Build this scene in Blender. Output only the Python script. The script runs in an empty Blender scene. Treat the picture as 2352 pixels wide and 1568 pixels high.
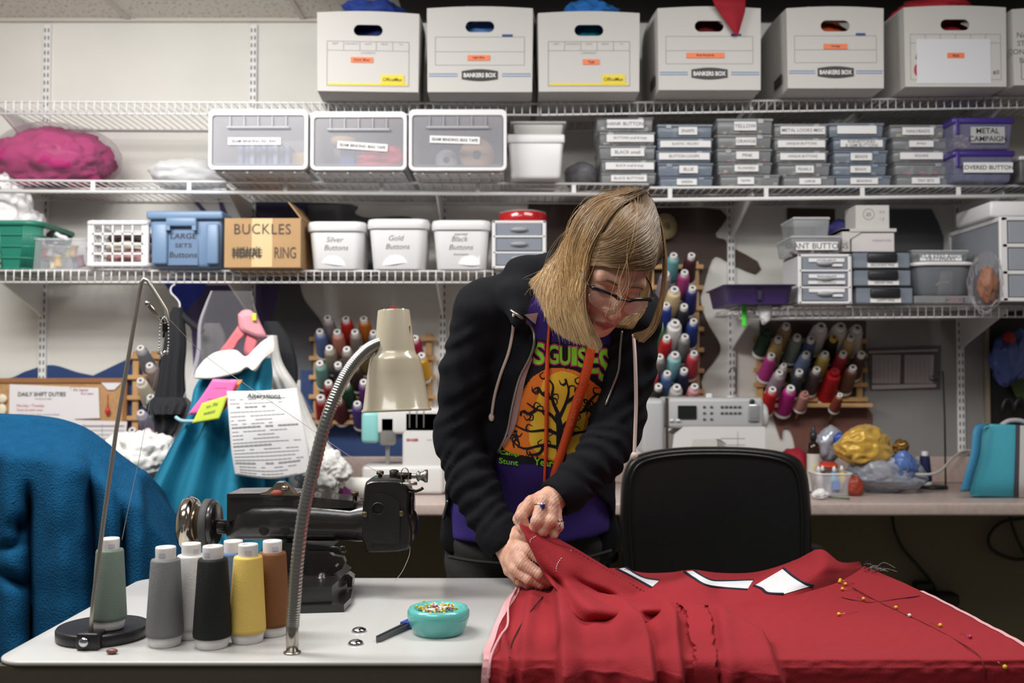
import bpy, bmesh, math, random
import numpy as np
from mathutils import Vector, Matrix, noise
from mathutils.bvhtree import BVHTree
rnd = random.Random(7)
SC = bpy.context.scene
COL = SC.collection
PI = math.pi
# ---------------------------------------------------------------- camera (35 mm lens, tilted slightly up)
FPX, CX, CY = 2287.0, 1176.0, 784.0
EYE = Vector((0, 0, 1.19))
PITCH = math.atan(76 / FPX)
cp, sp = math.cos(PITCH), math.sin(PITCH)
def ray(px, py):
    dx, dy = (px - CX) / FPX, (CY - py) / FPX
    return Vector((dx, cp - dy * sp, sp + dy * cp))
def W(px, py, Y):                      # the point seen at a pixel, Y metres away
    d = ray(px, py); return EYE + d * (Y / d.y)
def T(px, py, z):                      # the point seen at a pixel, at height z
    d = ray(px, py); return EYE + d * ((z - EYE.z) / d.z)
def V(*a): return Vector(a)
# ---------------------------------------------------------------- materials
MATS = {}
def srgb(c):
    return tuple(((v / 255) / 12.92 if v / 255 <= .04045 else ((v / 255 + .055) / 1.055) ** 2.4) for v in c[:3]) + (1,)
def mat(name, rgb, rough=.5, metal=0, bump=0, bscale=60, var=0, vscale=8, alpha=1, trans=0, spec=None, sheen=0, coat=0, ior=None, stretch=None, vcol=None, sss=0):
    if name in MATS: return MATS[name]
    m = bpy.data.materials.new(name); m.use_nodes = True
    nt = m.node_tree; b = nt.nodes['Principled BSDF']
    c = srgb(rgb)
    b.inputs['Base Color'].default_value = c
    b.inputs['Roughness'].default_value = rough
    b.inputs['Metallic'].default_value = metal
    b.inputs['Alpha'].default_value = alpha
    b.inputs['Transmission Weight'].default_value = trans
    b.inputs['Coat Weight'].default_value = coat
    b.inputs['Sheen Weight'].default_value = sheen
    if sss:
        b.inputs['Subsurface Weight'].default_value = sss
        b.inputs['Subsurface Radius'].default_value = (.01, .004, .002)
        b.inputs['Subsurface Scale'].default_value = .5
    if ior: b.inputs['IOR'].default_value = ior
    if spec is not None: b.inputs['Specular IOR Level'].default_value = spec
    if bump or var:
        tc = nt.nodes.new('ShaderNodeTexCoord'); src = tc.outputs['Object']
        if stretch:
            mp = nt.nodes.new('ShaderNodeMapping'); mp.inputs['Scale'].default_value = stretch
            nt.links.new(src, mp.inputs['Vector']); src = mp.outputs['Vector']
    if var:
        n = nt.nodes.new('ShaderNodeTexNoise'); n.inputs['Scale'].default_value = vscale; n.inputs['Detail'].default_value = 5
        nt.links.new(src, n.inputs['Vector'])
        r = nt.nodes.new('ShaderNodeValToRGB')
        c2 = srgb(vcol) if vcol else tuple(max(0, v * (1 - var)) for v in c[:3]) + (1,)
        c3 = c if vcol else tuple(min(1, v * (1 + var * .6)) for v in c[:3]) + (1,)
        r.color_ramp.elements[0].color = c2; r.color_ramp.elements[1].color = c3
        r.color_ramp.elements[0].position = .32; r.color_ramp.elements[1].position = .68
        nt.links.new(n.outputs['Fac'], r.inputs['Fac']); nt.links.new(r.outputs['Color'], b.inputs['Base Color'])
    if bump:
        n2 = nt.nodes.new('ShaderNodeTexNoise'); n2.inputs['Scale'].default_value = bscale; n2.inputs['Detail'].default_value = 4
        nt.links.new(src, n2.inputs['Vector'])
        bp = nt.nodes.new('ShaderNodeBump'); bp.inputs['Strength'].default_value = bump; bp.inputs['Distance'].default_value = .01
        nt.links.new(n2.outputs['Fac'], bp.inputs['Height']); nt.links.new(bp.outputs['Normal'], b.inputs['Normal'])
    MATS[name] = m
    return m
def clear(name, rgb=(235, 238, 240), opac=.35, rough=.25):
    """thin clear or frosted plastic: a mix of see-through and glossy"""
    if name in MATS: return MATS[name]
    m = bpy.data.materials.new(name); m.use_nodes = True; nt = m.node_tree
    b = nt.nodes['Principled BSDF']; out = nt.nodes['Material Output']
    b.inputs['Base Color'].default_value = srgb(rgb); b.inputs['Roughness'].default_value = rough
    t = nt.nodes.new('ShaderNodeBsdfTransparent'); mx = nt.nodes.new('ShaderNodeMixShader')
    lw = nt.nodes.new('ShaderNodeLayerWeight'); lw.inputs['Blend'].default_value = .25
    ma = nt.nodes.new('ShaderNodeMath'); ma.operation = 'MULTIPLY_ADD'
    ma.inputs[1].default_value = .45; ma.inputs[2].default_value = opac; ma.use_clamp = True
    nt.links.new(lw.outputs['Fresnel'], ma.inputs[0]); nt.links.new(ma.outputs[0], mx.inputs[0])
    nt.links.new(t.outputs[0], mx.inputs[1]); nt.links.new(b.outputs[0], mx.inputs[2]); nt.links.new(mx.outputs[0], out.inputs['Surface'])
    MATS[name] = m
    return m
# ---------------------------------------------------------------- mesh builder
class MB:
    def __init__(s): s.v = []; s.f = []; s.sm = []
    def add(s, vs, fs, smooth=False, M=None):
        o = len(s.v)
        s.v += [tuple(M @ Vector(p)) for p in vs] if M is not None else [tuple(p) for p in vs]
        s.f += [tuple(i + o for i in f) for f in fs]; s.sm += [smooth] * len(fs)
        return s
    def box(s, c, d, M=None, bev=0, seg=1, taper=None):
        bm = bmesh.new(); bmesh.ops.create_cube(bm, size=1)
        for v in bm.verts:
            t = 1.0
            if taper and v.co.z < 0: t = taper
            v.co = Vector((v.co.x * d[0] * t, v.co.y * d[1] * t, v.co.z * d[2]))
        if bev: bmesh.ops.bevel(bm, geom=list(bm.edges), offset=min(bev, min(d) * .49), segments=seg, profile=.5, affect='EDGES')
        for v in bm.verts: v.co += Vector(c)
        s.bm(bm, seg > 1, M); return s
    def bm(s, bm, smooth=False, M=None, free=True):
        bm.verts.index_update()
        s.add([v.co[:] for v in bm.verts], [[v.index for v in f.verts] for f in bm.faces], smooth, M)
        if free: bm.free()
        return s
    def lathe(s, prof, n=24, M=None, smooth=True, caps=True):
        vs, fs = [], []
        for r, z in prof:
            for k in range(n):
                a = 2 * PI * k / n; vs.append((r * math.cos(a), r * math.sin(a), z))
        for i in range(len(prof) - 1):
            for k in range(n):
                k2 = (k + 1) % n
                fs.append((i * n + k, i * n + k2, (i + 1) * n + k2, (i + 1) * n + k))
        if caps:
            fs.append(tuple(range(n - 1, -1, -1))); fs.append(tuple((len(prof) - 1) * n + k for k in range(n)))
        return s.add(vs, fs, smooth, M)
    def cyl(s, a, b, r, n=12, r2=None):
        return s.tube([a, b], [r, r if r2 is None else r2], n)
    def tube(s, pts, r, n=8, closed=False, smooth=True):
        pts = [Vector(p) for p in pts]; m = len(pts)
        rs = r if isinstance(r, (list, tuple)) else [r] * m
        vs, fs = [], []; prev = None
        for i, p in enumerate(pts):
            if closed: t = pts[(i + 1) % m] - pts[i - 1]
            else: t = pts[min(i + 1, m - 1)] - pts[max(i - 1, 0)]
            if t.length < 1e-9: t = Vector((0, 0, 1))
            t.normalize()
            if prev is None:
                a = Vector((0, 0, 1)) if abs(t.z) < .9 else Vector((1, 0, 0))
                u = t.cross(a).normalized()
            else:
                u = (prev - t * prev.dot(t))
                u = u.normalized() if u.length > 1e-6 else t.orthogonal().normalized()
            prev = u; w = t.cross(u)
            for k in range(n):
                an = 2 * PI * k / n; vs.append(p + (u * math.cos(an) + w * math.sin(an)) * rs[i])
        for i in range(m if closed else m - 1):
            j = (i + 1) % m
            for k in range(n):
                k2 = (k + 1) % n; fs.append((i * n + k, i * n + k2, j * n + k2, j * n + k))
        if not closed:
            fs.append(tuple(range(n - 1, -1, -1))); fs.append(tuple((m - 1) * n + k for k in range(n)))
        return s.add(vs, fs, smooth)
    def ball(s, c, r, n=12, M=None):
        prof = [(max(1e-5, math.sin(PI * i / n)), -math.cos(PI * i / n)) for i in range(n + 1)]
        rr = r if isinstance(r, (list, tuple)) else (r, r, r)
        MM = Matrix.Translation(Vector(c)) @ (M.to_4x4() if M is not None else Matrix()) @ Matrix.Diagonal((rr[0], rr[1], rr[2], 1))
        return s.lathe(prof, max(8, int(n * 1.5)), MM)
    def grid(s, P, smooth=True, closed=False):
        R, C = len(P), len(P[0]); vs = [p for row in P for p in row]; fs = []
        for i in range(R - 1):
            for j in range(C if closed else C - 1):
                j2 = (j + 1) % C
                fs.append((i * C + j, i * C + j2, (i + 1) * C + j2, (i + 1) * C + j))
        return s.add(vs, fs, smooth)
    def prism(s, pts, vec, smooth=False):      # closed outline pushed along vec
        n = len(pts); vec = Vector(vec); pts = [Vector(p) for p in pts]
        vs = pts + [p + vec for p in pts]
        fs = [tuple(range(n)), tuple(range(2 * n - 1, n - 1, -1))] + [(i, i + n, (i + 1) % n + n, (i + 1) % n) for i in range(n)]
        return s.add(vs, fs, smooth)
    def holed(s, outer, holes, vec):           # flat plate with holes, thickness vec
        bm = bmesh.new(); loops = []
        for lp in [outer] + holes:
            vv = [bm.verts.new(p) for p in lp]
            loops.append([bm.edges.new((vv[i], vv[(i + 1) % len(vv)])) for i in range(len(vv))])
        bmesh.ops.triangle_fill(bm, use_beauty=True, use_dissolve=False, edges=[e for l in loops for e in l])
        r = bmesh.ops.extrude_face_region(bm, geom=list(bm.faces))
        bmesh.ops.translate(bm, vec=Vector(vec), verts=[g for g in r['geom'] if isinstance(g, bmesh.types.BMVert)])
        bmesh.ops.recalc_face_normals(bm, faces=bm.faces)
        return s.bm(bm)
    def xf(s, M): s.v = [tuple(M @ Vector(p)) for p in s.v]; return s
    def mesh(s, name):
        me = bpy.data.meshes.new(name); me.from_pydata(s.v, [], s.f)
        me.polygons.foreach_set('use_smooth', s.sm); me.update()
        return me
def link(name, me, m, parent=None):
    o = bpy.data.objects.new(name, me); COL.objects.link(o)
    if m is not None:
        for mm in (m if isinstance(m, (list, tuple)) else [m]): me.materials.append(mm)
    if parent is not None: o.parent = parent
    return o
def put(name, mb, m, parent=None, fixn=False):
    me = mb.mesh(name)
    if fixn:
        bm = bmesh.new(); bm.from_mesh(me); bmesh.ops.recalc_face_normals(bm, faces=bm.faces); bm.to_mesh(me); bm.free()
    return link(name, me, m, parent)
def tag(o, label, cat, group=None, kind=None):
    o['label'] = label; o['category'] = cat
    if group: o['group'] = group
    if kind: o['kind'] = kind
    return o
WORLDTHINGS = []
def thing(name, label, cat, loc=None, group=None, rz=0):
    """an Empty that parents the parts; without loc its parts are given in world coordinates and it is moved to their base at the end"""
    o = bpy.data.objects.new(name, None); COL.objects.link(o); o.empty_display_size = .05
    tag(o, label, cat, group)
    if loc is None: WORLDTHINGS.append(o)
    else: o.location = loc; o.rotation_euler = (0, 0, rz)
    return o
def rebase():
    for r in WORLDTHINGS:
        pts = [c for k in r.children_recursive if k.type == 'MESH' for c in (Vector(b) for b in k.bound_box)]
        if not pts: continue
        lo = [min(p[i] for p in pts) for i in range(3)]; hi = [max(p[i] for p in pts) for i in range(3)]
        L = Vector(((lo[0] + hi[0]) / 2, (lo[1] + hi[1]) / 2, lo[2])); r.location = L
        for c in r.children: c.location = c.location - L
def struct(o, name=None):
    o['kind'] = 'structure'; return o
def label_part(o, text): o['label'] = text; return o
def dup(root, loc=None, rot=None, label=None, mats=None, scale=None):
    def cpy(o, par):
        c = o.copy(); COL.objects.link(c); c.parent = par
        if mats and o.type == 'MESH':
            b = o.name.split('.')[0]
            if b in mats:
                c.material_slots[0].link = 'OBJECT'; c.material_slots[0].material = mats[b]
        for k in o.children: cpy(k, c)
        return c
    r = cpy(root, None)
    if loc is not None: r.location = loc
    if rot is not None: r.rotation_euler = rot
    if scale is not None: r.scale = scale
    if label: r['label'] = label
    return r
def recolor(root, mats):
    for o in root.children_recursive:
        b = o.name.split('.')[0]
        if b in mats: o.material_slots[0].link = 'OBJECT'; o.material_slots[0].material = mats[b]
# ---------------------------------------------------------------- lettering
_tc = {}
def text_geo(s, shear=0, bold=0, space=1):
    key = (s, shear, bold, space)
    if key in _tc: return _tc[key]
    cu = bpy.data.curves.new('letters', 'FONT'); cu.body = s; cu.align_x = 'CENTER'; cu.align_y = 'CENTER'
    cu.shear = shear; cu.offset = bold; cu.resolution_u = 3; cu.space_character = space
    ob = bpy.data.objects.new('letters', cu); COL.objects.link(ob)
    dg = bpy.context.evaluated_depsgraph_get(); me = bpy.data.meshes.new_from_object(ob.evaluated_get(dg))
    vs = [v.co.copy() for v in me.vertices]; fs = [tuple(p.vertices) for p in me.polygons]
    bpy.data.objects.remove(ob); bpy.data.curves.remove(cu); bpy.data.meshes.remove(me)
    if vs:
        x0, x1 = min(v.x for v in vs), max(v.x for v in vs); y0, y1 = min(v.y for v in vs), max(v.y for v in vs)
        for v in vs: v.x -= (x0 + x1) / 2; v.y -= (y0 + y1) / 2
        _tc[key] = (vs, fs, x1 - x0, y1 - y0)
    else: _tc[key] = ([], [], 1, 1)
    return _tc[key]
def text_mb(mb, s, c, u, v, h=None, w=None, shear=0, bold=0, space=1):
    """letters centred at c, running along u, upright along v; h and / or w set the size"""
    vs, fs, tw, th = text_geo(s, shear, bold, space)
    sx = (w / tw) if w else h / th; sy = (h / th) if h else sx
    if w and not h: sy = sx
    u = Vector(u).normalized(); v = Vector(v).normalized(); c = Vector(c)
    mb.add([c + u * (p.x * sx) + v * (p.y * sy) for p in vs], fs); return mb
UX, UZ = Vector((1, 0, 0)), Vector((0, 0, 1))
def smoothstep(a, b, x):
    t = max(0, min(1, (x - a) / (b - a))); return t * t * (3 - 2 * t)
def catmull(pts, n):
    pts = [Vector(p) for p in pts]; m = len(pts); out = []
    for i in range(n):
        t = i * (m - 1) / (n - 1); k = min(int(t), m - 2); f = t - k
        p0, p1, p2, p3 = pts[max(k - 1, 0)], pts[k], pts[k + 1], pts[min(k + 2, m - 1)]
        out.append(.5 * ((2 * p1) + (p2 - p0) * f + (2 * p0 - 5 * p1 + 4 * p2 - p3) * f * f + (3 * p1 - p0 - 3 * p2 + p3) * f ** 3))
    return out
def net(rows, nr, nc):                 # smooth surface through rows of control points
    R = [catmull(r, nc) for r in rows]
    cols = [catmull([R[i][j] for i in range(len(R))], nr) for j in range(nc)]
    return [[cols[j][i] for j in range(nc)] for i in range(nr)]
def rrect(w, h, r, n=6, cx=0, cy=0):   # rounded rectangle outline
    out = []
    for (sx, sy, a0) in ((1, 1, 0), (-1, 1, 90), (-1, -1, 180), (1, -1, 270)):
        for k in range(n + 1):
            a = math.radians(a0 + 90 * k / n); out.append((cx + sx * (w / 2 - r) + r * math.cos(a), cy + sy * (h / 2 - r) + r * math.sin(a)))
    return out
def slot(w, h, n=8, cx=0, cy=0): return rrect(w, h, h / 2 - 1e-4, n, cx, cy)
# ---------------------------------------------------------------- signed distance modelling
def surface_nets(f, lo, h):
    ng = f < 0; nx, ny, nz = f.shape
    c8 = [(i, j, k) for i in (0, 1) for j in (0, 1) for k in (0, 1)]
    sl = lambda a, i, j, k: a[i:nx - 1 + i, j:ny - 1 + j, k:nz - 1 + k]
    cnt = sum(sl(ng, *c).astype(np.int8) for c in c8)
    act = (cnt > 0) & (cnt < 8); ids = np.full(act.shape, -1, np.int64); I = np.argwhere(act); ids[act] = np.arange(len(I))
    P = np.zeros((len(I), 3)); N = np.zeros(len(I))
    for a in c8:
        for ax in range(3):
            if a[ax]: continue
            b = list(a); b[ax] = 1
            fa = f[I[:, 0] + a[0], I[:, 1] + a[1], I[:, 2] + a[2]]; fb = f[I[:, 0] + b[0], I[:, 1] + b[1], I[:, 2] + b[2]]
            m = (fa < 0) != (fb < 0); t = np.where(m, fa / np.where(m, fa - fb, 1), 0)
            q = np.tile(np.array(a, float), (len(I), 1)); q[:, ax] = t
            P += q * m[:, None]; N += m
    P = (P / N[:, None] + I) * h + np.array(lo)
    F = []
    for ax in range(3):
        A = [slice(None)] * 3; B = [slice(None)] * 3; A[ax] = slice(0, -1); B[ax] = slice(1, None)
        e = np.argwhere(ng[tuple(A)] != ng[tuple(B)])
        u, v = [(1, 2), (2, 0), (0, 1)][ax]
        e = e[(e[:, u] > 0) & (e[:, v] > 0) & (e[:, u] < f.shape[u] - 1) & (e[:, v] < f.shape[v] - 1)]
        def cell(du, dv):
            q = e.copy(); q[:, u] -= du; q[:, v] -= dv; return ids[q[:, 0], q[:, 1], q[:, 2]]
        quad = np.stack([cell(1, 1), cell(0, 1), cell(0, 0), cell(1, 0)], 1)
        flip = ~ng[e[:, 0], e[:, 1], e[:, 2]]
        quad[flip] = quad[flip][:, ::-1]; F.append(quad)
    return P, np.concatenate(F)
class SDF:
    def __init__(s, lo, hi, h):
        s.lo = np.array(lo, float); s.h = h
        n = np.ceil((np.array(hi, float) - s.lo) / h).astype(int) + 1
        ax = [(s.lo[i] + np.arange(n[i]) * h).astype(np.float32) for i in range(3)]
        s.X, s.Y, s.Z = np.meshgrid(*ax, indexing='ij'); s.d = np.full(s.X.shape, 10., np.float32)
    def cone(s, a, b, ra, rb, sq=None):
        a = np.array(a, np.float32); b = np.array(b, np.float32); ab = b - a; L = float(ab @ ab) + 1e-12
        px, py, pz = s.X - a[0], s.Y - a[1], s.Z - a[2]
        t = np.clip((px * ab[0] + py * ab[1] + pz * ab[2]) / L, 0, 1)
        return np.sqrt((px - t * ab[0]) ** 2 + (py - t * ab[1]) ** 2 + (pz - t * ab[2]) ** 2) - (ra + (rb - ra) * t)
    def ell(s, c, r, R=None):
        px, py, pz = s.X - c[0], s.Y - c[1], s.Z - c[2]
        if R is not None:
            R = np.array(R, np.float32); px, py, pz = (R[0][0] * px + R[0][1] * py + R[0][2] * pz, R[1][0] * px + R[1][1] * py + R[1][2] * pz, R[2][0] * px + R[2][1] * py + R[2][2] * pz)
        k0 = np.sqrt((px / r[0]) ** 2 + (py / r[1]) ** 2 + (pz / r[2]) ** 2)
        return (k0 - 1) * min(r) * np.where(k0 < 1, 1, 1) if max(r) / min(r) < 1.05 else k0 * (k0 - 1) / (np.sqrt((px / r[0] ** 2) ** 2 + (py / r[1] ** 2) ** 2 + (pz / r[2] ** 2) ** 2) + 1e-9)
    def add(s, d, k=0):
        if k:
            hh = np.clip(.5 + .5 * (s.d - d) / k, 0, 1); s.d = s.d * (1 - hh) + d * hh - k * hh * (1 - hh)
        else: s.d = np.minimum(s.d, d)
        return s
    def sub(s, d, k=0):
        if k:
            hh = np.clip(.5 - .5 * (s.d + d) / k, 0, 1); s.d = s.d * (1 - hh) - d * hh + k * hh * (1 - hh)
        else: s.d = np.maximum(s.d, -d)
        return s
    def chain(s, pts, k=0):                # pts: (x, y, z, r)
        for a, b in zip(pts[:-1], pts[1:]): s.add(s.cone(a[:3], b[:3], a[3], b[3]), k)
        return s
    def mesh(s, name, iters=0):
        P, F = surface_nets(s.d, s.lo, s.h)
        me = bpy.data.meshes.new(name); me.from_pydata(P.tolist(), [], F.tolist())
        me.polygons.foreach_set('use_smooth', [True] * len(me.polygons))
        if iters:
            bm = bmesh.new(); bm.from_mesh(me)
            for _ in range(iters): bmesh.ops.smooth_vert(bm, verts=bm.verts, factor=.5, use_axis_x=True, use_axis_y=True, use_axis_z=True)
            bm.to_mesh(me); bm.free()
        me.update(); return me
def bvh_of(o):
    me = o.data; return BVHTree.FromPolygons([v.co[:] for v in me.vertices], [tuple(p.vertices) for p in me.polygons])
# ================================================================ camera, world, lamps
cam = bpy.data.cameras.new('camera'); co = bpy.data.objects.new('camera', cam); COL.objects.link(co)
co.location = EYE; co.rotation_euler = (PI / 2 + PITCH, 0, 0)
cam.lens = 35; cam.sensor_width = 36; cam.clip_start = .05
cam.dof.use_dof = True; cam.dof.focus_distance = 1.84; cam.dof.aperture_fstop = 3.6
SC.camera = co
w = bpy.data.worlds.new('room_air'); SC.world = w; w.use_nodes = True
w.node_tree.nodes['Background'].inputs[0].default_value = (.95, .97, 1, 1); w.node_tree.nodes['Background'].inputs[1].default_value = .12
def lamp(name, loc, sx, sy, power, col=(1, .985, .96), rot=(0, 0, 0)):
    l = bpy.data.lights.new(name, 'AREA'); l.shape = 'RECTANGLE'; l.size = sx; l.size_y = sy; l.energy = power; l.color = col
    o = bpy.data.objects.new(name, l); COL.objects.link(o); o.location = loc; o.rotation_euler = rot; return o
lamp('ceiling_or_fill_light', (-1.2, 1.85, 2.38), 1.2, .5, 56, rot=(.5, 0, 0))
lamp('ceiling_or_fill_light', (.8, 1.75, 2.38), 1.2, .5, 27, rot=(.35, 0, 0))
lamp('ceiling_or_fill_light', (-.75, .7, 2.40), 1.2, .6, 20)  # added fill lamp out of view, brightens the woman's face from the front
SC.view_settings.view_transform = 'Standard'; SC.view_settings.look = 'None'; SC.view_settings.gamma = 1
SC.view_settings.exposure = 0.02
# ================================================================ shell
WY = 3.47                                # the back wall's face
WALLM = mat('wall_paint', (218, 216, 210), .55, bump=.04, bscale=30, var=.05, vscale=3)
struct(put('floor', MB().box((0, 1.2, -.05), (7, 4.9, .1)), mat('floor_vinyl', (120, 112, 98), .5, var=.15)))
wb = struct(put('wall_back', MB().box((0, WY + .05, 1.22), (7, .1, 2.44)), WALLM))
struct(put('wall_left', MB().box((-3.45, 1.2, 1.22), (.1, 4.6, 2.44)), WALLM))
struct(put('wall_right', MB().box((3.45, 1.2, 1.22), (.1, 4.6, 2.44)), WALLM))
def ceiling_mat():
    m = mat('ceiling_tile', (226, 220, 212), .9, bump=.3, bscale=90)
    nt = m.node_tree; b = nt.nodes['Principled BSDF']
    tc = nt.nodes.new('ShaderNodeTexCoord'); n = nt.nodes.new('ShaderNodeTexNoise'); n.inputs['Scale'].default_value = 75; n.inputs['Detail'].default_value = 2
    r = nt.nodes.new('ShaderNodeValToRGB'); r.color_ramp.elements[0].position = .33; r.color_ramp.elements[1].position = .42
    r.color_ramp.elements[0].color = srgb((160, 150, 140)); r.color_ramp.elements[1].color = srgb((226, 220, 212))
    nt.links.new(tc.outputs['Object'], n.inputs['Vector']); nt.links.new(n.outputs['Fac'], r.inputs['Fac']); nt.links.new(r.outputs['Color'], b.inputs['Base Color'])
    return m
struct(put('ceiling', MB().box((0, 1.2, 2.49), (7, 4.9, .1)), ceiling_mat()))
mb = MB()
for x in (-1.95, -1.345, -.735): mb.box((x, 2.2, 2.437), (.016, 2.5, .008))
mb.box((-1.8, WY - .01, 2.434), (2.6, .02, .012)); mb.box((-1.5, 2.86, 2.437), (3, .016, .008))
struct(put('trim_1', mb, mat('ceiling_grid', (196, 192, 184), .5)))
struct(put('trim_2', MB().box((1.3, 2.75, 2.433), (3.35, 1.4, .012)), mat('dark_ceiling_panel', (38, 34, 32), .9)))  # flat dark panel across the right part of the ceiling
# painted camouflage shapes on the wall
PAINT = {'navy': (36, 62, 112), 'grey': (86, 86, 90), 'purple': (78, 66, 110), 'royal': (38, 58, 170), 'brown': (66, 48, 40), 'mid': (136, 134, 132), 'rust': (112, 72, 62), 'ink': (34, 30, 62), 'black': (40, 37, 36)}
patches = [('navy', [(-60, 872), (20, 868), (60, 852), (118, 838), (180, 855), (240, 867), (300, 880), (300, 990), (-60, 990)]),
    ('navy', [(205, 866), (270, 835), (310, 817), (350, 812), (420, 800), (440, 1100), (200, 1100)]),
    ('grey', [(560, 462), (803, 469), (815, 490), (849, 500), (935, 497), (950, 520), (950, 625), (700, 640), (690, 655), (700, 690), (735, 735), (748, 770), (750, 860), (690, 870), (560, 860)]),
    ('purple', [(380, 655), (640, 655), (600, 860), (445, 860), (440, 760), (420, 710)]),
    ('royal', [(370, 640), (475, 640), (468, 672), (440, 700), (425, 718), (405, 690)]),
    ('navy', [(690, 850), (990, 855), (990, 1080), (690, 1080)]),
    ('ink', [(588, 462), (706, 462), (706, 520), (588, 520)]),
    ('purple', [(443, 462), (456, 464), (474, 484), (462, 484)]), ('purple', [(500, 455), (510, 462), (522, 492), (508, 490)]),
    ('brown', [(1215, 462), (1640, 478), (1643, 540), (1668, 553), (1676, 602), (1640, 590), (1618, 655), (1610, 690), (1625, 740), (1655, 795), (1640, 830), (1612, 870), (1606, 935), (1470, 935), (1470, 730), (1215, 660)]),
    ('brown', [(1686, 570), (1715, 585), (1740, 600), (1748, 618), (1735, 630), (1712, 622), (1686, 610)]),
    ('brown', [(1808, 478), (1918, 480), (1918, 560), (1808, 560)]),
    ('grey', [(2030, 480), (2140, 480), (2155, 510), (2168, 545), (2166, 590), (2150, 690), (2030, 690)]),
    ('brown', [(1745, 735), (1990, 735), (1996, 800), (1985, 950), (1745, 940)]),
    ('mid', [(1990, 735), (2258, 735), (2258, 1110), (1940, 1110), (1984, 950)]),
    ('rust', [(1772, 935), (1990, 935), (1985, 1040), (1960, 1110), (1850, 1110), (1820, 1000), (1800, 985), (1795, 1010), (1780, 970)])]
for i, (c, pl) in enumerate(patches):
    yy = WY - .0015 - .0004 * i
    pts = [W(x, y, yy) for x, y in pl]
    if len(pl) > 8: pts = [Vector(p) for p in catmull(pts + [pts[0]], 60)[:-1]]
    put('painted_patch', MB().prism(pts, (0, .001, 0)), mat('paint_' + c, PAINT[c], .6, var=.08, vscale=4), wb, True)
# dark opening at the right edge, with its frame strip
struct(put('trim_3', MB().box((W(2262, 860, WY).x, WY - .012, 1.19), (.012, .024, .75)), mat('edge_strip', (150, 138, 122), .5)))
struct(put('trim_4', MB().box((W(2264, 860, WY).x + .35, WY - .008, 1.19), (.70, .012, .75)), PAINT and mat('black_board', (20, 19, 20), .6)))
# ================================================================ slotted standards and wire shelves
WHITE = mat('white_coat', (226, 225, 224), .35)
SLOT = mat('dark_slot', (48, 46, 44), .8)
for n, (pxx, lab) in enumerate([(97, 'white slotted shelf standard above the cork board'), (576, 'white slotted shelf standard above the clear bin of rick rack'), (1017, 'white slotted shelf standard behind the woman by the cream lamp'),
                   (1681, 'white slotted shelf standard right of the brown painted shape'), (2206, 'white slotted shelf standard beside the dark board and teal bag')]):
    x = W(pxx, 800, WY - .01).x
    z0, z1 = (.92, 2.42)
    s = put('shelf_standard', MB().box((x, WY - .0065, (z0 + z1) / 2), (.026, .013, z1 - z0), bev=.002), WHITE); tag(s, lab, 'shelf standard', 'slotted shelf standards')
    mb = MB(); z = z0 + .02
    while z < z1:
        for dx in (-.006, .006): mb.box((x + dx, WY - .0128, z), (.0042, .001, .014))
        z += .0265
    put('slot_row', mb, SLOT, s)
FY = 3.11
STD = [W(p, 800, WY - .01).x for p in (97, 576, 1017, 1681, 2206)]
SH = {}
def shelf(key, pl, pr, yl, yr, bl, br, style, label):
    a, b = W(pl, yl, FY), W(pr, yr, FY); c, d = W(pl, bl, FY), W(pr, br, FY)
    t = thing('wire_shelf', label, 'shelf')
    zt = lambda x: a.z + (b.z - a.z) * (x - a.x) / (b.x - a.x); zb = lambda x: c.z + (d.z - c.z) * (x - a.x) / (b.x - a.x)
    SH[key] = zt
    mb = MB(); n = int((b.x - a.x) / .0254)
    for i in range(n + 1):
        x = a.x + i * .0254
        mb.tube([(x, FY, zt(x) - .001), (x, WY - .012, zt(x) - .001)], .0018, 5)
    for y in (FY + .12, WY - .014): mb.tube([(a.x, y, zt(a.x) - .0045), (b.x, y, zt(b.x) - .0045)], .0032, 6)
    put('deck', mb, WHITE, t)
    mb = MB(); r1, r2 = (.0032, .0032) if style == 'lip' else (.0042, .0062)
    mb.tube([(a.x, FY, zt(a.x) - .003), (b.x, FY, zt(b.x) - .003)], r1, 8); mb.tube([(c.x, FY, zb(c.x) + .003), (d.x, FY, zb(d.x) + .003)], r2, 8)
    if style == 'lip':
        for i in range(n + 1):
            x = a.x + i * .0254; mb.tube([(x, FY - .003, zt(x)), (x, FY - .003, zb(x))], .0019, 5)
    else:
        x = W(208, 430, FY).x - .3 * 4
        while x < b.x:
            if x > a.x: mb.box((x, FY, (zt(x) + zb(x)) / 2), (.013, .006, zt(x) - zb(x)))
            x += .302
    put('front_lip', mb, WHITE, t)
    for x in STD:
        if a.x < x < b.x:
            z = zt(x) - .012
            mb = MB().prism([(x - .0025, WY - .013, z), (x - .0025, FY + .03, z), (x - .0025, FY + .03, z - .012), (x - .0025, WY - .06, z - .10), (x - .0025, WY - .013, z - .12)], (.005, 0, 0))
            put('bracket', mb, WHITE, t)
    return t
shelf('A', -60, 1239, 231, 236, 263, 266, 'lip', 'long white wire shelf under the ceiling holding the two blue-label file boxes')
shelf('A2', 1242, 2440, 236, 220, 266, 248, 'lip', 'white wire shelf under the ceiling holding the teal, burgundy, orange and red file boxes')
shelf('B', -60, 1490, 412, 421, 441, 449, 'rod', 'white wire shelf holding the pink fabric bag and three clear drawer bins')
shelf('B2', 1494, 2440, 429, 424, 461, 451, 'rod', 'white wire shelf holding the six stacks of clear craft boxes')
shelf('C', -60, 1296, 619, 621, 650, 651, 'lip', 'white wire shelf holding the blue tote, cardboard box and white button tubs')
shelf('C2', 1697, 2440, 703, 700, 733, 729, 'lip', 'short white wire shelf holding the purple tray and small drawer units')
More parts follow.
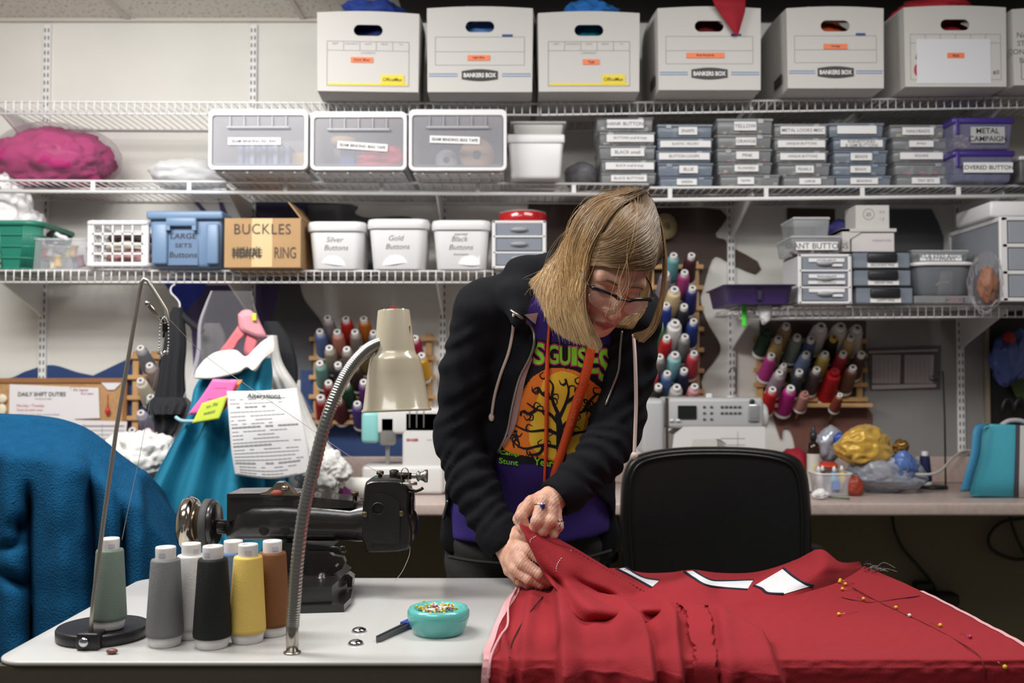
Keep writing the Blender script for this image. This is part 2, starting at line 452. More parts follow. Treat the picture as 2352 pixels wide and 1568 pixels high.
# ================================================================ back counter
CZ = W(1900, 1155, 2.9).z
ct = thing('counter', 'long pinkish laminate counter along the back wall', 'counter')
put('worktop', MB().box((0, 3.179, CZ - .019), (6.6, .555, .038), bev=.008, seg=3), mat('laminate', (186, 168, 160), .28, var=.1, vscale=60), ct)
put('backsplash', MB().box((0, WY - .022, CZ + .045), (6.6, .02, .09), bev=.004, seg=2), mat('laminate', (0, 0, 0)), ct)
for x in (-2.3, .0, 2.9):
    put('support_panel', MB().box((x, 3.25, (CZ - .038) / 2), (.03, .4, CZ - .038)), mat('support_grey', (110, 104, 94), .6), ct)
struct(put('trim_5', MB().box((0, WY - .004, (CZ - .04) / 2), (6.8, .006, CZ - .04)), mat('wall_under_counter_shaded', (120, 113, 90), .7, var=.06, vscale=3)))  # olive sheet over the wall, shade under the counter darkened into its colour
# ================================================================ work table
TZ = .765
tb = thing('work_table', 'pale grey work table with rounded corners in front of the woman', 'table')
xl, xr, y0, y1 = -.775, .99, 1.49, 2.10
out = [(p[0] + (0 if p[0] < 0 else -.19 - .20 * (p[1] - y0) / (y1 - y0)), p[1]) for p in rrect(xr - xl, y1 - y0, .045, 8, (xl + xr) / 2, (y0 + y1) / 2)]
bm = bmesh.new(); f = bm.faces.new([bm.verts.new((p[0], p[1], TZ)) for p in out])
r = bmesh.ops.extrude_face_region(bm, geom=[f]); bmesh.ops.translate(bm, vec=(0, 0, -.007), verts=[g for g in r['geom'] if isinstance(g, bmesh.types.BMVert)])
bmesh.ops.recalc_face_normals(bm, faces=bm.faces)
bmesh.ops.bevel(bm, geom=[e for e in bm.edges if abs(e.verts[0].co.z - e.verts[1].co.z) < 1e-5], offset=.003, segments=3, affect='EDGES', profile=.5)
put('tabletop', MB().bm(bm, True), mat('table_laminate', (194, 193, 191), .25, bump=.01, bscale=200), tb)
put('apron', MB().prism([(xl + .006, y0 + .004, TZ - .0075), (.793, y0 + .004, TZ - .0075), (.60, y1 - .005, TZ - .0075), (xl + .006, y1 - .005, TZ - .0075)], (0, 0, -.125)), mat('apron_brown', (78, 72, 60), .5), tb)
for sx in (xl + .12, .50):
    put('leg', MB().box((sx, 1.8, .38), (.06, .04, .7)).box((sx, 1.8, .02), (.08, .5, .04), bev=.005), mat('leg_grey', (90, 90, 92), .4, .6), tb)
# ================================================================ shared builders for the shelves
BLACKINK = mat('ink_black', (40, 38, 38), .7); GREYINK = mat('ink_grey', (96, 94, 94), .7)
PAPER = mat('paper_white', (232, 231, 232), .6); ORANGE = mat('orange_sticker', (240, 130, 86), .6)
def FX(c, dx, dz, dy=0): return Vector((c[0] + dx, c[1] + dy, c[2] + dz))
def sticker(parent, x, y, z, w, h, text=None, m=PAPER, ink=BLACKINK, th=None, tw=None, bold=.0, tilt=0, name='label_sticker', shear=0):
    """a flat label on a face that looks towards -Y, in the parent's coordinates"""
    R = Matrix.Translation((x, y, z)) @ Matrix.Rotation(tilt, 4, 'Y')
    s = put(name, MB().box((0, -.0005, 0), (w, .001, h), M=R), m, parent)
    if text:
        lines = text.split('\n'); mb = MB(); n = len(lines)
        for i, l in enumerate(lines):
            hh = th or h * .62 / n; zz = (n - 1) / 2 - i
            text_mb(mb, l, R @ Vector((0, -.0014, zz * h / n)), R.to_3x3() @ UX, R.to_3x3() @ UZ, h=hh, w=tw or None, bold=bold, shear=shear)
        put('lettering', mb, ink, s)
    return s
def lump(c, r, amp=.12, freq=3, seed=0, sub=4, ridge=True, flat=None):
    bm = bmesh.new(); bmesh.ops.create_icosphere(bm, subdivisions=sub, radius=1)
    for v in bm.verts:
        p = v.co.normalized(); q = p * freq + Vector((seed * 7.1, seed * 3.3, seed))
        n = noise.noise(q) + .5 * noise.noise(q * 2.1)
        if ridge:
            g = q * .62; g = g + Vector((noise.noise(g + Vector((9, 2, 1))), noise.noise(g + Vector((1, 8, 3))), noise.noise(g + Vector((4, 4, 7))))) * 1.1
            n = .9 * noise.noise(q * .5) + 1.1 * (.42 - 1.5 * abs(noise.noise(g))) + .45 * (.3 - abs(noise.noise(g * 2.2)))
        k = 1 + amp * n
        v.co = Vector((c[0] + p.x * r[0] * k, c[1] + p.y * r[1] * k, c[2] + p.z * r[2] * k))
        if flat is not None and v.co.z < flat: v.co.z = flat
    return MB().bm(bm, True)
def cloth_mat(name, rgb): return mat('cloth_' + name, rgb, .85, bump=.15, bscale=300)
# ================================================================ file boxes under the ceiling
CARD = mat('white_card', (202, 199, 195), .7, bump=.03, bscale=40); CARDI = mat('card_shade', (0, 0, 0))
LINE = mat('print_grey', (150, 148, 148), .7); BLUE = mat('print_blue', (110, 138, 176), .6); DBLUE = mat('print_dark_blue', (52, 76, 128), .6)
YEL = mat('print_yellow', (232, 208, 60), .6); LOGO = mat('logo_black', (58, 54, 52), .6); RED = mat('print_red', (176, 52, 58), .6)
def frame_lines(mb, x0, x1, z0, z1, y, t=.0016):
    for a in ((x0 + x1) / 2, z0, x1 - x0, t), ((x0 + x1) / 2, z1, x1 - x0, t), (x0, (z0 + z1) / 2, t, z1 - z0), (x1, (z0 + z1) / 2, t, z1 - z0):
        mb.box((a[0], y, a[1]), (a[2], .0006, a[3]))
def file_box(cx, wpx, ytop, style, text, label, lx, lz, lw, d=.37, Yf=3.0, rz=0, bulge=.006):
    x = W(cx, 215, Yf).x; zb = (SH['A'] if x < .05 else SH['A2'])(x) + .002
    w = wpx * Yf / FPX; h = W(cx, ytop, Yf).z - zb - .004
    t = thing('file_box', label, 'box', (x, Yf, zb), 'cardboard file boxes on the top shelf', rz)
    top = [(w / 2 - w * k / 14, 0, h + bulge * math.sin(PI * k / 14)) for k in range(15)]
    outer = [(-w / 2 * .985, 0, 0), (w / 2 * .985, 0, 0)] + top
    sl = [(p[0], 0, p[1]) for p in slot(.088, .034, 8, 0, h * .78)]
    mb = MB().holed(outer, [sl], (0, .004, 0))
    b = .012
    for s in (-1, 1):   # bowed side walls
        P = [[(s * (w / 2 * (.985 + .015 * i / 6) + (b * math.sin(PI * i / 6) if 0 else .0) + b * math.sin(PI * j / 10) * (i / 6)), .002 + (d - .004) * j / 10, h * i / 6) for j in range(11)] for i in range(7)]
        mb.grid(P); mb.grid([[(q[0] - s * .004, q[1], q[2]) for q in r] for r in P])
    mb.box((0, d / 2, .003), (w * .985, d - .002, .006)); mb.box((0, d - .003, h / 2), (w * .985, .004, h))
    put('carton', mb, CARD, t, True)
    pr = MB()
    if style == 'office':
        z1, z0 = h * .635, h * .07; frame_lines(pr, -w * .40, w * .40, z0, z1, -.0006)
        pr.box((0, -.0006, h * .52), (w * .8, .0006, .0014))
        for k in range(1, 5): pr.box((-w * .4 + w * .16 * k, -.0006, (z1 + h * .52) / 2), (.0014, .0006, z1 - h * .52))
        for k in range(5): text_mb(pr, ['DEPT', 'CONTENTS', 'DATE', 'FROM', 'TO'][k], (-w * .32 + w * .16 * k, -.0008, h * .605), UX, UZ, h=.0055)
        text_mb(pr, 'CONTENTS', (0, -.0008, h * .49), UX, UZ, h=.006)
        put('printed_form', pr, LINE, t)
        put('yellow_line', MB().box((0, -.0008, h * .092), (w * .78, .0006, .006)), YEL, t)
        sticker(t, w * .24, -.001, h * .155, w * .225, h * .125, 'OfficeMax', YEL, BLACKINK, th=.011, tw=w * .19, name='brand_tag', bold=.01)
    elif style == 'bankers':
        z1, z0 = h * .655, h * .32; frame_lines(pr, -w * .42, w * .42, z0, z1, -.0006, .0013); pr.box((0, -.0006, h * .48), (w * .84, .0006, .0013))
        put('printed_form', pr, LINE, t)
        put('blue_tab', MB().box((w * .26, -.0008, h * .672), (w * .1, .0006, .008)), DBLUE, t)
        lo = [(.066 * math.cos(a), -.0012, 0) for a in (0,)]
        ol = []
        for k in range(13): ol.append((-.055 + .11 * k / 12, -.0004, h * .2 + .0125 + .006 * math.sin(PI * k / 12)))
        for k in range(13): ol.append((.055 - .11 * k / 12, -.0004, h * .2 - .0125 - .006 * math.sin(PI * k / 12)))
        lg = put('logo_plate', MB().prism(ol, (0, -.001, 0)), LOGO, t, True)
        put('lettering', text_mb(MB(), 'BANKERS BOX', (0, -.0016, h * .2), UX, UZ, h=.0135, w=.098, bold=.03), PAPER, lg)
        pass
        for s in (-1, 1):
            put('blue_stripe', MB().box((s * w * .345, -.0006, h * .2 + .004), (w * .27, .0006, .0032)).box((s * w * .345, -.0006, h * .2 - .003), (w * .27, .0006, .0032)), BLUE, t)
    
    elif style == 'sheet':
        z1, z0 = h * .66, h * .09; frame_lines(pr, -w * .44, w * .44, z0, z1, -.0006, .0013); pr.box((0, -.0006, h * .55), (w * .88, .0006, .0013))
        for k in range(1, 6): pr.box((-w * .44 + w * .147 * k, -.0006, h * .605), (.0013, .0006, h * .11))
        put('printed_form', pr, LINE, t)
        put('red_oval', MB().lathe([(.021, 0), (.021, .0006)], 20, Matrix.Translation((-w * .36, -.0001, h * .21)) @ Matrix.Diagonal((.7, 1, 1, 1)) @ Matrix.Rotation(PI / 2, 4, 'X')), RED, t)
        put('number', text_mb(MB(), '#3', (w * .39, -.0012, h * .18), UX, UZ, h=.014), BLACKINK, t); put('letter', text_mb(MB(), 'R', (-w * .36, -.0012, h * .4), UX, UZ, h=.026, shear=.2), BLACKINK, t)
        put('paper_sheet', MB().box((-w * .02, -.0012, h * .32), (w * .72, .0012, h * .56)), mat('glossy_sheet', (224, 224, 228), .18), t)
    else:
        frame_lines(pr, -w * .42, w * .42, h * .08, h * .3, -.0006, .0016)
        for k in range(4): text_mb(pr, ['NAME', 'STYLE', 'CONTENTS', 'BOX'][k], (-w * .36, -.0008, h * (.66 - .11 * k)), UX, UZ, h=.016)
        put('printed_form', pr, GREYINK, t)
    if text: sticker(t, lx * w, -.0018, lz * h, lw, .0165, text, ORANGE, BLACKINK, th=.0085, bold=.015)
    for s in ((-1, 1) if style in ('bankers',) else ()):
        put('side_logo', MB().box((s * (w * .5 + .004), .09, h * .18), (.002, .085, .03), bev=.0008), LOGO, t)
    return t, (x, zb, w, h)
BX = [(845, 236, 27, 'office', 'Dark Blue', 'white file box with an orange Dark Blue label and yellow tag', -.06, .40, .067),
      (1102, 246, 16, 'bankers', 'Light Blue', 'white file box with an orange Light Blue label and black logo', -.01, .405, .067),
      (1353, 236, 27, 'office', 'Teal', 'white file box with an orange Teal label and yellow tag', .02, .375, .05),
      (1630, 240, 16, 'bankers', 'Reds Burgundy', 'white file box with a red cloth hanging over its handle hole', -.04, .42, .115),
      (1920, 226, 16, 'bankers', 'Orange', 'white file box with an orange label under glossy clear tape', .0, .52, .072),
      (2196, 238, 14, 'sheet', 'Red', 'white file box with a blank paper sheet and an orange Red label', .0, .39, .052),
      (2446, 238, 18, 'plain', None, 'white file box cut off by the photo edge with printed lines', 0, 0, 0)]
CLOTHS = [('navy', (24, 42, 96)), ('pale_blue', (96, 136, 196)), ('teal', (28, 132, 150)), ('burgundy', (112, 20, 30)), ('orange', (196, 78, 36)), ('red', (150, 22, 34)), None]
CL_LAB = ['navy blue cloth heaped in the Dark Blue file box', 'light blue cloth in the Light Blue file box', 'teal and blue cloth in the Teal file box', 'dark burgundy cloth inside the burgundy file box',
          'orange cloth inside the file box with glossy tape', 'red cloth heaped in the Red file box', '']
for i, (b, c) in enumerate(zip(BX, CLOTHS)):
    t, (x, zb, w_, h_) = file_box(*b, rz=(.05 if i == 0 else 0))
    if c:
        o = put('folded_cloth', lump((x, 3.19, zb + h_ * .52), (w_ * .44, .155, h_ * (.60 if i in (0, 2, 5) else .52)), .14, 3.2, i + 3, flat=zb + .01), cloth_mat(*c)); tag(o, CL_LAB[i], 'cloth', 'cloth kept in the file boxes')
        for dx_, dy_, dz_, r_, c_, lab_ in {0: [(0, .10, .022, (.10, .07, .05), ('blue_top', (26, 54, 130)), 'bright blue cloth lying on top of the Dark Blue file box')], 1: [(-.045, .09, .010, (.03, .03, .022), ('bright_blue', (34, 84, 190)), 'small bright blue cloth tip above the Light Blue file box')], 2: [(.015, .10, .024, (.085, .07, .045), ('azure', (28, 104, 176)), 'azure blue cloth poking out of the Teal file box')],
                4: [(-.06, .09, .012, (.025, .03, .02), ('orange_tip', (206, 84, 36)), 'orange cloth tip above the box with glossy tape')], 5: [(-.03, .10, .016, (.11, .07, .042), ('red_top', (156, 20, 34)), 'red cloth piled on top of the Red file box')]}.get(i, []):
            o2 = put('folded_cloth', lump((x + dx_, 3.0 + dy_, zb + h_ + dz_), r_, .3, 3.5, 31 + i), cloth_mat(*c_)); tag(o2, lab_, 'cloth')
# the red cloth that hangs over the burgundy box
yf = 2.99
rows = [[W(1628, -40, yf + .09), W(1660, -50, yf + .09), W(1715, -38, yf + .09)], [W(1636, -2, yf - .004), W(1672, -4, yf - .012), W(1712, 0, yf - .004)], [W(1650, 26, yf - .005), W(1680, 28, yf - .016), W(1710, 26, yf - .005)],
        [W(1672, 56, yf - .006), W(1688, 58, yf - .014), W(1701, 56, yf - .006)], [W(1690, 80, yf - .006), W(1692, 81, yf - .007), W(1694, 80, yf - .006)]]
o = put('hanging_cloth', MB().grid(net(rows, 24, 14)), mat('cloth_crimson', (152, 16, 34), .8)); tag(o, 'pointed red cloth hanging over the front of the burgundy file box', 'cloth')
sol = o.modifiers.new('thick', 'SOLIDIFY'); sol.thickness = .003
# ================================================================ shelf B: bags, drawer bins, tub
zB = SH['B']; zB2 = SH['B2']
BAG = clear('clear_bag', (236, 232, 238), .03, .1); BAGW = clear('milky_bag', (246, 246, 248), .62, .3)
zb = zB(-1.35) + .003
o = put('fabric_bundle', lump((W(120, 350, 3.28).x, 3.285, zb + .085), (.19, .13, .105), .22, 3.4, 5, 5, flat=zb), cloth_mat('magenta', (156, 34, 98))); tag(o, 'magenta fabric bundled inside the clear bag', 'fabric')
mb = lump((W(128, 350, 3.28).x, 3.28, zb + .09), (.215, .145, .125), .07, 2.5, 8, 5, flat=zb - .001)
o = put('plastic_bag', mb, BAG); tag(o, 'clear plastic bag stuffed with magenta fabric', 'bag')
o = put('plastic_bag', lump((W(435, 390, 3.25).x, 3.27, zB(-1) + .045), (.125, .12, .055), .16, 3, 12, 4, flat=zB(-1) + .002), BAGW); tag(o, 'crumpled white plastic bag next to the rick rack bin', 'bag')
FROST = clear('frosted_front', (214, 214, 222), .2, .3); HOUSE = clear('housing_plastic', (236, 236, 238), .48, .35); WPL = mat('white_plastic', (226, 225, 226), .35)
def drawer_bin(cx, w, ytop, ybot, text, label, sx, sz, Yf=2.99, tilt=0):
    x = W(cx, 400, Yf).x; z0 = zB(x) + .003; h = W(cx, ytop, Yf).z - z0; wd = w * Yf / FPX; d = .36
    t = thing('drawer_bin', label, 'storage bin', (x, Yf, z0), 'clear drawer bins on the middle shelf')
    zb_ = W(cx, ybot, Yf).z - z0
    zb_ = max(zb_, .02)
    mb = MB().holed([(p[0], 0, p[1] + (h + zb_ * .5) / 2) for p in rrect(wd, h - zb_ * .5, .016, 5)], [[(p[0], 0, p[1] + (h + zb_ * .5) / 2 - .004) for p in rrect(wd - .018, h - zb_ * .5 - .026, .010, 5)]], (0, .02, 0))
    put('frame', mb, WPL, t)
    mb = MB()
    for s in (-1, 1): mb.box((s * (wd / 2 - .006), d / 2 + .02, (h + zb_) / 2), (.003, d - .02, h - zb_ - .02))
    mb.box((0, d / 2 + .02, h - .008), (wd - .012, d - .02, .003)); mb.box((0, d, (h + zb_) / 2), (wd - .012, .003, h - zb_ - .02))
    put('housing', mb, HOUSE, t)
    mb = MB().box((0, d / 2 + .02, zb_ * .3), (wd - .02, d - .02, .003))
    for k in range(9):
        mb.box((-wd / 2 + .02 + k * (wd - .04) / 8, d / 2 + .02, zb_ * .3 - .004), (.004, d - .04, .006))
    mb.box((0, .022, zb_ * .4), (wd - .03, .004, zb_ * .5))
    for k in range(4): mb.box((-wd * .36 + k * wd * .24, .018, zb_ * .4), (.006, .006, zb_ * .6), M=Matrix.Rotation(0, 4, 'Y'))
    put('base', mb, WPL, t)
    dr = put('drawer', MB().box((0, .008, (h + zb_ * .5) / 2 - .004), (wd - .02, .003, h - zb_ * .5 - .028), bev=.001).box((0, .16, zb_ * .5 + .02), (wd - .035, .28, .002)), FROST, t)
    mb = MB()
    for k in range(5): mb.box((-.085 + k * .0425, .004, h - .036), (.002, .010, .032))
    mb.box((0, .001, h - .055), (.19, .012, .006), bev=.002)
    put('handle', mb, clear('handle_clear', (230, 232, 234), .45, .2), dr)
    sticker(t, sx * wd, .0045, h * sz, .152 if 'RIC' not in text else .16, .022, text, PAPER, BLACKINK, th=.0095, tw=.14, bold=.02, tilt=tilt)
    return x, z0, wd, h, zb_
b1 = drawer_bin(592, 229, 251, 396, 'SEAM BINDING RIC RAC', 'clear drawer bin with the label Seam Binding Ric Rac', -.04, .50)
b2 = drawer_bin(823, 222, 256, 402, 'SEAM BINDING BIAS TAPE', 'middle clear drawer bin, with a tilted label and red ribbon inside', .04, .44, tilt=.07)
b3 = drawer_bin(1051, 226, 251, 396, 'SEAM BINDING BIAS TAPE', 'clear drawer bin with a tan tape roll inside', -.03, .53, tilt=.03)
x, z0, wd, h, zb_ = b1
for k in range(9):
    c = [(86, 112, 150), (70, 96, 138), (120, 140, 165), (60, 74, 104)][k % 4]
    o = put('trim_packet', MB().box((x - .07 + k * .018, 3.10 + (k % 2) * .01, z0 + zb_ * .5 + .055), (.013, .10, .085 - .01 * (k % 3))), mat('packet_%d' % (k % 4), c, .6))
    tag(o, 'blue packets of rick rack standing in the first clear bin', 'packet', 'rick rack packets in the first clear bin')
o = put('trim_packet', MB().box((x + .10, 3.12, z0 + zb_ * .5 + .045), (.05, .06, .055)), mat('kraft', (196, 164, 118), .7)); tag(o, 'tan cardboard packet in the corner of the rick rack bin', 'packet')
x, z0, wd, h, zb_ = b2
o = put('ribbon_bundle', lump((x + .065, 3.08, z0 + zb_ * .5 + .05), (.075, .06, .035), .4, 2.6, 17), cloth_mat('coral', (214, 62, 84))); tag(o, 'coral red ribbon bundle inside the middle clear bin', 'ribbon')
for k, c in enumerate([(84, 118, 178), (70, 84, 120), (66, 62, 92)]):
    o = put('trim_packet', MB().box((x - .06 + k * .05, 3.16, z0 + zb_ * .5 + .06), (.045, .03, .10)), mat('packet_b%d' % k, c, .6)); tag(o, ['light blue', 'slate blue', 'dark violet'][k] + ' trim packet standing in the middle clear bin', 'packet')
o = put('trim_roll', MB().lathe([(.04, 0), (.04, .02)], 20, Matrix.Translation((x - .065, 3.10, z0 + zb_ * .5 + .10))), mat('kraft', (0, 0, 0))); tag(o, 'tan trim roll lying high in the middle clear bin', 'roll')
x, z0, wd, h, zb_ = b3
mb = MB().lathe([(.014, 0), (.052, 0), (.053, .02), (.014, .02)], 28, Matrix.Translation((x + .055, 3.09, z0 + zb_ * .5 + .065)) @ Matrix.Rotation(PI / 2, 4, 'X'), caps=False)
o = put('tape_roll', mb, mat('tape_tan', (178, 146, 120), .7)); tag(o, 'tan bias tape roll on edge in the third clear bin', 'roll')
o = put('tape_roll', MB().lathe([(.01, 0), (.034, 0), (.034, .02), (.01, .02)], 24, Matrix.Translation((x - .04, 3.1, z0 + zb_ * .5 + .05)) @ Matrix.Rotation(PI / 2, 4, 'X'), caps=False), mat('tape_grey', (160, 160, 158), .7)); tag(o, 'small grey tape roll in the third clear bin', 'roll')
# white tub with lid, small clear box on top, stuffed bag
Yf = 3.05; x = W(1231, 400, Yf).x; z0 = zB(x) + .002; wd = 128 * Yf / FPX; h = W(1231, 308, Yf).z - z0
t = thing('lidded_tub', 'plain white lidded tub between the clear bins and craft boxes', 'tub', (x, Yf, z0))
put('tub_body', MB().box((0, .09, h / 2 - .01), (wd, .18, h - .02), bev=.012, seg=3, taper=.9), WPL, t); put('lid', MB().box((0, .09, h - .014), (wd + .008, .19, .028), bev=.006, seg=3), WPL, t)
t = thing('storage_box', 'small clear box lying on the white lidded tub', 'box', (x + .008, Yf + .02, z0 + h + .001))
put('box_shell', MB().box((0, .07, .018), (wd - .012, .14, .036), bev=.006, seg=2, taper=.92), clear('shell_white', (232, 230, 226), .55, .3), t); put('lid', MB().box((0, .07, .04), (wd + .004, .15, .007), bev=.003), HOUSE, t)
o = put('plastic_bag', lump((W(1335, 390, 3.24).x, 3.25, zB(.2) + .045), (.055, .1, .046), .1, 2.5, 22, 4, flat=zB(.2) + .003), clear('grey_bag', (150, 150, 156), .55, .15)); tag(o, 'grey plastic bag slumped between the white tub and craft boxes', 'bag')
# ================================================================ stacks of clear craft boxes
SHELL = clear('craft_shell', (205, 208, 212), .34, .22); SHELLB = clear('craft_shell_blue', (176, 188, 204), .42, .22)
def craft_box(x0, x1, Yf, z0, h, text, label, lx=.5, lw=.5, m=SHELL, fill=None, dx=0):
    a, b = W(x0, 350, Yf).x, W(x1, 350, Yf).x; wd = b - a
    t = thing('craft_box', label, 'box', ((a + b) / 2, Yf, z0), 'clear craft boxes stacked on the middle shelf')
    mb = MB().box((0, .09, h * .42), (wd, .18, h * .80), bev=.004, seg=2, taper=.97)
    for k in (-1, 1): mb.box((k * wd * .17, .09, h * .42), (.0015, .17, h * .7))
    put('box_shell', mb, m, t)
    put('lid', MB().box((0, .09, h * .90), (wd + .004, .185, h * .16), bev=.002), m, t)
    put('latch', MB().box((wd * (.28 if lx < .55 else -.3), -.003, h * .82), (.018, .004, h * .28), bev=.001), m, t)
    if text is not None: sticker(t, (lx - .5) * wd, -.0045, h * .5, lw * wd, h * .56, text, PAPER, GREYINK, th=h * .24, bold=.01)
    if fill:
        c, r2 = fill
        mbf = MB(); q = random.Random(int(x0 + z0 * 999))
        for k in range(26): mbf.ball((q.uniform(-wd * .44, wd * .44), q.uniform(.01, .16), q.uniform(.12, .3) * h + .003), (.008, .008, .005), 5)
        s = put('loose_buttons', mbf.xf(Matrix.Translation(((a + b) / 2, Yf, z0))), mat('button_' + r2, c, .35)); tag(s, 'loose ' + r2 + ' buttons in the ' + label, 'buttons', kind='stuff')
    return t
ORD = ['lowest', 'second lowest', 'middle', 'second highest', 'topmost']
stacks = [ # x ranges top to bottom, heights and texts from the top
 ('stack next to the white tub', [(1372, 1500, 36, 'SHANK BUTTONS', .5, .66), (1378, 1504, 31, 'BUTTONS small & large', .55, .86), (1377, 1505, 34, 'BLACK small', .5, .6), (1382, 1505, 30, 'BLACK small & large', .52, .9), (1382, 1506, 27, 'BLACK BUTTONS', .5, .66)], [('white', (224, 218, 200)), ('white', 0), None, None, None]),
 ('second stack from the white tub', [(1511, 1636, 33, 'SNAPS', .55, .34), (1511, 1637, 28, 'ELASTIC, VELCRO', .5, .92), (1508, 1634, 29, 'BUTTON LOOPS', .5, .92), (1512, 1637, 32, 'BLUE', .55, .34), (1516, 1637, 26, 'GREEN', .5, .38)], [None, None, None, ('blue', (84, 104, 160)), ('sage', (130, 150, 130))]),
 ('stack with the pink button boxes', [(1648, 1775, 38, 'YELLOW', .5, .4), (1649, 1772, 33, 'ORANGE', .52, .38), (1648, 1772, 32, 'PINK', .55, .42), (1650, 1772, 28, 'FLOWERS', .52, .45), (1655, 1790, 30, 'Sparkle', .42, .28)], [('cream', (226, 204, 150)), ('gold', (176, 140, 70)), ('pink', (214, 74, 104)), ('peach', (222, 170, 150)), ('beige', (200, 178, 130))]),
 ('stack right of the pink button boxes', [(1780, 1902, 33, 'METAL LOOKS MISC', .52, .84), (1780, 1900, 30, 'UNIQUE BUTTONS', .5, .9), (1784, 1901, 29, 'UNIQUE BUTTONS', .5, .88), (1788, 1906, 30, 'PEARLS', .5, .35), (1800, 1918, 26, 'LARGE', .5, .42)], [('brass', (190, 160, 96)), None, None, ('pearl', (226, 220, 206)), None]),
 ('second stack from the purple lids', [(1905, 2030, 34, ' ', .5, .72), (1915, 2036, 30, 'RHINESTONES\n& GEM BUTTONS', .52, .8), (1916, 2038, 31, 'BEADS', .5, .4), (1914, 2036, 28, 'BEADS', .5, .38), (1920, 2046, 26, 'BEADING', .5, .5)], [None, None, ('ivory', (214, 198, 150)), ('silver', (190, 200, 210)), None]),
 ('stack beside the purple lids', [(2046, 2170, 32, 'NAILHEADS', .5, .58), (2052, 2178, 27, 'JEWELS', .5, .44), (2052, 2178, 29, 'SEQUINS', .5, .78), (2056, 2182, 30, None, .5, .4), (2060, 2188, 26, 'TINY SETS', .5, .5)], [('amber', (206, 180, 110)), None, None, ('garnet', (190, 40, 50)), None])]
for si, (where, bxs, fills) in enumerate(stacks):
    Yf = 3.135; x = W(bxs[0][0] + 60, 400, Yf).x; z = zB2(x) if bxs[0][0] > 1490 else zB2(x) - .0
    z = (zB2(x) if x > .42 else SH['B'](x)) + .002
    for k in range(4, -1, -1):
        x0, x1, hp, tx, lx, lw = bxs[k]; hh = hp * Yf / FPX
        f = fills[k]; f = (f[1] or (224, 218, 200), f[0]) if f else None
        craft_box(x0, x1, Yf + (4 - k) * .0, z, hh - .001, tx, ORD[4 - k] + ' clear craft box in the ' + where, lx, lw, SHELLB if si in (1, 4) else SHELL, f)
        z += hh
# purple lidded boxes
PURP = mat('purple_plastic', (66, 48, 128), .35)
def purple_box(z0, h, label, text, hand):
    Yf = 3.07; a, b = W(2188, 350, Yf).x, W(2330, 350, Yf).x; wd = b - a
    t = thing('lidded_box', label, 'box', ((a + b) / 2, Yf, z0), 'purple lidded boxes')
    put('box_shell', MB().box((0, .1, h * .42), (wd - .006, .2, h * .82), bev=.008, seg=3, taper=.93), clear('violet_shell', (150, 150, 184), .45, .2), t)
    put('lid', MB().box((0, .1, h * .9), (wd + .004, .21, h * .2), bev=.006, seg=2), PURP, t)
    put('latch', MB().box((-wd * .42, -.003, h * .72), (.012, .005, h * .5), bev=.002), PURP, t)
    sticker(t, .012, -.0035 if not hand else -.004, h * .45, wd * (.80 if not hand else .55), h * (.32 if not hand else .5), text, PAPER if not hand else clear('tape_label', (225, 225, 225), .45, .3), BLACKINK, th=h * (.14 if not hand else .17), bold=.015)
    return t
z = zB2(1.4) + .003; Yf = 3.07
purple_box(z, .098, 'purple lidded box labelled Covered Buttons, under another', 'COVERED BUTTONS', 0); purple_box(z + .101, .10, 'purple lidded box labelled Metal Campaign, on top of another', 'METAL\nCAMPAIGN', 1)
for k, (c, nm, dz) in enumerate([((196, 170, 110), 'brass', .112), ((60, 140, 120), 'green and plum', .014)]):
    mbf = MB(); q = random.Random(k + 50)
    for _ in range(60): mbf.ball((W(2259, 350, Yf).x + q.uniform(-.075, .075), Yf + q.uniform(.02, .17), z + dz + q.uniform(0, .03 if k else .05)), (.008, .008, .004), 5)
    s = put('loose_buttons', mbf, mat('button_' + nm, c, .3, .6 if k == 0 else 0)); tag(s, 'loose ' + nm + ' buttons inside the ' + ('upper' if k == 0 else 'lower') + ' purple lidded box', 'buttons', kind='stuff')
Yf = 3.08; x = W(2390, 350, Yf).x
t = thing('storage_box', 'grey box cut off by the photo edge beside the purple lids', 'box', (x, Yf, zB2(x) + .003)); put('box_shell', MB().box((0, .1, .035), (.13, .2, .07), bev=.005, seg=2), mat('grey_box', (92, 90, 92), .4), t)
put('lid', MB().box((0, .1, .075), (.136, .21, .012), bev=.003), WPL, t); sticker(t, -.01, -.0015, .03, .07, .03, 'SEWING', PAPER, GREYINK)
# ================================================================ shelf C, left to right
zC = SH['C']; zC2 = SH['C2']
def span(px0, px1, Yf): a, b = W(px0, 600, Yf).x, W(px1, 600, Yf).x; return (a + b) / 2, b - a
def ht(py, Yf, z0): return W(1176, py, Yf).z - z0
# green laundry basket with white cloth bag
Yf = 3.10; x, wd = span(-70, 78, Yf); z0 = zC(x) + .002; h = ht(512, Yf, z0)
t = thing('laundry_basket', 'green plastic lattice basket holding a white cloth bag', 'basket', (x, Yf, z0)); GRN = mat('green_plastic', (34, 116, 96), .4)
mb = MB(); w0, w1, d = wd * .44, wd * .54, .28
def basket_pt(a, s):
    k = w0 + (w1 - w0) * s; p = rrect(2 * k, d * (.86 + .14 * s), .04, 6, 0, d / 2); n = len(p); f = a * n; i = int(f) % n; q = p[i]; r = p[(i + 1) % n]; f -= int(f)
    return (q[0] + (r[0] - q[0]) * f, q[1] + (r[1] - q[1]) * f, s * h)
for k in range(48): mb.tube([basket_pt(k / 48, s) for s in (0, .5, 1)], .0035, 5)
for s in (.02, .25, .5, .75): mb.tube([basket_pt(k / 48, s) for k in range(48)], .004, 5, True)
mb.grid([[basket_pt(.73 + .06 * k / 6, s) for k in range(7)] for s in (0, .5, 1)])
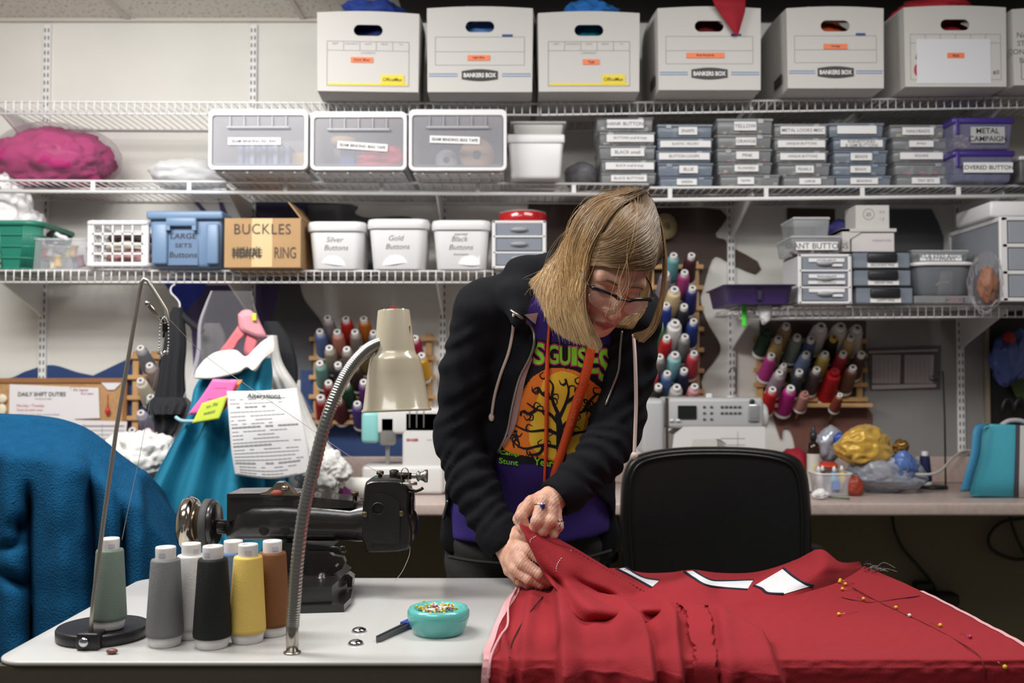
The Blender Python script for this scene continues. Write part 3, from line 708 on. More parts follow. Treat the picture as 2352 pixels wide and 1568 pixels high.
put('lattice', mb, GRN, t); put('rim', MB().tube([basket_pt(k / 60, 1.0) for k in range(60)], .009, 8, True), GRN, t)
put('floor_panel', MB().prism([(p[0], p[1], .002) for p in rrect(2 * w0, d * .86, .04, 6, 0, d / 2)], (0, 0, .003)), GRN, t)
mb = lump((W(10, 470, 3.2).x, 3.23, z0 + h + .045), (.07, .07, .13), .25, 2.6, 3, 5)
o = put('cloth_bag', mb, mat('cloth_white', (226, 224, 224), .8)); tag(o, 'white cloth bag standing in the green basket', 'bag')
o = put('plastic_bag', lump((W(64, 485, 3.2).x, 3.24, z0 + h + .015), (.035, .05, .05), .3, 2.5, 9, 4), BAGW); tag(o, 'small clear plastic bag tucked against the white cloth bag', 'bag')
# clear tub of spools
Yf = 3.12; x, wd = span(47, 198, Yf); z0 = zC(x) + .002; h = ht(549, Yf, z0)
t = thing('clear_tub', 'open clear tub full of wooden thread spools', 'tub', (x, Yf, z0))
TUB = clear('tub_clear', (226, 226, 232), .25, .2)
P = [[(p[0] * (.86 + .14 * s), .09 + (p[1]) * (.86 + .14 * s), s * h) for p in rrect(wd, .18, .025, 5)] for s in (0, .5, 1)]
put('tub_body', MB().grid(P, closed=True).prism([(p[0], p[1], p[2] + .002) for p in P[0]], (0, 0, .002)), TUB, t); put('rim', MB().tube(P[2], .004, 6, True), TUB, t)
q = random.Random(4)
spc = [('tan', (206, 178, 130)), ('cream', (226, 210, 170)), ('mustard', (206, 168, 70)), ('slate', (96, 104, 120)), ('plum', (120, 60, 84)), ('scarlet', (212, 62, 52)), ('grey', (150, 150, 152)), ('olive', (140, 134, 80)), ('tan dark', (176, 140, 96)), ('lilac', (166, 150, 186))]
for k, (nm, c) in enumerate(spc):
    xx = x - wd * .36 + (k % 5) * wd * .18; zz = z0 + .012 + (k // 5) * .036; 
    M = Matrix.Translation((xx, Yf + .035 + .05 * (k % 2) + .02 * (k // 5), zz)) @ Matrix.Rotation(q.uniform(-.25, .25), 4, 'Y')
    o = put('thread_spool', MB().lathe([(.013, 0), (.013, .004), (.0105, .005), (.0105, .031), (.013, .032), (.013, .036)], 14, M), mat('spool_' + nm, c, .6)); tag(o, nm + ' thread spool in the open clear tub', 'spool', 'thread spools in the clear tub')
o = put('white_clip', MB().tube([W(128, 536, 3.2), W(138, 543, 3.2), W(150, 546, 3.2), W(156, 552, 3.2)], .007, 8), WPL); tag(o, 'white plastic hook piece on top of the spools', 'hook')
o = put('tape_reel', MB().lathe([(.014, 0), (.035, 0), (.035, .018), (.014, .018)], 24, Matrix.Translation(W(132, 552, 3.34) + Vector((0, 0, .0))) @ Matrix.Rotation(PI / 2, 4, 'X'), caps=False), mat('reel_dark', (52, 48, 48), .5)); tag(o, 'dark round tape reel behind the spool tub', 'reel')
# white lattice crate
Yf = 3.09; x, wd = span(199, 341, Yf); z0 = zC(x) + .002; h = ht(503, Yf, z0); d = .2
t = thing('lattice_crate', 'small white plastic lattice crate beside the blue tote', 'crate', (x, Yf, z0))
mb = MB()
for yy in (0, d):
    for k in range(6):
        xx = -wd * .4 + k * wd * .16; mb.box((xx, yy, h / 2), (.0045, .006, h * .96))
    for k in range(5): mb.box((0, yy, h * (.1 + .2 * k)), (wd * .9, .006, .006))
for s in (-1, 1):
    for k in range(5): mb.box((s * wd * .46, d * (.1 + .2 * k), h / 2), (.006, .0045, h * .96)); mb.box((s * wd * .46, d / 2, h * (.1 + .2 * k)), (.006, d * .9, .006))
for k in range(6): mb.box((0, d * (.1 + .16 * k), .004), (wd * .9, .006, .005))
put('lattice', mb, WPL, t)
for zz in (.012, h - .012): put('rim', MB().tube([(p[0], d / 2 + p[1], zz) for p in rrect(wd * .96, d, .012, 4)], .0085, 8, True), WPL, t)
for sx in (-1, 1):
    for sy in (0, 1): put('corner_post', MB().box((sx * wd * .44, d * (.02 + .96 * sy), h / 2), (.022, .01, h * .94), bev=.003), WPL, t)
for nm, c, dz, r in (('dusty rose', (176, 132, 134), .03, .035), ('cream', (212, 204, 188), .065, .03), ('brown black', (74, 60, 56), .09, .025)):
    o = put('fabric_bundle', lump((x + .01, Yf + .1, z0 + dz + .01), (wd * .38, .075, r), .2, 3, int(dz * 100), 4), mat('bundle_' + nm, c, .85)); tag(o, nm + ' fabric bundle inside the white lattice crate', 'fabric')
# blue tote
Yf = 3.06; x, wd = span(336, 512, Yf); z0 = zC(x) + .002; h = ht(484, Yf, z0); BLT = mat('blue_tote', (110, 136, 168), .4); BLD = mat('blue_tote_recess', (94, 120, 152), .45)
t = thing('lidded_tote', 'blue lidded plastic tote marked Large Sets Buttons', 'tote', (x, Yf, z0))
put('tote_body', MB().box((0, .14, h * .46), (wd * .96, .27, h * .9), bev=.012, seg=3, taper=.92).box((-wd * .33, .006, h * .42), (wd * .2, .02, h * .72), bev=.006, seg=2).box((wd * .36, .006, h * .42), (wd * .16, .02, h * .72), bev=.006, seg=2), BLT, t)
put('lid', MB().box((0, .14, h - .014), (wd, .30, .026), bev=.007, seg=3), BLT, t)
put('latch', MB().box((-wd * .04, -.004, h * .80), (wd * .40, .016, h * .16), bev=.005, seg=2).box((-wd * .21, -.004, h * .72), (.012, .014, h * .14)).box((wd * .13, -.004, h * .72), (.012, .014, h * .14)), BLT, t)
put('recess', MB().box((-wd * .04, .0115, h * .36), (wd * .40, .006, h * .62)), BLD, t)
mb = MB()
for i, (s, hh) in enumerate((('LARGE', .017), ('SETS', .013), ('Buttons', .018))): text_mb(mb, s, (-wd * .03, .0078, h * (.56 - .165 * i)), UX, UZ, h=hh, w=wd * (.34, .22, .36)[i], bold=.012, shear=.06)
put('lettering', mb, BLACKINK, t)
# cardboard box
Yf = 3.05; x, wd = span(515, 690, Yf); z0 = zC(x) + .002; h = ht(501, Yf, z0); KR = mat('cardboard', (176, 140, 98), .75, bump=.05, bscale=40, var=.08)
t = thing('cardboard_box', 'brown cardboard box with Buckles written in marker', 'box', (x, Yf, z0))
put('carton', MB().box((0, .12, h / 2), (wd, .24, h)), KR, t)
put('flap', MB().prism([(-wd * .45, .235, h), (wd * .02, .235, h), (wd * .0, .2, h + .026), (-wd * .18, .2, h + .018)], (0, .003, 0)), KR, t, True)
put('flap', MB().prism([(wd * .49, .01, h), (wd * .49, .235, h), (wd * .30, .235, h + .062), (wd * .30, .03, h + .055)], (.004, 0, 0)), KR, t, True)
put('tape_strip', MB().box((-wd * .005, -.0006, h * .5), (wd * .27, .001, h * .99)), mat('packing_tape', (214, 186, 140), .3), t)
mb = text_mb(MB(), 'BUCKLES', (wd * .0, -.0022, h * .78), UX, UZ, h=.032, w=wd * .74, space=1.1)
put('lettering', mb, mat('marker', (74, 66, 56), .7), t)
put('lettering', text_mb(MB(), 'RING', (wd * .30, -.0022, h * .30), UX, UZ, h=.035, w=wd * .28), mat('marker', (0, 0, 0)), t)
mb = MB(); q = random.Random(3)
text_mb(mb, 'NEWAL', (-wd * .2, -.0022, h * .30), UX, UZ, h=.03, w=wd * .38, bold=.03)
for k in range(9): mb.box((-wd * .37 + k * wd * .042, -.0022, h * .30 + q.uniform(-.003, .003)), (.0025, .0008, .035), M=None)
for k in range(3): mb.box((-wd * .2, -.0022, h * .30 + (k - 1) * .008), (wd * .4, .0008, .002))
put('crossed_out_word', mb, mat('marker', (0, 0, 0)), t)
o = put('poster', MB().prism([W(590, 466, 3.44), W(706, 466, 3.44), W(706, 626, 3.44), W(590, 626, 3.44)], (0, .002, 0)), mat('poster_navy', (38, 34, 70), .6)); tag(o, 'dark navy sheet leaning on the wall behind the cardboard box', 'sheet')
# white tubs of buttons
for (p0, p1, yt, yb, txt, lab, lh) in [(703, 838, 508, 616, 'Silver\nButtons', 'white lidded tub with Silver Buttons written on paper', .0), (841, 984, 502, 615, 'Gold\nButtons', 'white lidded tub with Gold Buttons written on paper', 0), (990, 1127, 505, 615, 'Black\nButtons', 'white lidded tub with Black Buttons written on it', 0)]:
    Yf = 3.08; x, wd = span(p0, p1, Yf); z0 = zC(x) + .002; h = ht(yt, Yf, z0)
    t = thing('lidded_tub', lab, 'tub', (x, Yf, z0), 'white lidded tubs of buttons')
    P = [[(p[0] * s, .1 + p[1] * s, zz) for p in rrect(wd * .95, .19, .03, 6)] for s, zz in ((.84, 0), (.87, .004), (.985, h - .03), (.985, h - .02))]
    mb = MB().grid(P, closed=True).prism(P[0], (0, 0, .002)); put('tub_body', mb, WPL, t)
    P = [[(p[0] * s, .1 + p[1] * s, zz) for p in rrect(wd, .205, .034, 6)] for s, zz in ((.985, h - .03), (1, h - .028), (1, h - .008), (.975, h - .001), (.94, h))]
    put('lid', MB().grid(P, closed=True).prism(P[0], (0, 0, .001)).prism(P[-1], (0, 0, -.001)), WPL, t, True)
    # a paper label following the leaning front, its lower edge curling
    n = .105; yfr = lambda z: .1 - .19 / 2 * (.84 + .145 * z / h) - .0015
    P = [[(-wd * .30 + wd * .62 * j / 12, yfr(zz) - (.006 * (1 - i / 6) ** 3 * (.4 + .6 * math.sin(j * .5 + p0)) if zz < h * .3 else 0), zz + .004 * (i < 2) * math.sin(j * .4 + p0 * .02)) for j in range(13)] for i, zz in enumerate([h * .10, h * .16, h * .24, h * .36, h * .5, h * .64, h * .74])]
    lb = put('paper_label', MB().grid(P), PAPER, t)
    mb = MB(); 
    for i, s in enumerate(txt.split('\n')): 
        zz = h * (.62 - .17 * i); text_mb(mb, s, (-wd * .02 + .004 * i, yfr(zz) - .0018, zz), UX, (0, -.13, 1), h=.0165, shear=.25)
    put('lettering', mb, GREYINK, lb)
    if 'Black' in txt:
        for zz, s in ((h * .72, 'assorted'), (h * .3, 'Grey buttons')): put('lettering', text_mb(MB(), s, (0, yfr(zz) - .0022, zz), UX, (0, -.13, 1), h=.008, shear=.3), GREYINK, lb)
# white three drawer unit with red tin
def drawer_unit(name, label, px0, px1, yt, Yf, zs, nd, d=.2, texts=None, tagm=False, knob=True):
    x, wd = span(px0, px1, Yf); z0 = zs(x) + .002; h = ht(yt, Yf, z0)
    t = thing(name, label, 'drawer unit', (x, Yf, z0))
    fr = MB()
    for s in (-1, 1): fr.box((s * (wd / 2 - .006), d / 2, h / 2), (.012, d, h), bev=.003)
    fr.box((0, d / 2, h - .005), (wd, d, .01), bev=.003).box((0, d / 2, .004), (wd, d, .008), bev=.002).box((0, d - .002, h / 2), (wd - .01, .003, h))
    for k in range(1, nd): fr.box((0, d / 2, h * k / nd), (wd - .01, d, .005))
    put('casing', fr, WPL, t)
    dh = (h - .014) / nd
    for k in range(nd):
        zc = .007 + dh * (k + .5)
        dr = put('drawer', MB().box((0, .003, zc), (wd - .028, .004, dh - .007), bev=.001).box((0, d * .45, zc - dh * .4), (wd - .03, d * .85, .002)), clear('drawer_clear', (170, 176, 188), .5, .25), t)
        if knob: put('handle', MB().ball((0, -.002, zc + dh * .02), (wd * .16, .012, dh * .16), 8), clear('handle_grey', (190, 192, 196), .7, .25), dr)
        if texts and texts[nd - 1 - k]:
            sticker(dr, .004, -.0015, zc + dh * (.24 if k != 1 else .18), wd * .66, dh * .24, texts[nd - 1 - k], PAPER, BLACKINK, th=dh * .11, bold=.01)
            if k == 1 and tagm: sticker(dr, .004, -.0015, zc - dh * .24, wd * .68, dh * .2, 'MACHINE NEEDLES', PAPER, BLACKINK, th=dh * .1)
        if tagm and k != 1: put('white_tag', MB().box((wd * .22, -.004, zc - dh * .1), (wd * .19, .002, dh * .16)), PAPER, dr)
    return x, wd, z0, h
x, wd, z0, h = drawer_unit('drawer_unit', 'white three drawer unit under the red round tin', 1130, 1255, 506, 3.07, zC, 3)
t = thing('round_tin', 'red round tin with a clear lid on the drawer unit', 'tin', (x + .012, 3.15, z0 + h + .001)); put('tin_body', MB().lathe([(.076, 0), (.077, .004), (.077, .026), (.075, .03)], 36), mat('red_gloss', (176, 26, 32), .2, coat=.5), t); put('lid', MB().lathe([(.074, .03), (.075, .033), (.06, .037), (.001, .038)], 36), clear('lid_clear', (220, 215, 215), .35, .1), t)
# ================================================================ shelf C2
Yf = 3.02; a, b = W(1660, 675, Yf + .1), W(1832, 655, Yf)
x0, x1 = W(1722, 650, Yf).x, W(1833, 650, Yf).x; z0 = zC2(x1) + .002; h = .058
t = thing('plastic_tray', 'dark purple plastic tray overhanging the short shelf end', 'tray', ((x0 + x1) / 2 - .04, Yf, z0)); wd = x1 - x0 + .07
P = [[(p[0] * s, .15 + p[1] * s, zz) for p in rrect(wd, .3, .02, 5)] for s, zz in ((.86, 0), (.95, h * .94), (1.03, h * .95), (1.03, h), (.93, h), (.84, .004))]
put('tray_body', MB().grid(P, closed=True).prism(P[0], (0, 0, .002)), PURP if 0 else mat('tray_purple', (62, 46, 96), .4), t, True)
put('latch', MB().box((.0, .012, h * .45), (.012, .006, .03), bev=.001), mat('tray_dark', (34, 26, 52), .5), t)
x, wd, z0, h = drawer_unit('drawer_unit', 'small white three drawer cabinet labelled Leather and Sewing Machine Needles', 1833, 1957, 583, 3.05, zC2, 3, .17, ['LEATHER NEEDLES', 'SEWING MACHINE', ' '], True)
def clear_box(name, label, px0, px1, yt, Yf, z0, text=None, d=.18, m=None, lidm=None, lw=.6, th=.3):
    x, wd = span(px0, px1, Yf); h = ht(yt, Yf, z0); t = thing(name, label, 'box', (x, Yf, z0))
    put('box_shell', MB().box((0, d / 2, h * .43), (wd * .98, d, h * .84), bev=.004, seg=2, taper=.93), m or SHELL, t); put('lid', MB().box((0, d / 2, h * .92), (wd, d + .006, h * .15), bev=.003), lidm or HOUSE, t)
    if text is not None: sticker(t, 0, -.004, h * .42, wd * lw, h * .45, text, PAPER, GREYINK, th=h * th / (1 + text.count('\n')), bold=.01)
    return z0 + h
q = random.Random(8); z1 = clear_box('storage_box', 'clear box labelled Buttons on top of the small white cabinet', 1817, 1934, 541, 3.05, z0 + h + .001, 'GIANT BUTTONS', .17, lw=.82, th=.32)
mbf = MB()
for _ in range(30): mbf.ball((W(1875, 560, 3.05).x + q.uniform(-.06, .06), 3.07 + q.uniform(0, .1), z0 + h + .008 + q.uniform(0, .012)), (.009, .009, .004), 5)
s = put('loose_buttons', mbf, mat('button_berry', (150, 56, 100), .4)); tag(s, 'loose berry buttons in the clear box on the small cabinet', 'buttons', kind='stuff')
z2 = clear_box('storage_box', 'smallest clear box at the top of the pile on the white cabinet', 1822, 1908, 498, 3.07, z1 + .001, None, .14)
# three stacked grey cases
GREYC = clear('case_clear', (150, 160, 174), .62, .25); BLK = mat('black_plastic', (34, 34, 38), .4)
Yf = 3.06
for k, (p0, p1, yb, yt) in enumerate([(1966, 2096, 697, 657), (1961, 2092, 655, 615), (1960, 2090, 613, 571)]):
    x, wd = span(p0, p1, Yf); hh = .0535; z0 = zC2(x) + .002 + k * (hh + .001)
    t = thing('pin_case', ['bottom', 'middle', 'top'][k] + ' grey pin case with black handle in the pile of three', 'case', (x, Yf, z0), 'grey pin cases on the short shelf')
    put('case_body', MB().box((0, .1, hh / 2), (wd, .2, hh - .002), bev=.003), GREYC, t); put('top_edge', MB().box((0, .1, hh - .003), (wd + .002, .202, .004), bev=.001), BLK, t)
    put('handle', MB().box((.0, -.006, hh * .62), (wd * .52, .014, hh * .52), bev=.004, seg=2), BLK, t)
    sticker(t, .002, -.0016 - .001, hh * .2, wd * .54, hh * .26, ['SAFETY PINS', 'ASSORT PINS', 'BALLPOINT PINS'][k], PAPER, BLACKINK, th=hh * .13, bold=.01)
ztop = z0 + hh
x, wd = span(1935, 2060, Yf + .02); t = thing('cardboard_carton', 'white carton with a cut out front on the grey pin cases', 'carton', (x, Yf + .02, ztop + .001)); h = ht(523, Yf, ztop)
put('carton', MB().box((0, .08, h - .005), (wd, .16, .01)).box((-wd / 2 + .012, .08, h / 2), (.024, .16, h - .002)).box((.01, .15, h / 2), (wd - .02, .01, h - .002)).prism([(-wd / 2 + .024, .0, h - .012), (-wd / 2 + .06, 0, h - .012), (-wd / 2 + .024, 0, h - .034)], (0, .004, 0)), CARD, t)
x2, w2 = span(1962, 2063, Yf); t = thing('cardboard_carton', 'pale slim carton with small print lying inside the cut out carton', 'carton', (x2, Yf + .025, ztop + .0015)); hh = ht(532, Yf, ztop + .002)
put('carton', MB().box((.0, .05, hh / 2), (w2 * .98, .1, hh), bev=.001), mat('pale_card', (212, 206, 206), .6), t); put('print', text_mb(MB(), 'STRAIGHT PINS', (w2 * .2, -.001, hh * .6), UX, UZ, h=.006), LINE, t)
x, wd = span(1967, 2044, Yf + .03); zz = ztop + h + .001; t = thing('cardboard_carton', 'white carton with a round emblem at the top of the pile', 'carton', (x, Yf + .03, zz)); h = ht(471, Yf + .03, zz)
put('carton', MB().box((0, .05, h / 2), (wd, .1, h), bev=.001), CARD, t)
mb = MB().tube([(-wd * .12 + .017 * math.cos(a * PI / 12), -.0008, h * .62 + .017 * math.sin(a * PI / 12)) for a in range(24)], .0008, 4, True); text_mb(mb, '500', (-wd * .12, -.0012, h * .65), UX, UZ, h=.007); text_mb(mb, 'PIECE', (-wd * .12, -.0012, h * .56), UX, UZ, h=.005)
for k in range(2): text_mb(mb, ['4 A', '1 2'][k], (wd * .28, -.0012, h * (.72 - .3 * k)), UX, UZ, h=.008)
put('emblem', mb, LINE, t)
o = put('fabric_bundle', lump((W(1938, 505, 3.2).x, 3.24, zz + .01), (.045, .05, .04), .2, 2, 5, 4), mat('cloth_indigo', (40, 36, 96), .7)); tag(o, 'indigo bag behind the carton with the round emblem', 'bag')
# clear tubs on the right of the cases
x, wd = span(2100, 2240, 3.06); z0 = zC2(x) + .002
t = thing('storage_box', 'flat clear box under the tub with white lid', 'box', (x, 3.06, z0)); put('box_shell', MB().box((0, .1, .012), (wd, .2, .024), bev=.003), SHELL, t); sticker(t, .03, -.0015, .012, .045, .02, 'HOOKS', mat('mauve_label', (150, 130, 136), .6), GREYINK)
x, wd = span(2098, 2250, 3.05); h = ht(600, 3.05, z0 + .026); t = thing('lidded_tub', 'clear rounded tub with a white lid between the cases and bag', 'tub', (x, 3.05, z0 + .026))
P = [[(p[0] * s, .09 + p[1] * s, zz) for p in rrect(wd * .92, .17, .05, 6)] for s, zz in ((.80, 0), (.9, .01), (1, h - .012), (1, h - .008))]
put('tub_body', MB().grid(P, closed=True).prism(P[0], (0, 0, .002)), clear('tub_smoke', (150, 154, 162), .5, .12), t)
P = [[(p[0] * s, .09 + p[1] * s, zz) for p in rrect(wd, .19, .05, 6)] for s, zz in ((.97, h - .012), (1, h - .009), (.98, h - .002), (.9, h))]
put('lid', MB().grid(P, closed=True).prism(P[-1], (0, 0, -.001)), WPL, t, True)
o = put('ribbon_scrap', MB().tube([W(2150, 655, 3.12), W(2160, 648, 3.12), W(2180, 650, 3.12), W(2176, 645, 3.12)], .004, 6), mat('ribbon_cream', (206, 196, 170), .6)); tag(o, 'cream ribbon scrap inside the clear rounded tub', 'ribbon')
clear_box('storage_box', 'clear flat box labelled Hooks and Fasteners behind the white lid', 2093, 2226, 574, 3.13, z0 + .028 + h + .0, 'HOOKS & EYES ASSORTED\nFASTENERS', .15, lw=.72, th=.62)
# drawer tower and bag
Yf = 2.99; x0 = W(2303, 600, Yf).x; wd = .26; z0 = zC2(1.4) + .003; h = ht(497, Yf, z0); x = x0 + wd / 2
t = thing('drawer_tower', 'tall clear drawer tower at the end of the short shelf', 'drawer unit', (x, Yf, z0)); FR = clear('tower_frame', (216, 216, 220), .6, .3)
fr = MB()
for s in (-1, 1):
    fr.box((s * (wd / 2 - .005), .006, h / 2), (.024, .012, h), bev=.003); fr.box((s * (wd / 2 - .003), .36, h / 2), (.008, .012, h)); fr.box((s * (wd / 2 - .003), .18, h - .005), (.008, .36, .012))
for k in range(4): fr.box((0, .006, .006 + (h - .012) * k / 3), (wd, .012, .012), bev=.002)
put('frame', fr, WPL, t); mb = MB()
for s in (-1, 1): mb.box((s * (wd / 2 - .004), .19, h / 2), (.003, .35, h - .01))
mb.box((0, .19, h - .004), (wd - .01, .34, .003)).box((0, .36, h / 2), (wd - .01, .003, h - .01)); put('side_panel', mb, clear('tower_side', (176, 180, 188), .5, .3), t)
for k in range(3):
    zc = .006 + (h - .012) * (k + .5) / 3; put('drawer', MB().box((0, .004, zc), (wd - .04, .004, h / 3 - .02), bev=.002).box((0, .17, zc - h / 7.5), (wd - .04, .3, .003)), clear('tower_drawer', (186, 190, 200), .55, .3), t)
t = thing('plastic_case', 'white plastic case lying on top of the drawer tower', 'case', (x - .02, Yf + .03, z0 + h + .002)); put('case_body', MB().box((-.03, .12, .026), (.2, .24, .05), bev=.008, seg=2), WPL, t); put('latch', MB().box((.03, -.003, .025), (.02, .005, .03), bev=.002), mat('latch_grey', (150, 148, 148), .4), t)
mb = lump((0, 0, 0), (.05, .035, .085), .22, 2.4, 14, 5); mb.xf(Matrix.Translation((W(2268, 640, 2.99).x, 3.0, zC2(1.4) + .062)))
o = put('plastic_bag', mb, BAG); tag(o, 'clear plastic bag of brown trims hanging over the shelf edge', 'bag')
o = put('trim_bundle', lump((W(2268, 640, 3.0).x, 3.0, zC2(1.4) + .05), (.026, .02, .05), .3, 3, 6, 4), mat('trim_brown', (150, 96, 66), .6)); tag(o, 'brown trims inside the hanging clear bag', 'trim')
o = put('plastic_bag', lump((W(1757, 722, 3.09).x, 3.085, zC2(.8) - .02), (.02, .012, .036), .3, 2.5, 18, 4), BAGW); tag(o, 'small clear bag caught on the front of the short shelf', 'bag')
o = put('green_clip', MB().box(tuple(W(1709, 722, 3.097)), (.014, .01, .078), bev=.003), mat('lime', (70, 214, 60), .5)); tag(o, 'bright green clip tag on the end of the short shelf', 'clip')
# ================================================================ thread cones
SPW = mat('spool_white', (228, 224, 222), .4); HOLE = mat('spool_hole', (52, 46, 46), .8)
THREADM = {}
def thread(rgb):
    k = 'thread_%02x%02x%02x' % rgb
    return mat(k, rgb, .62, bump=.25, bscale=160, stretch=(1, 1, 9), spec=.25)
proto = thing('thread_cone', 'x', 'thread cone', (0, 0, 0))
put('thread', MB().lathe([(.021, .012), (.0262, .013), (.0268, .02), (.0195, .088), (.0185, .094), (.015, .0955)], 20), thread((150, 150, 150)), proto)
put('spool_tip', MB().lathe([(.0125, .09), (.0125, .108), (.0118, .1095), (.0055, .1095), (.0055, .1)], 18, caps=False), SPW, proto)
put('spool_hole', MB().lathe([(.0057, .1088), (.0001, .1088)], 14, caps=False), HOLE, proto)
put('spool_base', MB().lathe([(.0262, 0), (.0272, .003), (.0268, .010), (.021, .013)], 20), SPW, proto)
AX = Vector((0, -.79, .613)).normalized()
first = [True]; PEGS = []
def cone(px, py, col, lab, sc=1.0, lean=0, tipm=None, fat=1.0, where=''):
    tip = W(px, py, WY - .135); a = (AX + Vector((lean, 0, 0))).normalized()
    R = Vector((0, 0, 1)).rotation_difference(a).to_euler()
    loc = tip - a * (.1095 * sc * 1.18)
    if first[0]:
        first[0] = False; c = proto; c.location = loc; c.rotation_euler = R; c['label'] = lab; c.scale = (fat * sc, fat * sc, sc * 1.18)
        recolor(c, {'thread': thread(col)})
    else: c = dup(proto, loc, R, lab, {'thread': thread(col), **({'spool_tip': tipm} if tipm else {})}, (fat * sc, fat * sc, sc * 1.18))
    c['group'] = where
    e = loc - a * (max(0, (WY - .02 - loc.y) / -a.y)); PEGS.append((e, loc + a * .05))
    return c
def rack(label, x0, y0, x1, y1, rows, ledge=True):
    t = thing('thread_rack', label, 'thread rack'); WD = mat('pine', (196, 154, 104), .55, bump=.05, var=.15, vscale=12)
    a, b = W(x0, y0, WY - .02), W(x1, y1, WY - .02)
    for xx in (a.x, b.x): put('side_rail', MB().box((xx, WY - .014, (a.z + b.z) / 2), (.022, .016, a.z - b.z), bev=.002), WD, t)
    for k in range(rows):
        z = b.z + .02 + (a.z - b.z - .04) * k / (rows - 1)
        put('cross_slat', MB().box(((a.x + b.x) / 2, WY - .028, z), (b.x - a.x + .05, .012, .016), bev=.002), WD, t)
    if ledge: put('ledge', MB().box(((a.x + b.x) / 2, WY - .04, b.z), (b.x - a.x + .06, .05, .014), bev=.002), WD, t)
    global RACK
    RACK = t; return t
def fill(lst, where):
    for e in lst:
        px, py, col, nm = e[:4]; kw = e[4] if len(e) > 4 else {}
        cone(px, py, col, nm + ' thread cone on the ' + where, where='thread cones on the ' + where, **kw)
    for a, b in PEGS: put('peg', MB().cyl(a, b, .0035, 8), mat('pine', (0, 0, 0)), RACK)
    PEGS.clear()
rack('narrow wooden thread rack left of the black garment', 312, 806, 352, 1020, 5, False)
fill([(322, 798, (124, 124, 130), 'grey'), (343, 838, (150, 134, 128), 'taupe'), (322, 873, (206, 196, 176), 'cream'), (345, 911, (136, 178, 172), 'mint'), (323, 947, (140, 140, 164), 'lavender'), (303, 987, (190, 142, 148), 'pale pink'), (338, 989, (186, 112, 112), 'dusty rose')], 'narrow rack by the black garment')
rack('wooden thread rack behind the cream lamp', 728, 765, 985, 968, 5)
fill([(752, 729, (150, 138, 142), 'pale mauve'), (794, 731, (190, 40, 36), 'bright red'), (835, 731, (190, 104, 40), 'orange'), (734, 760, (84, 106, 150), 'steel blue'), (774, 761, (182, 116, 100), 'salmon'), (815, 761, (128, 112, 106), 'taupe'), (858, 763, (110, 110, 116), 'slate'),
      (756, 798, (138, 128, 112), 'khaki'), (796, 801, (120, 106, 100), 'mushroom'), (834, 800, (110, 96, 60), 'olive brown'), (734, 833, (106, 148, 140), 'sea green'), (776, 836, (36, 38, 52), 'midnight'), (814, 838, (62, 44, 38), 'dark brown'),
      (754, 878, (128, 30, 34), 'dark red'), (794, 880, (40, 70, 50), 'dark green'), (835, 876, (100, 58, 116), 'purple'), (736, 912, (150, 26, 32), 'crimson', {'sc': 1.12}), (776, 916, (90, 40, 46), 'maroon'), (820, 926, (78, 62, 130), 'violet'),
      (953, 775, (150, 24, 60), 'cherry'), (968, 815, (214, 160, 36), 'golden yellow'), (950, 850, (120, 60, 50), 'chestnut')], 'rack behind the cream lamp')
rack('tall wooden thread rack behind the woman', 1495, 600, 1600, 912, 7)
fill([(1548, 585, (104, 164, 168), 'pale teal'), (1589, 585, (70, 36, 42), 'black cherry'), (1530, 627, (142, 130, 142), 'mauve grey'), (1573, 624, (160, 62, 116), 'magenta'), (1550, 663, (214, 192, 146), 'cream', {'fat': 1.15}), (1591, 660, (44, 46, 106), 'indigo'),
      (1531, 699, (36, 56, 136), 'royal blue'), (1572, 702, (40, 42, 48), 'charcoal'), (1551, 740, (222, 218, 214), 'white', {'fat': 1.25}), (1594, 736, (40, 60, 128), 'cobalt'), (1514, 743, (86, 140, 100), 'green'), (1532, 774, (176, 28, 36), 'red'), (1574, 772, (116, 116, 116), 'mid grey'),
      (1551, 813, (134, 190, 192), 'aqua', {'fat': 1.15}), (1595, 810, (188, 66, 76), 'coral'), (1516, 818, (120, 116, 112), 'stone grey'), (1533, 856, (76, 104, 150), 'sky blue'), (1572, 849, (30, 34, 62), 'navy'), (1501, 854, (180, 60, 70), 'rose red'), (1513, 886, (34, 34, 34), 'black'), (1555, 888, (176, 176, 172), 'light grey', {'fat': 1.1}), (1596, 886, (204, 142, 148), 'pink')], 'tall rack behind the woman')
rack('wooden thread rack under the short shelf', 1745, 770, 1975, 930, 5)
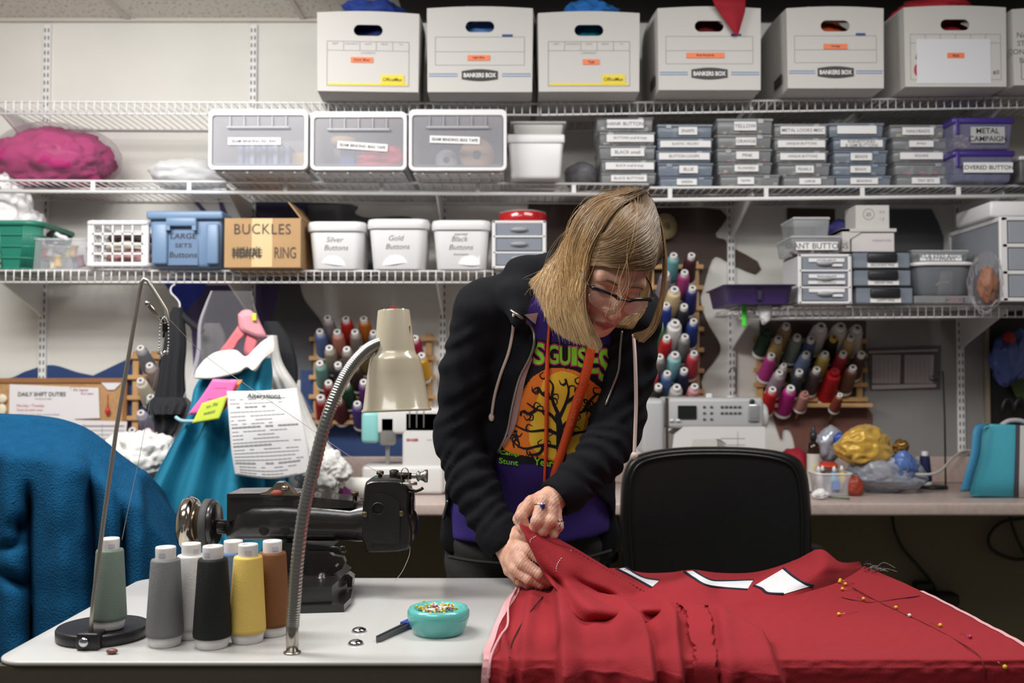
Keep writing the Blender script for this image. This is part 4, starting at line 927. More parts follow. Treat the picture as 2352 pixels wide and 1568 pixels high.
fill([(1762, 757, (36, 64, 50), 'dark green', {'tipm': thread((36, 64, 50))}), (1807, 746, (160, 136, 100), 'tan'), (1789, 776, (186, 162, 108), 'sand'), (1832, 772, (130, 146, 136), 'sage'), (1864, 777, (78, 96, 132), 'dusty blue'), (1887, 748, (206, 200, 200), 'large white', {'fat': 1.3}), (1932, 748, (208, 204, 202), 'large ivory', {'fat': 1.3}), (1970, 752, (200, 192, 188), 'chalk white', {'fat': 1.2}),
      (1916, 774, (30, 30, 28), 'black gold-tipped', {'tipm': mat('gold_tip', (206, 170, 70), .4)}), (1955, 772, (196, 174, 120), 'straw'), (1773, 815, (176, 56, 130), 'magenta'), (1853, 811, (118, 134, 168), 'pale blue'), (1896, 811, (190, 166, 90), 'yellow'), (1938, 810, (156, 44, 56), 'crimson'), (1980, 811, (80, 56, 50), 'brown'),
      (1801, 838, (170, 164, 160), 'small white', {'sc': .75}), (1791, 854, (152, 138, 148), 'mauve'), (1837, 852, (56, 60, 64), 'charcoal'), (1877, 847, (76, 66, 68), 'smoky'), (1919, 851, (166, 22, 30), 'large tipless red', {'sc': 1.25, 'tipm': thread((166, 22, 30))}), (1960, 843, (110, 74, 58), 'chestnut'), (1775, 893, (180, 24, 32), 'red'), (1817, 890, (168, 34, 120), 'fuchsia', {'sc': 1.1}), (1850, 902, (172, 120, 112), 'short dusty pink', {'sc': .7, 'fat': 1.2, 'tipm': thread((172, 120, 112))}), (1930, 906, (130, 62, 46), 'rust', {'sc': .7})], 'rack under the short shelf')
# ================================================================ cork board and papers
t = thing('cork_board', 'wood framed cork board on the wall behind the blue fleece', 'cork board'); CK = mat('cork', (188, 146, 100), .8, var=.15, vscale=80, bump=.1)
a, b = W(-90, 868, WY - .02), W(290, 1100, WY - .02)
put('cork_panel', MB().box(((a.x + b.x) / 2, WY - .012, (a.z + b.z) / 2), (b.x - a.x, .012, a.z - b.z)), CK, t)
put('frame', MB().box(((a.x + b.x) / 2, WY - .014, a.z - .009), (b.x - a.x, .022, .018), bev=.003).box((b.x - .008, WY - .014, (a.z + b.z) / 2), (.016, .022, a.z - b.z), bev=.003), mat('oak_frame', (150, 104, 66), .5, var=.15), t)
def sheet(name, label, pts, Y, col=(226, 224, 226), lines=None, grp=None):
    t = thing(name, label, 'paper', None, grp); P = [W(x, y, Y) for x, y in pts]
    put('sheet', MB().prism(P, (0, .0012, 0)), mat('sheet_%d' % col[0], col, .6), t, True); return t, P
t, P = sheet('paper_notice', 'white notice headed Daily Shift Duties pinned to the cork board', [(22, 882), (160, 888), (172, 930), (172, 980), (20, 980)], WY - .022)
mb = text_mb(MB(), 'DAILY SHIFT DUTIES', W(96, 905, WY - .0235), UX, (0, 0, 1), h=.0145, w=.165, bold=.02); text_mb(mb, 'Morning Noon Night', W(100, 916, WY - .0235), UX, UZ, h=.006); put('heading', mb, mat('ink_green', (52, 56, 48), .7), t)
put('red_lines', text_mb(text_mb(MB(), 'Monday / Tuesday', W(70, 932, WY - .0235), UX, UZ, h=.011, w=.095), 'Check the stitch count', W(68, 941, WY - .0235), UX, UZ, h=.008, w=.09), mat('ink_red', (190, 60, 80), .7), t)
put('blue_lines', text_mb(text_mb(MB(), 'Wash & press daily counts sheet', W(88, 952, WY - .0235), UX, UZ, h=.008, w=.145), 'Tidy the thread racks', W(75, 961, WY - .0235), UX, UZ, h=.007, w=.1), mat('ink_blue', (96, 110, 140), .7), t)
t, P = sheet('paper_note', 'white note with pink handwriting beside the shift notice', [(162, 889), (226, 890), (229, 960), (170, 962)], WY - .025); put('handwriting', text_mb(text_mb(MB(), 'Fix hems', W(185, 895, WY - .0265), UX, UZ, h=.01, shear=.3), 'Red capes', W(200, 904, WY - .0265), UX, UZ, h=.01, shear=.3), mat('ink_pink', (170, 90, 130), .7), t)
t, P = sheet('paper_form', 'white printed form sticking out above the fleece', [(120, 962), (292, 968), (282, 1060), (120, 1052)], WY - .027); mb = MB()
for k in range(8): c = W(205, 978 + k * 10, WY - .0285); mb.box(tuple(c), (.24, .0006, .0016 if k % 3 else .005))
for k in range(3): mb.box(tuple(W(150 + k * 42, 1010, WY - .0285)), (.0014, .0006, .11))
put('printed_grid', mb, LINE, t)
t, P = sheet('paper_scrap', 'folded white paper corner hanging at the end of the cork board', [(226, 872), (284, 874), (262, 895), (247, 895)], WY - .024); t, P2 = sheet('paper_form', 'white form pinned low on the cork board left edge', [(18, 966), (118, 970), (118, 1060), (18, 1060)], WY - .026)
put('printed_grid', MB().box(tuple(W(70, 985, WY - .0275)), (.12, .0006, .002)).box(tuple(W(70, 995, WY - .0275)), (.12, .0006, .002)), LINE, t)
o = put('push_pin', MB().ball(W(247, 944, WY - .03), (.009, .008, .013), 8).cyl(W(247, 944, WY - .03), W(247, 905, WY - .022), .0015, 6), mat('pin_red', (190, 40, 40), .3)); tag(o, 'red heart pendant hanging on the cork board', 'pendant')
o = put('foam_figure', MB().ball(W(4, 915, WY - .03), (.018, .008, .016), 8).ball(W(4, 940, WY - .03), (.016, .008, .02), 8), mat('foam_cream', (226, 216, 190), .6)); tag(o, 'cream figure pinned at the edge of the cork board', 'ornament')
# year planner on the grey panel
t = thing('wall_planner', 'framed two page planner chart on the grey wall panel', 'planner'); P = [W(1990, 800, WY - .012), W(2162, 793, WY - .012), W(2160, 893, WY - .012), W(2000, 896, WY - .012)]
put('frame', MB().prism(P, (0, .008, 0)), mat('planner_frame', (84, 78, 78), .5), t, True)
for k in (0, 1):
    pg = put('page', MB().prism([W(x, y, WY - .0135) for x, y in [(2004 + 74 * k, 815), (2069 + 76 * k, 815), (2067 + 76 * k, 880), (2004 + 74 * k, 880)]], (0, .001, 0)), mat('planner_page', (176, 166, 166), .6), t, True)
    mb = MB()
    for i in range(6): mb.box(tuple(W(2010 + 74 * k + i * 10, 847, WY - .0142)), (.0008, .0004, .088))
    for i in range(12): mb.box(tuple(W(2036 + 75 * k, 820 + i * 5, WY - .0142)), (.088, .0004, .0008))
    put('printed_grid', mb, mat('planner_ink', (128, 120, 120), .7), pg)
put('border_strip', MB().prism([W(1996, 806, WY - .0135), W(2154, 802, WY - .0135), W(2154, 806, WY - .0135), W(1996, 811, WY - .0135)], (0, .001, 0)).prism([W(2003, 884, WY - .0135), W(2150, 881, WY - .0135), W(2150, 889, WY - .0135), W(2003, 894, WY - .0135)], (0, .001, 0)), mat('planner_page', (0, 0, 0)), t, True)
# things hanging on the dark board
for k, (px, py, r, c, lab) in enumerate([(2310, 825, (.05, .03, .085), (70, 88, 150), 'blue bagged supplies hanging on the dark board'), (2346, 815, (.035, .03, .08), (90, 110, 170), 'pale blue bagged supplies at the edge of the dark board')]):
    o = put('hanging_bag', lump(W(px, py, WY - .06), r, .3, 2.4, 40 + k, 4), mat('bag_blue_%d' % k, c, .2)); tag(o, lab, 'bag')
o = put('red_scrap', lump(W(2318, 775, WY - .09), (.022, .012, .02), .2, 2, 3, 3), mat('scrap_red', (150, 24, 30), .6)); tag(o, 'red scrap above the blue bag on the dark board', 'scrap')
o = put('green_folder', MB().prism([W(2312, 865, WY - .03), W(2360, 865, WY - .03), W(2360, 920, WY - .03), W(2335, 912, WY - .03)], (0, .006, 0)), mat('folder_green', (62, 78, 36), .6)); tag(o, 'olive green folder in front of the dark board', 'folder')
for k, (a, lab) in enumerate([(2302, 'outer black handle loop above the teal bag'), (2330, 'inner black handle loop above the teal bag')]):
    o = put('black_loop', MB().tube([W(a + 14 - 14 * math.cos(i * PI / 8) , 945 - 30 * math.sin(i * PI / 8), WY - .05) for i in range(9)], .006, 8), BLK); tag(o, lab, 'handle loop')

t = thing('thread_disc', 'cream ribbon disc on the wall beside the woman\'s hair', 'ribbon disc'); Md = Matrix.Translation(W(1527, 520, WY - .03)) @ Matrix.Rotation(.5, 4, 'Z') @ Matrix.Rotation(PI / 2, 4, 'X')
put('disc', MB().lathe([(.012, -.012), (.044, -.012), (.046, 0), (.044, .012), (.012, .012)], 32, Md, caps=False), mat('disc_cream', (190, 172, 128), .5), t); put('hub', MB().lathe([(.012, -.012), (.013, .013), (.004, .013)], 20, Md), mat('hub_tan', (150, 132, 96), .5), t)
# ================================================================ things on the counter
def on(px, Y): return W(px, 1100, Y).x
# grey and white sewing machine behind the black chair
Ym = 3.08; X0, X1 = W(1474, 950, Ym).x, W(1757, 950, Ym).x; ZT = W(1600, 914, Ym).z; mid = (X0 + X1) / 2; wd = X1 - X0; hh = ZT - CZ
t = thing('sewing_machine', 'grey and white computerised sewing machine behind the black chair', 'sewing machine', (mid, Ym, CZ + .001))
GM = mat('machine_grey', (178, 178, 180), .4); WM = mat('machine_white', (216, 214, 212), .3)
ah = .095; dm = .15
put('arm', MB().box((.035, dm / 2, hh - ah / 2), (wd - .075, dm, ah), bev=.012, seg=3), GM, t)
put('needle_head', MB().box((-wd / 2 + .036, dm / 2, hh - .09), (.075, dm, .175), bev=.018, seg=4), GM, t)
put('thread_slot', MB().box((-wd / 2 + .078, .004, hh - .085), (.009, .012, .17)), mat('slot_brown', (62, 50, 44), .5), t)
ol = [(-wd / 2 + .085, 0, .075), (-wd / 2 + .1, 0, hh - ah - .02), (-wd / 2 + .13, 0, hh - ah + .006), (wd / 2, 0, hh - ah + .006), (wd / 2, 0, .02), (wd / 2 - .12, 0, .02), (wd / 2 - .12, 0, hh - ah - .045), (wd / 2 - .14, 0, hh - ah - .032), (-wd / 2 + .16, 0, hh - ah - .032), (-wd / 2 + .125, 0, .075)]
put('front_cover', MB().prism(ol, (0, dm - .01, 0)), WM, t, True)
put('bed', MB().box((0, dm / 2, .04), (wd, dm, .075), bev=.008, seg=2), WM, t)
put('screen', MB().box((-.05, -.002, hh - .045), (.058, .006, .042), bev=.002), mat('screen_black', (28, 32, 30), .15), t)
BTN = mat('button_grey', (88, 88, 90), .5)
for i in range(3):
    for j in range(2): put('button', MB().box((.003 + j * .022, -.002, hh - .028 - i * .019), (.009, .006, .007), bev=.002), BTN, t)
for i in range(2):
    for j in range(5): put('button', MB().box((.058 + j * .0135, -.002, hh - .028 - i * .019), (.010, .006, .007), bev=.002), BTN, t)
for i in range(2): put('button', MB().box((-.098 + i * .02, -.003, hh - .07), (.013, .008, .009), bev=.003), WM, t)
mb = MB()
for i in range(4): mb.box((wd / 2 - .10, -.0008, hh - ah - .03 - i * .02), (.075, .001, .0012))
mb.box((wd / 2 - .085, -.0008, hh - ah - .05), (.0012, .001, .08)); put('stitch_chart', mb, LINE, t)
put('slide_cover', MB().box((wd / 2 - .035, -.005, hh - .045), (.034, .012, .052), bev=.005, seg=3), mat('silver', (200, 200, 204), .25, .7), t)
put('knob', MB().lathe([(.008, 0), (.008, .006)], 14, Matrix.Translation((wd / 2 - .04, 0, hh - .012)) @ Matrix.Rotation(PI / 2, 4, 'X')), BLK, t)
put('handwheel', MB().lathe([(.036, 0), (.04, .006), (.04, .016), (.034, .022), (.01, .024)], 28, Matrix.Translation((wd / 2, dm * .5, hh - .06)) @ Matrix.Rotation(PI / 2, 4, 'Y')), WM, t)
put('spool_pin', MB().box((.03, .06, hh + .004), (.02, .012, .016), bev=.003), WM, t)
put('bobbin_winder', MB().lathe([(.012, 0), (.012, .004)], 14, Matrix.Translation((.10, .07, hh + .0))), WM, t)
put('presser_lever', MB().lathe([(.018, 0), (.02, .008), (.012, .014)], 18, Matrix.Translation((-wd / 2, dm * .4, hh - .085)) @ Matrix.Rotation(-PI / 2, 4, 'Y')), WM, t)
# small hook stand behind it
o = put('wire_hook', MB().tube([W(1690, 905, 3.3), W(1690, 850, 3.3), W(1687, 842, 3.3), W(1678, 848, 3.3), W(1674, 856, 3.3)], .0022, 6), BLK); tag(o, 'thin black wire thread guide behind the grey sewing machine', 'thread guide')
# white and aqua sewing machine
Ym = 3.1; X0, X1 = W(832, 950, Ym).x, W(1020, 950, Ym).x; ZT = W(900, 938, Ym).z; hh = ZT - CZ; wd = X1 - X0; mid = (X0 + X1) / 2
t = thing('sewing_machine', 'white sewing machine with an aqua end behind the cream lamp', 'sewing machine', (mid, Ym, CZ + .001)); dm = .14
put('arm', MB().box((.02, dm / 2, hh - .04), (wd - .05, dm, .082), bev=.012, seg=3), WM, t)
put('end_cover', MB().box((-wd / 2 + .024, dm / 2, hh - .06), (.055, dm, .098), bev=.012, seg=3), mat('aqua_plastic', (138, 202, 200), .35), t)
put('needle_head', MB().box((-wd / 2 + .078, .03, hh - .07), (.05, .06, .09), bev=.008, seg=2).box((-wd / 2 + .076, .03, hh - .14), (.012, .02, .07), bev=.003), mat('silver_foot', (168, 166, 162), .3, .6), t)
put('pillar', MB().box((wd / 2 - .06, dm / 2, hh / 2), (.14, dm, hh - .01), bev=.012, seg=3), WM, t)
put('bed', MB().box((0, dm / 2, .045), (wd, dm + .02, .088), bev=.012, seg=3), WM, t)
mb = MB()
for i in range(3): mb.box((.02 + i * .022, -.0005, hh - .03), (.0025, .002, .06))
put('tension_slot', mb, mat('slot_grey', (120, 118, 116), .5), t)
put('lettering', text_mb(MB(), 'SINGER', (wd / 2 - .098, -.0015, hh - .098), UX, UZ, h=.0085, bold=.03), RED, t)
put('lettering', text_mb(MB(), 'Simple', (wd / 2 - .045, -.0015, hh - .098), UX, UZ, h=.006, shear=.2), LINE, t)
o = put('fabric_roll', MB().lathe([(.005, 0), (.031, 0), (.032, .005), (.032, .12), (.031, .125), (.005, .125)], 28, Matrix.Translation(W(795, 1080, 2.99)) @ Matrix.Rotation(PI / 2, 4, 'Y')), mat('roll_white', (222, 220, 214), .7)); tag(o, 'white fabric roll lying in front of the aqua sewing machine', 'roll')
o.location.z += CZ + .033 - W(795, 1080, 2.99).z
o = put('fabric_scrap', lump(Vector((W(787, 1107, 2.96).x, 2.96, CZ + .02)), (.03, .03, .02), .25, 2, 5, 4), mat('cloth_plum', (110, 30, 100), .7)); tag(o, 'purple fabric scrap on the counter by the white ruffles', 'fabric')
# right side of the counter
o = put('fabric_scrap', lump(Vector((W(1822, 1050, 3.25).x, 3.25, CZ + .065)), (.055, .05, .068), .15, 2, 15, 4), mat('cloth_red_heap', (176, 34, 54), .75)); tag(o, 'crimson fabric heap on the counter behind the black chair', 'fabric')
Y = 3.16; t = thing('dropper_bottle', 'brown dropper bottle with a white label on the counter', 'bottle', (on(1869, Y), Y, CZ + .001)); h = W(1869, 978, Y).z - CZ; r = .020
put('bottle_body', MB().lathe([(r * .9, 0), (r, .004), (r, h * .66), (r * .85, h * .73), (r * .42, h * .76), (r * .42, h * .8)], 22), mat('amber_glass', (42, 24, 16), .12), t)
put('paper_label', MB().lathe([(r + .0006, h * .02), (r + .0006, h * .58)], 22, caps=False), mat('label_cream', (206, 200, 190), .6), t); put('label_drops', MB().box((-.008, -r * .93 - .0015, h * .15), (.006, .001, .02)).box((-.002, -r - .0012, h * .38), (.006, .001, .012)), YEL, t)
put('dropper_cap', MB().lathe([(.0105, h * .79), (.0105, h * .89), (.006, h * .9), (.0055, h * .98), (.003, h)], 16), BLK, t)
# clear tub with small bottles
Y = 3.06; x, wd = span(1873, 1956, Y); h = .066; t = thing('clear_tub', 'clear plastic tub of small paint bottles on the counter', 'tub', (x, Y, CZ + .001))
P = [[(p[0] * s, .06 + p[1] * s, zz) for p in rrect(wd, .12, .02, 5)] for s, zz in ((.88, 0), (1, h))]
put('tub_body', MB().grid(P, closed=True).prism(P[0], (0, 0, .002)), clear('tub_milky', (222, 222, 228), .5, .2), t); put('rim', MB().tube(P[1], .003, 6, True), WPL, t)
put('print', MB().box((.0, -.003, h * .5), (.024, .001, h * .4)), mat('print_pale_blue', (130, 150, 196), .6), t)
for k, (dx, c, nm) in enumerate([(-.040, (216, 206, 196), 'cream'), (-.022, (88, 24, 44), 'wine'), (.008, (60, 150, 190), 'blue'), (.038, (222, 180, 40), 'yellow')]):
    b = thing('paint_bottle', nm + ' paint bottle standing in the clear tub', 'bottle', (x + dx, Y + .04 + .02 * (k % 2), CZ + .004), 'paint bottles in the clear tub')
    put('bottle_body', MB().lathe([(.011, 0), (.012, .003), (.012, .06), (.006, .066)], 14), mat('paint_' + nm + '_b', c, .35), b); put('cap', MB().lathe([(.006, .066), (.006, .076), (.003, .084)], 10), WPL, b)
o = put('orange_disc', MB().lathe([(.03, 0), (.03, .008), (.028, .01)], 20, Matrix.Translation((x + .004, Y + .09, CZ + .083)) @ Matrix.Rotation(.2, 4, 'X')), mat('lid_orange_red', (196, 62, 36), .4)); tag(o, 'orange red lid resting behind the paint bottles', 'lid')
t = thing('artificial_flower', 'white artificial flower with a green stem on the counter edge', 'flower', (on(1900, 2.98), 2.98, CZ + .002)); put('blossom', lump((-.02, 0, .014), (.022, .016, .014), .35, 2.2, 6, 4), PAPER, t); put('stem', MB().tube([(0, 0, .006), (.03, -.01, .004), (.06, -.02, .003)], .003, 6), mat('stem_green', (70, 110, 60), .6), t)
# gold satin and plastic bags
gx = on(1985, 3.15)
o = put('plastic_bag', lump((on(2035, 3.17), 3.17, CZ + .062), (.115, .09, .062), .18, 2.6, 21, 5), clear('bag_striped', (176, 182, 196), .6, .15)); tag(o, 'crumpled grey and white plastic bag under the gold satin', 'bag')
o = put('gold_fabric', lump((gx, 3.15, CZ + .145), (.078, .06, .062), .28, 2.4, 23, 5), mat('gold_satin', (206, 164, 66), .32, .15, sheen=.3)); tag(o, 'gold satin fabric bundled on top of the plastic bag', 'fabric')
o = put('blue_wrapper', lump((on(2075, 3.12), 3.11, CZ + .085), (.035, .03, .045), .3, 2.4, 25, 4), mat('wrap_blue', (88, 116, 176), .3)); tag(o, 'shiny blue wrapper poking out beside the gold satin', 'wrapper')
o = put('bronze_bow', lump((on(2068, 3.14), 3.13, CZ + .145), (.024, .02, .022), .35, 2.4, 26, 4), mat('bronze_satin', (150, 110, 56), .2, .6)); tag(o, 'bronze satin bow behind the gold fabric', 'bow')
o = put('snack_wrapper', lump((on(1905, 3.25), 3.25, CZ + .145), (.04, .03, .05), .3, 2.3, 27, 4), mat('wrap_silver', (186, 188, 200), .2, .3)); tag(o, 'silver and white wrapper standing behind the dropper bottle', 'wrapper')
o = put('snack_wrapper', lump((on(1924, 3.22), 3.2, CZ + .165), (.018, .012, .022), .2, 2.3, 28, 3), mat('wrap_royal', (44, 80, 170), .3)); tag(o, 'royal blue wrapper corner above the paint bottles', 'wrapper')
o = put('bottle_heap', lump((on(1962, 3.08), 3.08, CZ + .03), (.03, .03, .03), .25, 2.3, 29, 4), mat('wrap_orange', (150, 60, 40), .4)); tag(o, 'orange red packet between the clear tub and the plastic bag', 'packet')
# navy cone on its wire stand
Y = 3.28; t = thing('thread_stand', 'black wire thread stand on the counter beside the teal bag', 'thread stand', (on(2140, Y), Y, CZ + .001))
put('base', MB().lathe([(.05, 0), (.05, .006), (.047, .009)], 28), BLK, t); xr_ = on(2172, Y) - on(2140, Y); zt = W(2166, 850, Y).z - CZ
put('rod', MB().tube([(xr_, 0, .004), (xr_, 0, zt * .6), (xr_ - .004, 0, zt - .004), (xr_ - .03, -.01, zt - .014), (xr_ - .056, -.02, zt - .024), (xr_ - .052, -.02, zt - .034), (xr_ - .025, -.012, zt - .032)], .003, 8), BLK, t)
c = dup(proto, (on(2125, Y), Y, CZ + .0105), (0, 0, 0), 'navy blue thread cone on the black wire stand', {'thread': thread((34, 42, 80))}, (.8, .8, 1.0)); c['group'] = 'thread cones on stands'
o = put('cream_cable', MB().tube(catmull([W(2030, 1090, 3.1), W(2080, 1088, 3.1), W(2150, 1086, 3.12), W(2190, 1050, 3.3), W(2215, 1035, 3.42), W(2240, 1036, 3.44)], 30), .004, 8), mat('cord_cream', (206, 200, 190), .5)); tag(o, 'cream power cord looping behind the black thread stand', 'cord')
# teal cooler bag
Y = 3.02; t = thing('tote_bag', 'teal striped zip bag with a shoulder strap on the counter', 'bag'); TE = mat('bag_teal', (64, 160, 180), .6, bump=.08, bscale=120)
Pq = lambda x, y, yy=Y: W(x, y, yy)
rows = [[Pq(2262, 978, Y + .10), Pq(2258, 974, Y + .02), Pq(2300, 974, Y), Pq(2370, 978, Y), Pq(2440, 984, Y + .05)], [Pq(2240, 1040, Y + .12), Pq(2236, 1040, Y + .01), Pq(2295, 1040, Y - .015), Pq(2370, 1040, Y - .02), Pq(2440, 1040, Y + .03)],
        [Pq(2232, 1100, Y + .12), Pq(2226, 1105, Y), Pq(2290, 1108, Y - .02), Pq(2370, 1108, Y - .025), Pq(2440, 1108, Y + .03)], [Pq(2242, 1130, Y + .12), Pq(2232, 1138, Y + .01), Pq(2290, 1141, Y), Pq(2370, 1142, Y), Pq(2440, 1141, Y + .04)]]
G = net(rows, 18, 30); o = put('bag_body', MB().grid(G), TE, t); so = o.modifiers.new('thick', 'SOLIDIFY'); so.thickness = .10; so.offset = 1
for k, (u, wdt, m) in enumerate([(.615, .045, mat('stripe_dark', (70, 66, 76), .6)), (.668, .05, mat('stripe_white', (206, 204, 200), .6)), (.72, .03, mat('stripe_blue', (52, 84, 160), .6)), (.76, .045, mat('stripe_white', (0, 0, 0)))]):
    cols = [min(29, max(0, int(round((u + d) * 29)))) for d in (0, wdt)]
    S = [[Vector(G[i][cols[0]]).lerp(Vector(G[i][cols[1]]), f) + Vector((0, -.003, 0)) for f in (0, .5, 1)] for i in range(18)]
    put('stripe', MB().grid(S), m, t)
S = catmull([Pq(2262, 975, Y - .004), Pq(2246, 985, Y - .02), Pq(2240, 1040, Y - .03), Pq(2226, 1090, Y - .03), Pq(2216, 1128, Y - .02)], 16)
o = put('shoulder_strap', MB().grid([[p + Vector((d, 0, 0)) for d in (-.014, 0, .014)] for p in S]), mat('strap_blue', (54, 130, 170), .6), t); so = o.modifiers.new('thick', 'SOLIDIFY'); so.thickness = .003
put('handle', MB().tube(catmull([Pq(2300, 976, Y + .03), Pq(2318, 966, Y + .03), Pq(2345, 966, Y + .03), Pq(2372, 978, Y + .03)], 14), .007, 8), mat('strap_grey', (180, 170, 172), .6), t)
o = put('red_lid_jar', MB().lathe([(.04, 0), (.04, .10)], 24, Matrix.Translation((on(2283, 3.22), 3.22, CZ + .001))).lathe([(.041, .10), (.042, .104), (.042, .165), (.039, .168)], 28, Matrix.Translation((on(2283, 3.22), 3.22, CZ + .001))), mat('lid_red', (196, 30, 38), .35)); tag(o, 'jar with a bright red lid behind the teal bag', 'jar')
# cords under the counter
for pts, lab in [([(2050, 1186), (2056, 1220), (2075, 1260), (2110, 1300), (2145, 1345), (2150, 1385), (2130, 1420)], 'thin dark cord hanging down under the counter'), ([(2352, 1190), (2300, 1200), (2272, 1230), (2280, 1262), (2330, 1284), (2370, 1280)], 'looped black cord under the counter near the photo edge'), ([(2320, 1186), (2330, 1220), (2350, 1262), (2372, 1290)], 'black cord crossing the looped cord under the counter')]:
    o = put('power_cable', MB().tube(catmull([W(x, y, WY - .03) for x, y in pts], 30), .0055, 8), mat('cord_black', (26, 24, 22), .5)); tag(o, lab, 'cord')
o = put('power_strip', MB().box(tuple(W(2150, 1375, WY - .05)), (.14, .06, .045), bev=.008), mat('strip_brown', (38, 34, 26), .5)); tag(o, 'dark power strip on the wall under the counter', 'power strip')
o = put('power_plug', MB().box(tuple(W(2120, 1345, WY - .03)), (.06, .04, .03), bev=.006), mat('strip_brown', (0, 0, 0))); tag(o, 'dark plug above the power strip under the counter', 'plug')
# ================================================================ garments hanging on the left
def tubecloth(rows, depth=.05, n=56, folds=0, famp=0, seed=0, nr=40, caps=True, grow=1.0):
    """closed cloth form; rows give (left px, right px, py, Y) from top to bottom"""
    C = catmull([Vector((W(a, y, Y).x, W(b, y, Y).x, 0)) for a, b, y, Y in rows], nr); D = catmull([Vector((W((a + b) / 2, y, Y).z, Y, 0)) for a, b, y, Y in rows], nr)
    P = []
    for i in range(nr):
        f = i / (nr - 1); xa, xb = C[i].x, C[i].y; mid, hw = (xa + xb) / 2, abs(xb - xa) / 2; row = []
        for k in range(n):
            a = 2 * PI * k / n
            w = famp * f ** grow * (math.sin(folds * a + seed + 1.2 * noise.noise(Vector((seed, f * 2, 3)))) + .5 * noise.noise(Vector((a * 2, f * 4, seed)))) if folds else famp * noise.noise(Vector((math.cos(a) * 3, math.sin(a) * 3 + seed, f * 6)))
            row.append(Vector((mid + hw * math.cos(a), D[i].y + (depth * (.5 + .5 * f) + w) * math.sin(a), D[i].x)))
        P.append(row)
    mb = MB().grid(P, closed=True)
    if caps: mb.prism(P[0], (0, 0, -.001)).prism(P[-1], (0, 0, .001))
    return mb
TEAL = mat('dress_teal', (14, 118, 148), .8, bump=.12, bscale=250); WCL = mat('cloth_collar', (222, 216, 210), .85, bump=.12, bscale=200)
o = put('garment_bag', tubecloth([(484, 578, 668, 2.98), (470, 584, 700, 2.98), (455, 600, 745, 2.98), (450, 630, 810, 2.98), (432, 680, 880, 2.98), (405, 725, 960, 2.98), (392, 770, 1040, 2.97)], .03, 56, 5, .012, 1, caps=False), clear('garment_film', (220, 218, 224), .04, .12)); tag(o, 'clear plastic garment bag hanging behind the teal dress', 'garment bag')
t = thing('dress', 'teal dress with a white collar hanging with order papers pinned on', 'dress')
put('skirt_and_bodice', tubecloth([(520, 622, 822, 2.83), (472, 626, 855, 2.82), (447, 624, 890, 2.81), (438, 628, 930, 2.80), (424, 636, 970, 2.80), (385, 655, 1040, 2.80), (345, 668, 1120, 2.79), (328, 668, 1175, 2.79), (350, 660, 1225, 2.78), (392, 640, 1262, 2.78)], .06, 90, 10, .055, 2, 60, grow=.7), TEAL, t)
rowsC = [[W(446, 868, 2.765), W(490, 868, 2.74), W(545, 855, 2.74), W(566, 842, 2.75), W(582, 850, 2.74), W(604, 826, 2.75), W(630, 806, 2.78)], [W(450, 850, 2.77), W(490, 838, 2.75), W(540, 828, 2.75), W(566, 826, 2.76), W(580, 828, 2.75), W(604, 804, 2.76), W(632, 792, 2.79)], [W(468, 826, 2.785), W(496, 808, 2.78), W(540, 803, 2.78), W(564, 818, 2.78), W(584, 800, 2.78), W(604, 782, 2.79), W(626, 770, 2.80)]]
o = put('collar', MB().grid(net(rowsC, 12, 40)), WCL, t); so = o.modifiers.new('thick', 'SOLIDIFY'); so.thickness = .014
o = put('waist_piping', MB().tube(catmull([W(404, 958, 2.765), W(418, 966, 2.75), W(446, 967, 2.735), W(470, 966, 2.73)], 16), .005, 8), mat('piping_pale', (150, 190, 200), .7), t)
def note(name, label, pts, Y, c, lines, cat='note'):
    t = thing(name, label, cat); G = net([[W(x, y, Y - .004 * k) for k, (x, y) in enumerate(r)] for r in pts], 8, 8); o = put('sheet', MB().grid(G), mat('note_%d_%d_%d' % c, c, .6), t); so = o.modifiers.new('thick', 'SOLIDIFY'); so.thickness = .0008
    mb = MB()
    for k, (s, f) in enumerate(lines):
        r = G[min(6, int(f * 7))]; a, b = Vector(r[1]), Vector(r[-2]); u = (b - a); dn = Vector(G[7][3]) - Vector(G[0][3]); n = u.cross(dn).normalized(); n = n if n.y < 0 else -n
        text_mb(mb, s, (a + b) / 2 + n * .002, u, -dn, w=u.length * .55)
    put('handwriting', mb, GREYINK, t); return t
note('sticky_note', 'orange sticky note under the pink one on the teal dress', [[(530, 871), (557, 872)], [(500, 925), (524, 930)], [(505, 944), (512, 944)]], 2.715, (240, 132, 52), [])
note('sticky_note', 'pink sticky note covered in handwriting on the teal dress', [[(489, 870), (547, 872)], [(463, 910), (530, 908)], [(431, 952), (500, 950)]], 2.705, (240, 110, 176), [('TAKE IN SIDES', .1), ('shorten hem', .35), ('new collar', .6), ('press', .85)])
note('sticky_note', 'yellow green sticky note pinned under the pink note', [[(464, 926), (522, 908)], [(452, 950), (514, 935)], [(441, 972), (503, 962)]], 2.695, (204, 222, 74), [('to Fit', .3), ('waist', .6)])
t = thing('order_sheet', 'large white printed order form hanging on the teal dress', 'paper'); Y = 2.70
G = net([[W(521, 898, Y), W(600, 897, Y - .01), W(682, 891, Y)], [W(526, 970, Y - .012), W(612, 965, Y - .026), W(695, 960, Y - .01)], [W(532, 1040, Y - .012), W(622, 1035, Y - .02), W(708, 1030, Y - .008)], [W(540, 1090, Y - .004), W(575, 1103, Y - .016), W(632, 1096, Y - .01), W(714, 1084, Y - .002)][0:1] + [W(628, 1100, Y - .012), W(714, 1084, Y - .002)]], 26, 20)
o = put('sheet', MB().grid(G), mat('form_white', (226, 225, 226), .6), t); so = o.modifiers.new('thick', 'SOLIDIFY'); so.thickness = .001
mb = MB(); q = random.Random(5)
